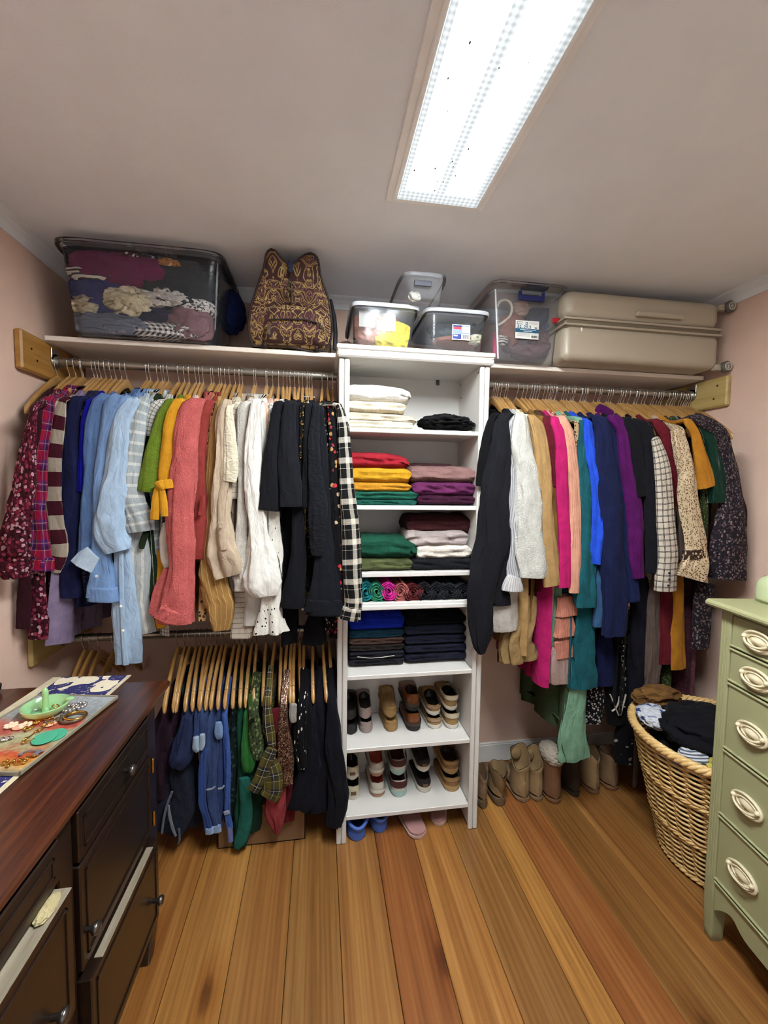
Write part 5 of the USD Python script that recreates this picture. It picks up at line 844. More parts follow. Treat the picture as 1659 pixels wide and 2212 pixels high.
# boots on the floor by the wall
SUE = lth('brown_suede', '#9a7d55', .9); SUD = lth('worn_brown_suede', '#86694a', .9); HEE = lth('stacked_heel', '#6a543a', .7); CHE = lth('chestnut_suede', '#7a5232', .9); FUR = lth('fleece_fur', '#b3a898', 1.0); DSH = lth('dark_suede', '#3a2a1e', .9)
def boot(lab, px, py, wpx, H, up_, sole, heel=.0, fur=False, flare=1.0, laces=False, yaw=0, flop=0, cat='boot'):
    SEED[0] += 1; sd = SEED[0]; h = atz(px, py, 0); W = wpx/2/ppm(h); c = np.array([h[0], h[1], 0]); R = rot([0, 0, 1], yaw)
    t = thing('boot', lab, cat, c, 'boots on the floor by the back wall'); put = lambda g: move(g, c, R)
    S = np.concatenate([[.002, .01, .03], np.linspace(.06, .96, 20), [.985, .997]]); V, U = [], []; L_ = .235
    for s in S:
        w = max(float(shoe_w(np.array(s), W)), .001); a = np.arange(20)*2*PI/20; ca, sa = sup(a, 3.2)
        lf = heel*np.clip(1-s/.6, 0, 1); top = .020+lf; z0 = 0 if s < .3 else lf
        V.append(np.stack([(w+.002)*ca, np.full(20, s*L_), (z0+top)/2+(top-z0)/2*sa], -1))
        ht = (.105+lf) if s < .35 else .105-.055*((s-.35)/.65)**.8
        ca, sa = sup(a, 2.5); U.append(np.stack([w*ca*(1-.25*np.clip(sa, 0, 1)), np.full(20, s*L_), (top+ht)/2+(ht-top)/2*sa], -1))
    cap = lambda V: np.array([V[0].mean(0)[None].repeat(20, 0)]+V+[V[-1].mean(0)[None].repeat(20, 0)])
    obj('sole', put(grid(cap(V))), sole, t); obj('foot', put(grid(cap(U))), up_, t)
    V = []; a = np.arange(24)*2*PI/24
    for k, (z, sx, sy, cy) in enumerate([(.030+heel, .93, .062, .062), (.07+heel, .97, .062, .062), (.105+heel*.5, .90, .058, .060), (.60*H+.02, .86*flare, .056, .060), (H*.84, .92*flare, .059, .061), (H, 1.0*flare, .064, .062+flop)]):
        d = .05*fold(np.stack([np.cos(a)*1.5, np.sin(a)*1.5, np.full(24, z*9)], -1), sd)
        V.append(np.stack([W*sx*(1+d)*np.cos(a), cy+sy*(1+d)*np.sin(a), z+(.034*np.sin(a+.5)+.012*np.sin(3*a) if laces else .012*np.sin(2*a+1)+.006*np.sin(5*a))*(z/H)**4], -1))
    i1 = V[-1].mean(0)+(V[-1]-V[-1].mean(0))*[.86, .86, 1]; i2 = i1*[.95, 1, 1]-[0, 0, H*.5]; V += [i1, i2, i2.mean(0)[None].repeat(24, 0)]
    obj('shaft', put(grid(np.array(V))), up_, t)
    if laces:
        for k in range(4): obj('lace', put(pipe([(-W*.55, .112+.002*k, .075+.022*k), (0, .126, .080+.022*k), (W*.55, .112+.002*k, .085+.022*k)], .0024, 6)), DSH, t)
        obj('tongue', put(lump((0, .105, H*.93), (W*.6, .012, .03), sd, .1, sub=2)), up_, t)
    obj('back_seam', put(pipe([(0, -.001, .03+heel), (0, .002, .08), (0, .004, H*.7), (0, .001, H*.97)], .0022, 6)), sole, t)
    if fur:
        q = lump((0, .062, H+.012), (W*1.12, .072, .045), sd, .14, 5.0, sub=4); obj('fur_cuff', put(q), FUR, t)
boot('small brown suede ankle boot tucked against the white tower leg', 1046, 1748, 27, .155, SUD, HEE, .02, laces=False)
boot('brown suede ankle boot with slouched open top, second from the tower', 1083, 1743, 34, .165, SUE, HEE, .022, flare=1.08, flop=-.012)
boot('tall brown suede hiking boot with laces, third from the tower', 1134, 1734, 40, .195, SUE, SUD, 0, laces=True)
boot('brown suede hiking boot with laces beside the fur-cuffed boot', 1165, 1732, 34, .185, SUE, SUD, 0, laces=True)
boot('chestnut boot with a thick pale fur cuff', 1203, 1737, 38, .205, CHE, CHE, 0, fur=True, flare=1.05)
boot('dark brown boot standing in the shade after the fur-cuffed boot', 1246, 1722, 32, .20, DSH, DSH, 0)
boot('tan suede boot standing in the deep shade under the black dresses', 1288, 1717, 34, .19, SUE, CHE, 0)
boot('dim tan boot farthest along the back wall near the basket', 1328, 1709, 38, .17, SUD, CHE, 0)
# cardboard box under the trousers
CARD = paint('cardboard', '#7a5a3a', .85, .0004, 60)
A, B = atz(470, 1834, 0), atz(660, 1802, 0); zt = float(at(470, 1748, A[1])[2])
t = thing('cardboard_box', 'low brown cardboard box on the floor under the trousers', 'box', ((A[0]+B[0])/2, A[1]+.15, 0))
x0, x1, y0, y1 = A[0], B[0], A[1], A[1]+.30
obj('front_side', bx(x0, x1, y0, y0+.005, 0, zt, .001), CARD, t); obj('back_side', bx(x0, x1, y1-.005, y1, 0, zt, .001), CARD, t)
obj('end_side', bx(x0, x0+.005, y0, y1, 0, zt, .001), CARD, t); obj('end_side', bx(x1-.005, x1, y0, y1, 0, zt, .001), CARD, t); obj('bottom', bx(x0, x1, y0, y1, 0, .005, .001), CARD, t)
obj('flap', bx(x0, x1, y0+.006, y0+.15, zt-.004, zt, .001), CARD, t); obj('flap', bx(x0, x1, y1-.15, y1-.006, zt-.004, zt, .001), CARD, t)

# ================================================================ ON THE SHELVES
CLR = plastic('clear_plastic'); CLH = plastic('hazy_clear_plastic', (.96, .97, .985), .035, .12); CLS = plastic('smoky_clear_plastic', (.88, .91, .95), .06, .12)
def rring(cx, cy, hx_, hy, z, p=7, m=48):
    a = np.arange(m)*2*PI/m; ca, sa = sup(a, p); return np.stack([cx+hx_*ca, cy+hy*sa, np.full(m, z)], -1)
def bin_(t, b, tp, z0, z1, mat_, rim=.008, rimmat=None, p=9, feet=True):
    """Open tapered bin: b, tp = (x0, x1, y0, y1) at bottom and top."""
    f = lambda q: ((q[0]+q[1])/2, (q[2]+q[3])/2, (q[1]-q[0])/2, (q[3]-q[2])/2)
    B, T = np.array(f(b)), np.array(f(tp)); V = [rring(B[0], B[1], .001, .001, z0, p), rring(B[0], B[1], B[2]*.93, B[3]*.93, z0, p), rring(B[0], B[1], B[2]*.985, B[3]*.985, z0+.006, p)]
    for k in np.linspace(.06, 1, 9): q = B+(T-B)*k; V.append(rring(*q, z0+(z1-z0)*k, p))
    obj('tub', grid(np.array(V)), mat_, t)
    R_ = [rring(T[0], T[1], T[2]+a, T[3]+a, z, p) for a, z in ((0, z1-.012), (rim, z1-.014), (rim+.001, z1-.002), (rim*.5, z1+.001), (-.002, z1), (0, z1-.012))]
    obj('rim', grid(np.array(R_)), rimmat or mat_, t)
def lid_(t, q, z0, z1, mat_, m2=None, p=9):
    c = ((q[0]+q[1])/2, (q[2]+q[3])/2, (q[1]-q[0])/2, (q[3]-q[2])/2)
    V = [rring(c[0], c[1], c[2]*s-a, c[3]*s-a, z, p) for s, a, z in ((1, .003, z0), (1, 0, z0), (1, 0, z1-.004), (1, .004, z1), (1, .016, z1), (1, .020, z1-.006), (.001, 0, z1-.006))]
    obj('lid', grid(np.array(V)), mat_, t)
def inside(px, py, wpx, hpx, Y, fabric, label, seed, dep=.06, amp=.26, group='clothes packed in the clear tote', name='garment', fz=2.2, zmin=None, box=None):
    c = at(px, py, Y); k = ppm(c)
    g = lump(c, (wpx/2/k, dep, hpx/2/k), seed, amp, fz)
    if zmin: g[0][:, 2] = np.maximum(g[0][:, 2], zmin)
    if box is not None:      # pressed against the walls of the tub it is packed in
        b, tp, z0, z1 = box; v = g[0]; v[:, 2] = np.clip(v[:, 2], z0+.010, z1-.012); q = np.clip((v[:, 2]-z0)/(z1-z0), 0, 1); lo = lambda i: b[i]+(tp[i]-b[i])*q
        v[:, 0] = np.clip(v[:, 0], lo(0)+.012, lo(1)-.012); v[:, 1] = np.clip(v[:, 1], lo(2)+.004+.003*(seed % 4)+.010*np.clip(.5+fold(v*[30, 1, 42], seed, 3), 0, 1), lo(3)-.01)
    return single(name, g, fab('!'+fabric), label, 'clothing', group)
# the big tote
tb, tt = (-.935, -.425, 1.79, 2.085), (-.955, -.385, 1.738, 2.105)
t = thing('storage_tote', 'largest clear plastic tote, stuffed with clothes and touching the ceiling', 'storage bin', (-.67, 1.93, SHZ))
bin_(t, tb, tt, SHZ+.001, 2.405, CLH, .012); lid_(t, (-.972, -.368, 1.722, 2.12), 2.400, 2.418, CLH)
obj('rib', pipe([(-.412, 1.778, 2.14), (-.392, 1.746, 2.38)], .0035, 6), CLR, t)
zf = SHZ+.012
I = lambda *a, **k: inside(*a, box=(tb, tt, SHZ, 2.405), **k)
single('garment', rbox(-.90, -.45, 1.90, 2.06, 2.11, 2.38, .04), fab('plain:#1a1b2c,#262840'), 'dark navy mass of clothes filling the back of the big tote', 'clothing', 'clothes packed in the clear tote')
I(290, 545, 300, 80, 1.82, 'plain:#1d1d2a,#292a3a', 'dark slate garment along the top of the big tote', 3)
I(262, 584, 200, 74, 1.805, 'plain:#5d1740,#742052', 'magenta plum garment in the upper part of the tote', 4, amp=.2)
I(208, 602, 110, 34, 1.815, 'hstripe:#d9d2c4,#35323a:.016', 'black and white striped garment under the plum one in the tote', 5)
I(222, 640, 130, 84, 1.83, 'plain:#252a56,#333a6c', 'dark blue garment on one side of the tote', 6)
I(385, 612, 140, 110, 1.82, 'plain:#1e2226,#2a2f34', 'charcoal garment in the middle of the tote', 7)
I(283, 656, 86, 56, 1.815, 'floral:#c9bc9c,#8f8868,#ddd2b8:60', 'crumpled cream garment with small print in the tote', 8, amp=.34)
I(190, 663, 52, 34, 1.815, 'plain:#b3a688,#c8bc9e', 'small crumpled beige garment low in the tote', 9, amp=.34)
I(362, 652, 100, 40, 1.825, 'floral:#bdb6ae,#e0dad0,#9a938f:80', 'pale garment with white print in the tote', 10, amp=.3)
I(420, 668, 80, 34, 1.83, 'tweed:#d0cac4,#3d3840:110', 'black and white speckled garment in the tote', 11)
I(236, 706, 165, 48, 1.825, 'plain:#5c6272,#747a8a', 'grey blue garment at the bottom of the tote', 12)
I(330, 716, 190, 34, 1.815, 'gingham:#e4e0d8,#26242a:.020', 'black and white gingham garment at the bottom of the tote', 13, amp=.16)
I(415, 703, 84, 70, 1.825, 'plain:#6c4c50,#86646a', 'mauve garment at the bottom corner of the tote', 14)
I(338, 545, 70, 62, 1.815, 'plain:#9a948c,#b5b0a8', 'light grey garment at the top of the tote', 15, amp=.2)
I(296, 562, 60, 40, 1.815, 'floral:#4a1c2c,#d9cfc8,#3a1622:90', 'dark red garment with white flecks at the top of the tote', 16)
I(372, 580, 50, 20, 1.81, 'floral:#b8793a,#e0cfae,#8a5020:70', 'orange printed garment sliver in the tote', 17)
I(330, 690, 150, 50, 1.85, 'plain:#1b1c2c,#262740', 'navy garment between the cream and gingham ones in the tote', 18)
single('garment', lump((-.395, 2.02, 2.30), (.055, .05, .085), 77, .25), fab('plain:#141c42,#1c2656'), 'navy garment hanging over the far end of the tote', 'clothing')
# tapestry bag
def leanY(py): return 1.822-.125*np.clip((752-py)/215, 0, 1)
outline = [(541, 735), (537, 700), (541, 665), (550, 635), (562, 600), (572, 565), (579, 541), (588, 537), (600, 548), (614, 563), (628, 571), (642, 562), (656, 551), (672, 546), (682, 551), (690, 580), (699, 615), (708, 640), (714, 670), (717, 705), (714, 735), (706, 750), (640, 754), (560, 753), (546, 748)]
DAM = {'t': ('geometry', {}), 'sx': ('separate_xyz', {}), 'ax': ('math', {'math_type': 'add', 'value2': .0895}), 'mx': ('math', {'math_type': 'pingpong', 'value2': .046}), 'mz': ('math', {'math_type': 'floored_modulo', 'value2': .105}), 'cx': ('combine_xyz', {}),
       'n': ('noise_texture', {'scale': 15.0, 'detail': 1.2, 'distortion': 2.2}),
       'r': ('rgb_ramp', {'ramp': [(0, lin('#2a1214')), (.40, lin('#3a1c1a')), (.43, lin('#94794a')), (.46, lin('#a88f5a')), (.48, lin('#40201e')), (.52, lin('#3c1e1e')), (.54, lin('#8e7446')), (.565, lin('#a08650')), (.58, lin('#3a1a22')), (.66, lin('#4a2230')), (.69, lin('#86683e')), (.72, lin('#3c1c20')), (1, lin('#3c1c20'))], 'interpolate': True}),
       'f': ('noise_texture', {'scale': 900.0, 'detail': 1.0}), 'bm': ('bump', {'strength': .5, 'distance': .0015}), 'p': ('principled_bsdf', {'roughness': .85})}
DAML = [('t.position', 'sx.vector'), ('sx.x', 'ax.value1'), ('ax.value', 'mx.value1'), ('sx.z', 'mz.value1'), ('mx.value', 'cx.x'), ('sx.y', 'cx.y'), ('mz.value', 'cx.z'), ('cx.vector', 'n.vector'), ('n.fac', 'r.fac'), ('r.color', 'p.base_color'), ('t.position', 'f.vector'), ('f.fac', 'bm.height'), ('bm.normal', 'p.normal')]
TAP = mat('tapestry_cloth', DAM, DAML)
VINYL = lth('dark_piping', '#2a1a1c', .5)
O_ = np.array([at(px, py, float(leanY(py))) for px, py in outline]); O_[:, 2] = np.clip(O_[:, 2], SHZ+.008, 2.432)
t = thing('travel_bag', 'brown and gold tapestry wheeled travel bag with black piping', 'bag', (-.09, 1.95, SHZ))
from scipy.interpolate import splprep, splev
tck, _u2 = splprep(np.vstack([O_, O_[:1]]).T, s=0, per=1); O2 = np.array(splev(np.linspace(0, 1, 90, endpoint=False), tck)).T
ctr = O2.mean(0); V = []
for y, s in ((.012, .02), (-.012, .55), (-.010, .86), (-.002, .96), (.010, 1.0), (.10, 1.01), (.20, 1.0), (.245, .98), (.255, .9), (.258, .02)):
    q = ctr+(O2-ctr)*[s, 1, s]; q[:, 1] = O2[:, 1]*(s if s > .5 else .5)+ctr[1]*(1-(s if s > .5 else .5))+y; q[:, 2] = np.maximum(q[:, 2], SHZ+.006); V.append(q)
obj('body', grid(np.array(V)), TAP, t)
for y in (.004, .235): obj('piping', pipe(np.minimum(O2*[1, 1, 1]+[0, y, 0], [9, 9, 2.44]), .0045, 8, True), VINYL, t)
pk = [(572, 741), (570, 705), (577, 672), (590, 664), (660, 664), (690, 676), (702, 706), (702, 742)]
Pk = np.array([at(a, b, float(leanY(b))-.012) for a, b in pk]); tck, _ = splprep(np.vstack([Pk, Pk[:1]]).T, s=0, per=1); P2 = np.array(splev(np.linspace(0, 1, 60, endpoint=False), tck)).T; P2[:, 2] = np.maximum(P2[:, 2], SHZ+.014); cc = P2.mean(0); V = []
for y, s in ((.022, 1.0), (.002, 1.0), (-.012, .95), (-.018, .8), (-.020, .4), (-.020, .02)): q = cc+(P2-cc)*s; q[:, 1] += y; V.append(q)
pkp = obj('front_pocket', grid(np.array(V)), TAP, t)
obj('pocket_zipper', pipe([at(a, b, float(leanY(b))-.034) for a, b in ((580, 694), (582, 690), (620, 689), (660, 690), (690, 698), (700, 716))], .003), VINYL, pkp)
obj('zipper', pipe([at(a, b, float(leanY(b))-.018) for a, b in ((628, 574), (628, 600), (629, 640), (630, 662))], .0035), VINYL, t)
obj('zip_end', bx(*(lambda c: (c[0]-.009, c[0]+.009, c[1]-.006, c[1]+.004, c[2]-.022, c[2]+.022))(at(628, 576, 1.69)), .003), paint('navy_webbing', '#15203c', .7), t)
MET = paint('dark_nickel', '#8f8a82', .25, metal=1.0)
for a, b, Yo, par in ((627, 617, -.026, t), (581, 712, -.045, pkp)):
    c = at(a, b, float(leanY(b))+Yo); obj('zip_pull', join([bx(c[0]-.006, c[0]+.006, c[1]-.002, c[1]+.002, c[2]-.018, c[2]-.010, .001), bx(c[0]-.006, c[0]+.006, c[1]-.002, c[1]+.002, c[2]+.008, c[2]+.018, .001), bx(c[0]-.0065, c[0]-.003, c[1]-.002, c[1]+.002, c[2]-.018, c[2]+.018, .001), bx(c[0]+.003, c[0]+.0065, c[1]-.002, c[1]+.002, c[2]-.018, c[2]+.018, .001)]), MET, par)
for a in (572, 684): c = at(a, 752, 1.815); obj('wheel', lathe([(0, -.008), (.012, -.008), (.013, -.003), (.013, .003), (.012, .008), (0, .008)], 18, 'x', (c[0], c[1]+.004, SHZ+.0135)), VINYL, t)
obj('side_pocket', move(lump((0, 0, 0), (.018, .10, .075), 31, .12), (O2[:, 0].min()+.004, 1.93, 2.20)), TAP, t)
obj('strap', pipe([(.042, 1.90, 2.34), (.060, 1.88, 2.26), (.066, 1.87, 2.19), (.064, 1.87, 2.12)], .010, 8), paint('black_webbing', '#12131a', .7), t)

# bins on the tower top
TOPZ = 2.0845; LIDG = paint('pale_grey_plastic', '#b9bec4', .35)
def lidbin(label, x0, x1, xl0, xl1, z1, y0=1.705, y1=2.09):
    t = thing('storage_bin', label, 'storage bin', ((x0+x1)/2, 1.9, TOPZ)); bin_(t, (x0, x1, y0, y1-.02), (xl0+.012, xl1-.012, y0-.012, y1-.012), TOPZ+.0005, z1-.012, CLS, .004)
    lid_(t, (xl0, xl1, y0-.026, y1), z1-.017, z1, LIDG)
    w = xl1-xl0; obj('lid_clip', bx(xl0+.38*w, xl0+.62*w, y0-.0275, y0-.024, z1-.015, z1-.003, .001), LIDG, t)
    return t
za = float(at(830, 655, 1.69)[2]); zb_ = float(at(990, 668, 1.69)[2])
tA = lidbin('clear bin with pale grey lid and yellow cloth inside, on the white tower', .135, .368, .116, .405, za)
tB = lidbin('clear bin with pale grey lid and blue label, on the white tower', .432, .678, .416, .704, zb_)
obj('paper_insert', join([bx(*q, .0005) for q in ((.155, .222, 1.722, 1.7235, za-.085, za-.022), (.226, .305, 1.723, 1.7245, za-.095, za-.024))]), paint('white_paper', '#b9b5aa', .8), tA)
J2 = lambda *a, **k: inside(*a, box=(((.135, .368, 1.705, 2.07), (.128, .393, 1.693, 2.078), TOPZ, za-.014) if a[0] < 905 else ((.432, .678, 1.705, 2.07), (.428, .692, 1.693, 2.078), TOPZ, zb_-.014)), **k)
J2(812, 708, 98, 86, 1.80, 'plain:#b87a66,#cf917c', 'salmon pink cloth in the bin with the yellow cloth', 21, group='clothes in the lidded bins', amp=.16, dep=.07)
J2(848, 727, 84, 52, 1.765, 'plain:#cbb42a,#e0ca3c', 'bright yellow crumpled cloth in the grey-lidded bin', 22, group='clothes in the lidded bins', amp=.34, dep=.035)
J2(1000, 695, 110, 60, 1.86, 'plain:#2c3038,#3a4048', 'dark grey cloth in the bin with the blue label', 23, group='clothes in the lidded bins', dep=.09)
J2(975, 705, 90, 70, 1.84, 'denim:#3c464e,#4c5862', 'slate cloth in the bin with the blue label', 24, group='clothes in the lidded bins', dep=.08)
J2(995, 742, 118, 22, 1.80, 'plain:#8f5e4a,#a67460', 'salmon brown cloth at the bottom of the blue-labelled bin', 25, group='clothes in the lidded bins', amp=.1, dep=.07)
J2(1031, 735, 40, 20, 1.745, 'floral:#c9c0a0,#f0ead8,#7a7050:70', 'small cream printed cloth in the corner of the blue-labelled bin', 26, group='clothes in the lidded bins', amp=.34, dep=.025)
def sticker(t, px0, py0, px1, py1, Y, bits, name='label_sticker', label=None):
    a, b = at(px0, py0, Y), at(px1, py1, Y); w, h = b[0]-a[0], a[2]-b[2]
    p = obj(name, bx(a[0], b[0], Y-.0008, Y, b[2], a[2], .0003), paint('sticker_white', '#e4e4e0', .5), t, label)
    for i, (u0, v0, u1, v1, col) in enumerate(bits): obj('print', bx(a[0]+u0*w, a[0]+u1*w, Y-.0011-.0001*i, Y-.0008, a[2]-v1*h, a[2]-v0*h, .0001), paint('print_ink', col, .5), p)
    return p, a, w, h
yB = 1.7005
p, a, w, h = sticker(tB, 977, 700, 1015, 736, 1.6955, [(.03, .05, .97, .60, '#7f93d0'), (.06, .06, .55, .16, '#23306e'), (.08, .16, .50, .32, '#c8404a'), (.55, .12, .95, .52, '#d8d6b8'), (.68, .12, .95, .36, '#e6ecd6'), (.03, .62, .50, .94, '#233a86'), (.08, .68, .30, .78, '#d8dcec')]+[(.60+.05*k, .66, .60+.05*k+.02+.012*(k % 2), .92, '#26262a') for k in range(7)])
# small open basket on the two lids
Ys = float(atz(915, 648, za+.002)[1]); q0, q1 = at(884, 650, Ys), at(957, 655, Ys)
t = thing('clear_basket', 'small empty clear basket with a slot handle, standing on the grey-lidded bins', 'basket', ((q0[0]+q1[0])/2, Ys+.1, za))
ztop = min(float(at(915, 592, Ys-.02)[2]), 2.435)
z0 = max(za, zb_)+.001
bin_(t, (q0[0], q1[0], Ys, 2.06), (at(870, 600, Ys-.02)[0], at(966, 600, Ys-.02)[0], Ys-.03, 2.09), z0, ztop, CLR, .008, p=6)
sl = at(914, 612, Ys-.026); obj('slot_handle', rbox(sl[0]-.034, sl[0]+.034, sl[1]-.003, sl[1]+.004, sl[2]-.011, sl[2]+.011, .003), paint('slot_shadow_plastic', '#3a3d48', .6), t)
single('paper_scrap', lump(at(896, 641, Ys+.02), (.022, .01, .018), 51, .3), paint('white_paper', '#b9b5aa', .8), 'crumpled white scrap inside the small clear basket', 'paper')
# clear bin with the blue latch
t = thing('storage_bin', 'clear bin with dark blue latch and white label, beside the beige suitcase', 'storage bin', (.90, 1.95, SHZ-.002))
zc0 = SHZ-.0015; c0, c1 = at(1066, 780, 1.80), at(1200, 788, 1.80)
bin_(t, (c0[0], c1[0], 1.80, 2.09), (c0[0]-.022, c1[0]+.022, 1.772, 2.105), zc0, 2.392, CLR, .010, p=9)
lid_(t, (c0[0]-.034, c1[0]+.036, 1.757, 2.115), 2.388, 2.428, CLH)
l0, l1 = at(1121, 634, 1.752), at(1176, 652, 1.752); LB = paint('dark_blue_plastic', '#131d5a', .3)
obj('latch', join([rbox(l0[0], l1[0], 1.744, 1.760, l1[2]-.002, l0[2]-.006, .006), bx(l0[0], l0[0]+.012, 1.746, 1.758, l0[2]-.010, l0[2]+.012, .002), bx(l1[0]-.012, l1[0], 1.746, 1.758, l0[2]-.010, l0[2]+.012, .002)]), LB, t)
obj('corner_rib', pipe([at(1076, 775, 1.797), at(1073, 700, 1.784), at(1070, 625, 1.770)], .0042, 8), paint('milky_plastic_edge', '#d8dade', .25), t)
p, a, w, h = sticker(t, 1114, 691, 1163, 734, 1.7815, [(.0, .44, 1, .66, '#1f5a78'), (.06, .07, .28, .22, '#8a8a88'), (.08, .09, .26, .20, '#dcdcd8'), (.42, .08, .52, .22, '#1f6a86'), (.45, .11, .49, .19, '#dfe6e6'), (.62, .08, .95, .11, '#b0b0ae'), (.62, .14, .92, .17, '#b0b0ae'), (.82, .34, .92, .40, '#55555a'), (.20, .49, .88, .52, '#c8d8de'), (.34, .57, .72, .60, '#c8d8de'), (.10, .70, .90, .72, '#b4b4b0'), (.06, .77, .60, .79, '#c0c0bc'), (.06, .83, .62, .85, '#c0c0bc')]+[(.68+.045*k, .80, .68+.045*k+.018+.010*(k % 2), .93, '#33333a') for k in range(6)])
for tx, u in (('31.', .06), ('29.3', .34)):
    g = meshkit.text_mesh(tx, h*.15, .0004, True); v = np.array(g.vertices); v = np.stack([a[0]+u*w+v[:, 0], 1.7798-v[:, 2], a[2]-.42*h+v[:, 1]], -1)
    obj('lettering', flat(v, g.faces[:, ::-1] if trimesh.Trimesh(v, g.faces).volume < 0 else g.faces), paint('print_teal', '#1f5a78', .5), p)
J3 = lambda *a, **k: inside(*a, box=((c0[0], c1[0], 1.80, 2.09), (c0[0]-.022, c1[0]+.022, 1.772, 2.105), zc0, 2.385), group='things in the blue-latched bin', **k)
J3(1105, 718, 62, 66, 1.87, 'plain:#7a4c40,#925f50', 'rusty pink cloth in the bin with the blue latch', 31, dep=.05)
J3(1140, 745, 110, 56, 1.88, 'plain:#5c4044,#745458', 'dusky mauve cloth in the bin with the blue latch', 32, dep=.06)
J3(1170, 690, 80, 90, 1.93, 'plain:#2c3046,#3c4058', 'dark blue-grey cloth at the back of the blue-latched bin', 33, dep=.06)
J3(1122, 668, 34, 30, 1.86, 'plain:#a88478,#c0a094', 'fluffy pale pink cloth in the blue-latched bin', 34, amp=.4, dep=.03)
J3(1084, 735, 26, 18, 1.825, 'hstripe:#26222a,#c9bfb2:.012', 'striped strap in the corner of the blue-latched bin', 35, dep=.012)
J3(1070, 745, 12, 46, 1.83, 'plain:#a01e4a,#c03060', 'bright pink trim in the corner of the blue-latched bin', 36, dep=.012)
P = [at(a, b, 1.83) for a, b in ((1074, 664), (1080, 652), (1092, 648), (1102, 654), (1106, 668), (1102, 682), (1090, 694), (1076, 702))]
single('handle_cord', pipe(PchipInterpolator(range(8), np.array(P))(np.linspace(0, 7, 30)), .0065), paint('cream_rope', '#cfc6b2', .7), 'cream cord loop showing through the blue-latched bin', 'rope')
RT = at(1200, 692, 1.775); single('red_tag', join([rbox(RT[0]-.016, RT[0]+.010, RT[1]-.002, RT[1]+.002, RT[2]-.012, RT[2]+.010, .0015), bx(RT[0]+.008, RT[0]+.020, RT[1]-.002, RT[1]+.002, RT[2]-.006, RT[2]+.012, .001)]), paint('red_tag', '#a81c2a', .5), 'small red tag stuck on the edge of the blue-latched bin', 'tag')
# suitcase
SC = paint('beige_suitcase_shell', '#aa9f8c', .38, .0004, 220, vary=.02); SCD = paint('suitcase_zip', '#6f6554', .6)
sx0, sx1, sy0, sy1, sz0, sz1 = 1.055, 1.845, 1.722, 2.105, SHZ+.000, 2.405
t = thing('suitcase', 'large beige hard-shell suitcase lying on the shelf with its wheels towards the wall', 'suitcase', (1.45, 1.92, sz0))
zm = float(at(1400, 706, sy0)[2])
obj('lower_shell', rbox(sx0, sx1, sy0, sy1, sz0, zm-.010, .036), SC, t); obj('upper_shell', rbox(sx0, sx1, sy0, sy1, zm+.010, sz1, .050), SC, t)
obj('zip_band', rbox(sx0+.004, sx1-.004, sy0+.005, sy1-.005, zm-.026, zm+.026, .012), SCD, t)
for dz in (-.013, .013): obj('bumper', join([rbox(sx0-.002, sx1+.002, sy0-.003, sy0+.02, zm+dz-.005, zm+dz+.005, .004), rbox(sx0-.003, sx0+.02, sy0, sy1, zm+dz-.005, zm+dz+.005, .004)]), SC, t)
a, b = at(1372, 672, sy0), at(1472, 684, sy0); obj('side_handle', rbox(a[0], b[0], sy0-.020, sy0+.008, a[2]-.026, a[2]-.002, .009), SC, t)
WH = paint('wheel_grey', '#5f5c56', .45); WHL = paint('wheel_hub', '#b9b4a6', .4)
for px, py in ((1581, 662), (1572, 792)):
    c = at(px, py, 1.715); x = min(c[0], XR-.030)
    obj('wheel_mount', rbox(sx1-.02, x+.004, 1.722, 1.75, c[2]-.016, c[2]+.012, .006), SC, t)
    obj('wheel', lathe([(0, -.012), (.018, -.012), (.0255, -.008), (.0255, .008), (.018, .012), (0, .012)], 26, 'y', (x, 1.720, c[2])), WH, t)
    obj('hub', join([ring((x, 1.7065, c[2]), .016, .003, (0, 1, 0)), lathe([(0, -.002), (.006, -.001), (.006, .002), (0, .002)], 14, 'y', (x, 1.706, c[2]))]+[bx(-.001, .001, -.001, .001, .005, .016, .0004) and move(bx(-.0012, .0012, -.001, .001, .005, .016, .0003), (x, 1.7065, c[2]), rot([0, 1, 0], 45*k)) for k in range(8)]), WHL, t)
c = at(1257, 720, sy0-.001); obj('worn_scuff', rbox(c[0]-.004, c[0]+.004, sy0+.0315-.03, sy0+.004, c[2]-.026, c[2]+.026, .0015), paint('white_scuff', '#e2ded2', .5), t)

# ================================================================ DARK DRESSER WITH RUNNER AND JEWELLERY TRAY
DW = wood('dark_stained_wood', [(.2, '#1d0e08'), (.5, '#3a1b0e'), (.8, '#5e3018')], (60, 3, 60), .26, .35, contrast=.8, bump=.0008)
DWV = wood('dark_front_wood', [(.2, '#0f0805'), (.5, '#1b0e08'), (.8, '#2b170d')], (50, 2.5, 50), .34, .25, contrast=.5)
dx, dz, dy1 = -.52, .866, 1.39
t = thing('dark_dresser', 'dark stained wooden dresser with an oiled grained top and small knobs', 'dresser', (-.79, .8, 0))
obj('top_board', bx(-1.07, -.497, -.55, 1.466, dz-.021, dz, .005), DW, t)
obj('top_molding', bx(-1.06, dx+.006, -.54, dy1+.02, dz-.034, dz-.021, .004), DWV, t)
obj('carcass', bx(-1.06, dx-.006, -.54, dy1-.004, .133, dz-.034, .002), DWV, t)
for y in (dy1-.065, .885, -.2): obj('stile', bx(dx-.05, dx, y, y+(.065 if y > 1 else .05), .133, dz-.034, .003), DWV, t)
for y in (dy1-.062,):
    V = [rring(dx-.031, y+.031-.0, .031, .031, .133, 6, 24), rring(dx-.031, y+.031, .031, .031, .10, 6, 24), rring(dx-.035, y+.020, .026, .024, 0, 6, 24)]; V = [V[0].mean(0)[None].repeat(24, 0)]+V+[V[-1].mean(0)[None].repeat(24, 0)]
    obj('foot', grid(np.array(V)), DWV, t)
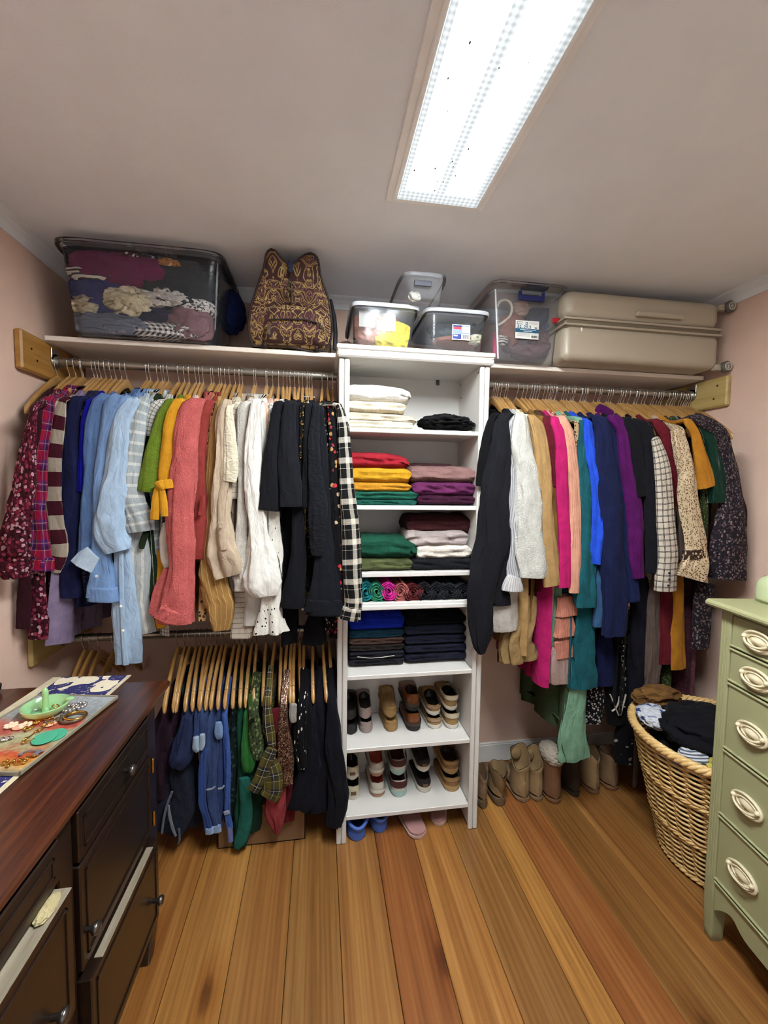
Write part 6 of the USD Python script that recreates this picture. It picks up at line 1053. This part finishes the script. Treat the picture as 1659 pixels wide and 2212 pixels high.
obj('foot', bx(-1.06, -1.0, dy1-.062, dy1-.01, 0, .133, .003), DWV, t)
obj('apron', bx(dx-.02, dx-.001, -.54, dy1-.06, .118, .165, .003), DWV, t)
KN = paint('pewter_knob', '#6a6460', .25, metal=.9); LEDGE = wood('worn_drawer_edge', [(.2, '#6e6350'), (.5, '#8d8270'), (.8, '#a89c86')], (40, 2, 40), .45, .1)
def knob(par, y, z, x=dx+.012): obj('knob', lathe([(0, .0), (.006, .0), (.0055, .010), (.012, .016), (.014, .022), (.010, .028), (0, .030)], 20, 'x', (x, y, z)), KN, par)
def front(kind, y0, y1, z0, z1, out=.010, kn=()):
    p = obj(kind, bx(dx-.02, dx+out, y0, y1, z0, z1, .003), DWV, t)
    obj('bead', join([bx(dx+out-.001, dx+out+.003, y0+.02, y1-.02, z1-.028, z1-.022, .001), bx(dx+out-.001, dx+out+.003, y0+.02, y1-.02, z0+.022, z0+.028, .001), bx(dx+out-.001, dx+out+.003, y0+.02, y0+.026, z0+.022, z1-.022, .001), bx(dx+out-.001, dx+out+.003, y1-.026, y1-.02, z0+.022, z1-.022, .001)]), DWV, p)
    for y, z in kn: knob(p, y, z, dx+out)
    return p
front('drawer', .94, 1.322, .705, .822, kn=((1.15, .768),))
d1 = front('door', .94, 1.322, .452, .698, kn=((.955, .537),))
for z in (.657, .435+.05): obj('hinge', lathe([(0, -.022), (.0045, -.022), (.0045, .022), (0, .022)], 10, 'z', (dx+.012, 1.331, z)), BRASS, d1)
p = front('drawer', .94, 1.322, .172, .432, out=.026, kn=((1.279, .262),)); obj('drawer_edge', bx(dx+.008, dx+.0275, .985, 1.282, .4315, .4345, .001), LEDGE, p)
p = front('drawer', -.15, .875, .735, .822, kn=())
p = front('drawer', -.15, .875, .452, .716, out=.030, kn=((.800, .532), (.2, .532))); obj('drawer_edge', bx(dx-.004, dx+.0315, -.14, .872, .7155, .719, .001), LEDGE, p)
front('drawer', -.15, .875, .172, .432, kn=((.7, .3), (.2, .3)))
c = at(96, 1922, 1); kk = (dx+.01)/ray(96, 1922)[0]; c = CAM+ray(96, 1922)*kk
single('cloth_corner', lump((dx+.014, c[1], .724), (.012, .028, .006), 61, .3), fab('plain:#b8a878,#d2c49a'), 'cream cloth corner caught in the dark dresser drawer', 'cloth')
# runner
RUN = {'t': ('geometry', {}), 'm': ('mapping', {'scale': (1, .8, 1)}), 'v': ('noise_texture', {'scale': 19.0, 'detail': 1.0, 'distortion': .9}), 'r': ('rgb_ramp', {'ramp': [(0, lin('#d6cdb4')), (.47, lin('#20215a'))], 'interpolate': False}),
       'w': ('noise_texture', {'scale': 60.0, 'detail': 2.0, 'distortion': 2.0}), 'r2': ('rgb_ramp', {'ramp': [(0, (0, 0, 0)), (.64, (1, 1, 1)), (.68, (0, 0, 0))], 'interpolate': False}), 'x': ('mix_color', {'b': lin('#c9c2ae')}), 'p': ('principled_bsdf', {'roughness': .9})}
RUNM = mat('navy_print_cloth', RUN, [('t.position', 'm.vector'), ('m.vector', 'v.vector'), ('v.fac', 'r.fac'), ('t.position', 'w.vector'), ('w.fac', 'r2.fac'), ('r2.color', 'x.fac'), ('r.color', 'x.a'), ('x.result', 'p.base_color')])
CRE = fab('plain:#cbbf9f,#ddd3b8')
def onz(pts, z): return np.array([atz(a, b, z)[:2] for a, b in pts])
zt = dz+.0005
rc = onz([(103, 1468), (282, 1461)], zt)
xr0, xr1, yr1 = float(atz(0, 1548, zt)[0]), float(rc[1][0]), float(rc.mean(0)[1])
xr1 = min(xr1, -.508); RC = np.array([xr1, yr1, 0]); RRo = rot([0, 0, 1], -3.0); turnr = lambda g: move(move(move(g, -RC), R=RRo), RC)
def sheet(x0, x1, y0, y1, z, th, amp, seed, n=30, m=40):
    X, Y = np.meshgrid(np.linspace(x0, x1, n), np.linspace(y0, y1, m)); h = amp*np.abs(fold(np.stack([X*6, Y*5, 0*X], -1), seed))
    Vt_ = np.stack([X, Y, z+th+h], -1); Vb = np.stack([X, Y, np.full_like(X, z)], -1)
    def skirt(a, b): return grid(np.stack([a, b], 0), False)
    g = [grid(Vt_, False)]
    if g[0][2][:, 2].mean() < 0: g[0] = (g[0][0], g[0][1][:, ::-1], -g[0][2], g[0][3])
    for a, b in ((Vt_[0], Vb[0]), (Vt_[-1][::-1], Vb[-1][::-1]), (Vt_[:, 0][::-1], Vb[:, 0][::-1]), (Vt_[:, -1], Vb[:, -1])): g.append(skirt(a, b))
    return join(g)
t = thing('table_runner', 'cream and navy printed cloth runner spread under the tray', 'cloth', ((xr0+xr1)/2, .8, dz))
obj('printed_cloth', turnr(sheet(xr0, xr1, -.35, yr1, zt, .0022, .002, 5)), RUNM, t)
obj('hem', turnr(join([bx(xr1-.012, xr1+.001, -.35, yr1-.0, zt, zt+.0035, .001), bx(xr0-.001, xr0+.028, -.35, yr1, zt, zt+.0034, .001)])), CRE, t)
# tray
zy = dz+.004
tc = onz([(253, 1506), (152, 1500), (171, 1571), (0, 1688)], zy+.012)
tx0, tx1, ty1 = float(atz(60, 1545, zy)[0])-.04, float(tc[0][0])-.004, float((tc[0][1]+tc[1][1])/2)
PIC = {'t': ('geometry', {}), 's': ('separate_xyz', {}), 'mp': ('map_range', {'from_min': ty1-.345, 'from_max': ty1}), 'n': ('noise_texture', {'scale': 11.0, 'detail': 4.0, 'distortion': .6}), 'a': ('math', {'math_type': 'multiply_add', 'value2': .34, 'value3': -.17}), 'b': ('math', {'math_type': 'add'}),
       'r': ('rgb_ramp', {'ramp': [(0, lin('#8a6a4a')), (.10, lin('#b8a070')), (.18, lin('#c98a3a')), (.28, lin('#b8482e')), (.34, lin('#a8a078')), (.46, lin('#a8ae8c')), (.54, lin('#a84a3e')), (.66, lin('#b45a4a')), (.74, lin('#8e9494')), (1, lin('#a4abb0'))]}),
       'n2': ('noise_texture', {'scale': 90.0, 'detail': 3.0}), 'r2': ('rgb_ramp', {'ramp': [(.3, (.7,)*3), (.7, (1.1,)*3)]}), 'x': ('mix_color', {'blend_type': 'multiply', 'fac': 1.0}), 'p': ('principled_bsdf', {'roughness': .25, 'coat_weight': .3})}
PICM = mat('painted_tray', PIC, [('t.position', 's.vector'), ('s.y', 'mp.value'), ('t.position', 'n.vector'), ('n.fac', 'a.value1'), ('mp.result', 'b.value1'), ('a.value', 'b.value2'), ('b.value', 'r.fac'), ('t.position', 'n2.vector'), ('n2.fac', 'r2.fac'), ('r.color', 'x.a'), ('r2.color', 'x.b'), ('x.result', 'p.base_color')])
t = thing('jewelry_tray', 'flat painted tray with red, orange and grey colours holding jewellery', 'tray', ((tx0+tx1)/2, ty1-.3, zy))
TC = np.array([tx1, ty1, 0]); TRo = rot([0, 0, 1], -9.0); turn = lambda g, C=TC, R=TRo: (lambda q: move(q, C))(move(move(g, -C), R=R))
obj('picture', turn(rbox(tx0, tx1, ty1-.345, ty1, zy, zy+.006, .003)), PICM, t)
EDG = paint('tray_edge', '#8a8470', .4)
obj('edge', turn(join([bx(tx1-.004, tx1, ty1-.345, ty1, zy, zy+.010, .001), bx(tx0, tx1, ty1-.004, ty1, zy, zy+.010, .001), bx(tx0, tx1, ty1-.345, ty1-.341, zy, zy+.010, .001), bx(tx0, tx0+.004, ty1-.345, ty1, zy, zy+.010, .001)])), EDG, t)
# jadeite ring dish
JAD = mat('jadeite_glass', {'p': ('principled_bsdf', {'base_color': lin('#8fc08a'), 'roughness': .15, 'subsurface_weight': .4, 'subsurface_scale': .01, 'coat_weight': .4})}, [])
zr = zy+.0065; c = atz(99, 1541, zr); 
t = thing('ring_dish', 'pale green glass ring dish with an upright post', 'dish', (c[0], c[1], zr)); cx, cy = c[0], c[1]
R0 = 43/ppm((cx, cy, zr+.02))
dish = [(0, 0), (.62*R0, 0), (.70*R0, .004), (.93*R0, .014), (R0, .026), (R0*1.0, .029), (R0*.95, .028), (R0*.84, .016), (R0*.55, .008), (.17*R0, .007)]
post = [(.17*R0, .007), (.15*R0, .02), (.135*R0, .050), (.15*R0, .060), (.12*R0, .069), (.05*R0, .073), (0, .0735)]
obj('bowl', lathe(dish, 36, 'z', (cx, cy, zr)), JAD, t); obj('post', lathe(post, 20, 'z', (cx, cy, zr)), JAD, t)
obj('spout', move(lump((0, 0, 0), (.012, .010, .006), 3, .05, sub=2), (cx+R0*.86, cy+R0*.45, zr+.027)), JAD, t)
GOLD = paint('gold_jewelry', '#c79a4a', .2, metal=1.0); SILV = paint('silver_jewelry', '#c9c6c4', .15, metal=1.0); BEAD = paint('dark_bead', '#5a4634', .25); VER = paint('verdigris_green', '#3f9a7a', .6); PEA = paint('peach_enamel', '#e0a98a', .4)
def jw(name, label, cat, px, py, make, m):
    c = atz(px, py, zy+.008); single(name, make(c), m, label, cat, 'jewellery on the tray')
jw('ring', 'gold ring lying in the pale green ring dish', 'ring', 110, 1520, lambda c: ring((cx+.022, cy+.006, zr+.016), .008, .0016, (.3, 0, 1)), GOLD)
jw('ring', 'silver ring lying in the pale green ring dish', 'ring', 86, 1530, lambda c: ring((cx-.022, cy-.006, zr+.016), .008, .0016, (-.3, .2, 1)), SILV)
jw('bracelet', 'shiny bead bracelet on the grey part of the tray', 'bracelet', 152, 1532, lambda c: join([lump(c+[.017*math.cos(a), .017*math.sin(a), .004], (.0052,)*3, 1, .02, sub=2) for a in np.arange(11)*2*PI/11]), SILV)
jw('bracelet', 'second shiny bead bracelet touching the first on the tray', 'bracelet', 172, 1527, lambda c: join([lump(c+[.015*math.cos(a), .015*math.sin(a), .004], (.005,)*3, 1, .02, sub=2) for a in np.arange(10)*2*PI/10]), SILV)
for k, (px, py) in enumerate(((158, 1553), (164, 1551))):
    jw('bracelet', ('brown beaded bangle near the red part of the tray', 'gold bangle lying on the brown beaded bangle')[k], 'bracelet', px, py, lambda c: ring(c+[0, 0, .003+.004*k], .027-.002*k, .0034, (.08*k, .1, 1)), (BEAD, GOLD)[k])
for k, (px, py) in enumerate(((24, 1569), (55, 1568))):
    jw('earring', ('cream flower earring at the edge of the tray', 'cream flower earring beside the gold chain')[k], 'earring', px, py, lambda c: join([lathe([(0, 0), (.014, 0), (.015, .003), (.011, .005), (.006, .004), (0, .005)], 18, 'z', c)]+[lump(c+[.012*math.cos(a), .012*math.sin(a), .004], (.005, .005, .0025), 2, .02, sub=1) for a in np.arange(6)*PI/3]), paint('cream_enamel', '#e6cdb4', .4))
for k, (px, py) in enumerate(((108, 1564), (42, 1571))):
    jw('earring', ('peach disc earring beside the gold chain', 'peach disc earring between the two cream flowers')[k], 'earring', px, py, lambda c: move(lathe([(0, 0), (.015, 0), (.016, .0015), (.015, .003), (0, .003)], 24), c), PEA)
for k, (px, py) in enumerate(((96, 1597), (118, 1589))):
    jw('earring', ('large green disc earring, the one nearer the dresser edge', 'large green disc earring partly under its mate')[k], 'earring', px, py, lambda c: move(lathe([(0, 0), (.026, 0), (.0265, .001), (.026, .0022), (0, .0022)], 30), c+[0, 0, .003*(1-k)], rot([1, 0, 0], 4)), VER)
rng = np.random.RandomState(9)
def chain(px, py, n, sp, m, label, name='necklace'):
    c = atz(px, py, zy+.009); P = c+np.cumsum(rng.normal(0, sp, (n, 3))*[1, 1, .0], 0); P[:, 2] = zy+.010+.003*rng.rand(n); P[:, :2] = c[:2]+(P[:, :2]-P[:, :2].mean(0))
    q = PchipInterpolator(range(n), P)(np.linspace(0, n-1, n*5)); single(name, join([pipe(q, .0014, 6)]+[lump(p, (.004, .004, .003), 1, .02, sub=1) for p in P[::2]]), m, label, 'necklace', 'jewellery on the tray')
chain(86, 1574, 22, .011, GOLD, 'tangled gold chain necklace in the middle of the tray'); chain(120, 1556, 16, .008, BEAD, 'dark bead necklace along the red patch of the tray')
chain(12, 1598, 16, .007, SILV, 'sparkling silver necklace at the side of the tray'); chain(40, 1645, 18, .008, GOLD, 'gold bead necklace on the orange part of the tray'); chain(66, 1570, 14, .009, GOLD, 'fine gold necklace near the cream flower earrings'); chain(76, 1628, 14, .008, paint('grey_stone', '#6a6670', .4), 'grey stone necklace at the lower edge of the tray')
c = atz(0, 1497, dz); single('dark_bowl', lathe([(0, 0), (.022, 0), (.034, .010), (.036, .024), (.030, .026), (.024, .010), (0, .006)], 28, 'z', (c[0]-.030, c[1]-.01, dz+.0005)), paint('black_bowl', '#15100e', .4), 'dark round bowl cut off at the edge of the photo, by the runner', 'bowl')

# ================================================================ GREEN DRESSER (turned a little away from the wall)
GA = 7.36; GRN = paint('sage_green_paint', '#96966f', .5, .0003, 300, vary=.03)
gl = np.array([1.319, 1.172, 0.0]); ca_, sa_ = math.cos(math.radians(-GA)), math.sin(math.radians(-GA))
GM = np.array([[ca_, -sa_, 0], [sa_, ca_, 0], [0, 0, 1]])
def gp(g): return move(g, gl, GM)      # local: x into the dresser, y towards its far end (front face at x = 0)
t = thing('green_dresser', 'sage green painted dresser with five drawers and cream oval handles', 'dresser', gl)
GD, GL_ = .46, .84
obj('top_board', gp(bx(-.034, GD+.02, -GL_-.03, .034, 1.143, 1.166, .008)), GRN, t)
obj('carcass', gp(bx(.012, GD, -GL_+.01, -.01, .185, 1.143, .002)), GRN, t)
def post(y0, y1):
    V = [rring(.028, (y0+y1)/2, .028, (y1-y0)/2, z, 8, 28) for z in (1.143, .20)]+[rring(.028, (y0+y1)/2, .028*s, (y1-y0)/2*s, z, 8, 28) for z, s in ((.15, .98), (.03, .80), (0, .78))]
    V = [V[0].mean(0)[None].repeat(28, 0)]+V+[V[-1].mean(0)[None].repeat(28, 0)]; obj('corner_post', gp(grid(np.array(V))), GRN, t)
    obj('flute', gp(join([bx(-.0015, .004, y0+.010+k*.010, y0+.014+k*.010, .22, 1.11, .0012) for k in range(3)])), GRN, t)
post(-.042, 0); post(-GL_, -GL_+.042)
obj('foot', gp(bx(GD-.05, GD, -.045, -.003, 0, .19, .003)), GRN, t)
zs = [1.138, 1.027, .913, .687, .461, .231]
HCR = paint('cream_handle', '#cfc4a4', .4, vary=.02)
def handle(par, y, z):
    el = lambda a, b, x, r: pipe([(x, y+a*math.cos(q), z+b*math.sin(q)) for q in np.linspace(0, 2*PI, 40, endpoint=False)], r, 8, True)
    p = obj('handle', gp(join([el(.050, .029, -.006, .0042), el(.034, .017, -.006, .003)])), HCR, par)
    V = [np.stack([np.full(36, x), y+s*.052*np.cos(np.arange(36)*2*PI/36), z+s*.031*np.sin(np.arange(36)*2*PI/36)], -1) for s, x in ((1, 0), (1, -.004), (.9, -.006), (.66, -.004), (.45, -.006), (.30, -.012), (.02, -.014))]
    obj('backplate', gp(grid(np.array(V))), HCR, p)
    obj('bail', gp(join([pipe([(-.010-.012*math.sin(q), y+.040*math.cos(q), z+.006-.020*math.sin(q)) for q in np.linspace(.0, PI, 16)], .0034, 8)]+[lump((-.010, y+s*.041, z+.006), (.009, .007, .007), 2, .02, sub=2) for s in (-1, 1)])), HCR, p)
HZ = [1.079, .965, .795, .569, .340]
for i in range(5):
    p = obj('drawer', gp(bx(.001, .03, -GL_+.045, -.045, zs[i+1]+.008, zs[i]-.008, .003)), GRN, t)
    obj('molding', gp(join([bx(-.005, .012, -GL_+.043, -.0435, zs[i+1]+.003, zs[i+1]+.010, .0025), bx(-.005, .012, -GL_+.043, -.0435, zs[i+1]-.010, zs[i+1]-.003, .0025)])), GRN, p)
    handle(p, -.143, HZ[i]); handle(p, -.66, HZ[i])
from shapely.geometry import Polygon
yy = np.linspace(-GL_+.043, -.043, 60); u = np.clip((-.043-yy)/.16, 0, 1); u2 = np.clip((yy+GL_-.043)/.16, 0, 1); uu = np.minimum(u, u2)
lo = np.where(uu < .45, .118+.048*np.sin(np.clip(uu/.45, 0, 1)*PI/2), np.where(uu < .8, .166-.026*np.sin((uu-.45)/.35*PI/2), .140))+.012*np.sin(np.clip((uu-.8)/.2, 0, 1)*PI/2)*0
pg = Polygon(list(zip(yy, lo))+[(yy[-1], .222), (yy[0], .222)])
obj('scalloped_apron', gp(prism(pg, .004, .022, lambda v: np.stack([v[:, 2], v[:, 0], v[:, 1]], -1))), GRN, t)
# mint object on it
c = atz(1640, 1300, 1.167); MINT = paint('mint_enamel', '#b3bd94', .35, vary=.02)
t = thing('mint_canister', 'pale mint green rounded appliance on the green dresser, cut off by the frame', 'appliance', (c[0]+.06, c[1]-.05, 1.166))
x0, y1 = c[0]-.006, c[1]+.035
V = [rring(x0+.075, y1-.10, .075*s, .10*s, 1.1665+z, 4, 40) for s, z in ((.001, 0), (.96, 0), (1, .012), (1.0, .045), (.97, .062), (.88, .078), (.68, .090), (.45, .094))]
obj('body', grid(np.array(V)), MINT, t); obj('knob', lathe([(0, .094), (.034, .094), (.030, .104), (.034, .114), (.022, .122), (0, .124)], 26, 'z', (x0+.075, y1-.10, 1.1665)), MINT, t)

# ================================================================ WICKER BASKET
WCK = wood('willow', [(.2, '#b8904e'), (.5, '#d4b073'), (.8, '#e2c48c')], (30, 30, 12), .45, .15, contrast=.6); WCD = paint('willow_dark', '#8a6436', .5)
b0, b1, HB = np.array([1.655, 1.405]), np.array([1.585, 1.378]), .555
t = thing('wicker_basket', 'tall woven willow laundry basket heaped with clothes between the green dresser and the wall', 'basket', (b0[0], b0[1], 0))
NS = 32
def bc(z): k = z/HB; return b0+(b1-b0)*k, .205+(.300-.205)*k**.9
def bpt(a, z, dr=0):
    c, r = bc(z); x, y = c[0]+(r+dr)*math.cos(a), c[1]+(r+dr)*math.sin(a); return (min(x, XR-.022), y, z)
G = [pipe([bpt(2*PI*k/NS, z) for z in np.linspace(.012, HB, 9)], .0035, 5) for k in range(NS)]
obj('stakes', join(G), WCD, t, kind='stuff')
G = []; nr = 46
for i in range(nr):
    z = .03+(HB-.05)*i/(nr-1); off = PI*(i % 2)
    if min(abs(z-b) for b in (.19, .375)) < .008: continue
    a = np.linspace(0, 2*PI, NS*4, endpoint=False); V = []
    P = [bpt(q, z, 0.0085*math.sin(q*NS/2+off)) for q in a]; G.append(pipe(P, .0052, 6, True))
obj('weave', join(G), WCK, t, kind='stuff')
def twist(z, r, w, n=3, nm_='twisted_band'):
    G = []
    for k in range(n):
        q = np.linspace(0, 2*PI, 240, endpoint=False); G.append(pipe([(lambda p: (p[0], p[1], p[2]+w*math.sin(a*22+2*PI*k/n)))(bpt(a, z, .006+w*math.cos(a*22+2*PI*k/n))) for a in q], r, 6, True))
    obj(nm_, join(G), WCK, t)
twist(.018, .0055, .006, nm_='foot_band'); twist(.19, .0045, .005); twist(.375, .0045, .005); twist(HB-.004, .0085, .010, 4, 'rim')
obj('base', lathe([(0, .004), (.195, .004), (.195, .012), (0, .012)], 30, 'z', (b0[0], b0[1], 0)), WCD, t)
GB = 'laundry heaped in the wicker basket'
def lau(x, y, z, r, fabric, label, seed, amp=.24): single('laundry_garment', lump((x, y, z), r, seed, amp), fab(fabric), label, 'clothing', GB)
lau(1.60, 1.39, .46, (.225, .225, .08), 'plain:#22242c,#2e303a', 'dark clothes filling the wicker basket below the black garment', 81, .12)
lau(1.52, 1.36, .585, (.155, .16, .075), 'plain:#0a0a0e,#15151b', 'black garment heaped on top of the laundry', 82)
lau(1.40, 1.50, .575, (.055, .06, .035), 'floral:#c9ccd4,#3a4a7a,#8a94b4:45', 'white and blue print garment at the back rim of the basket', 83, .34)
lau(1.50, 1.60, .600, (.10, .05, .045), 'knit:#5a3c20,#8a6436:140', 'brown furry garment at the back of the basket', 84, .34)
lau(1.385, 1.285, .545, (.055, .05, .032), 'hstripe:#d5d6da,#5a6472:.012', 'grey and white striped garment near the front rim', 85, .2)
lau(1.425, 1.205, .550, (.06, .05, .032), 'plain:#b4a84a,#c8bc60', 'yellow garment at the front rim of the basket', 86, .2)
lau(1.50, 1.165, .560, (.06, .05, .045), 'plain:#14444a,#1e5a60', 'teal garment next to the yellow one in the basket', 87)
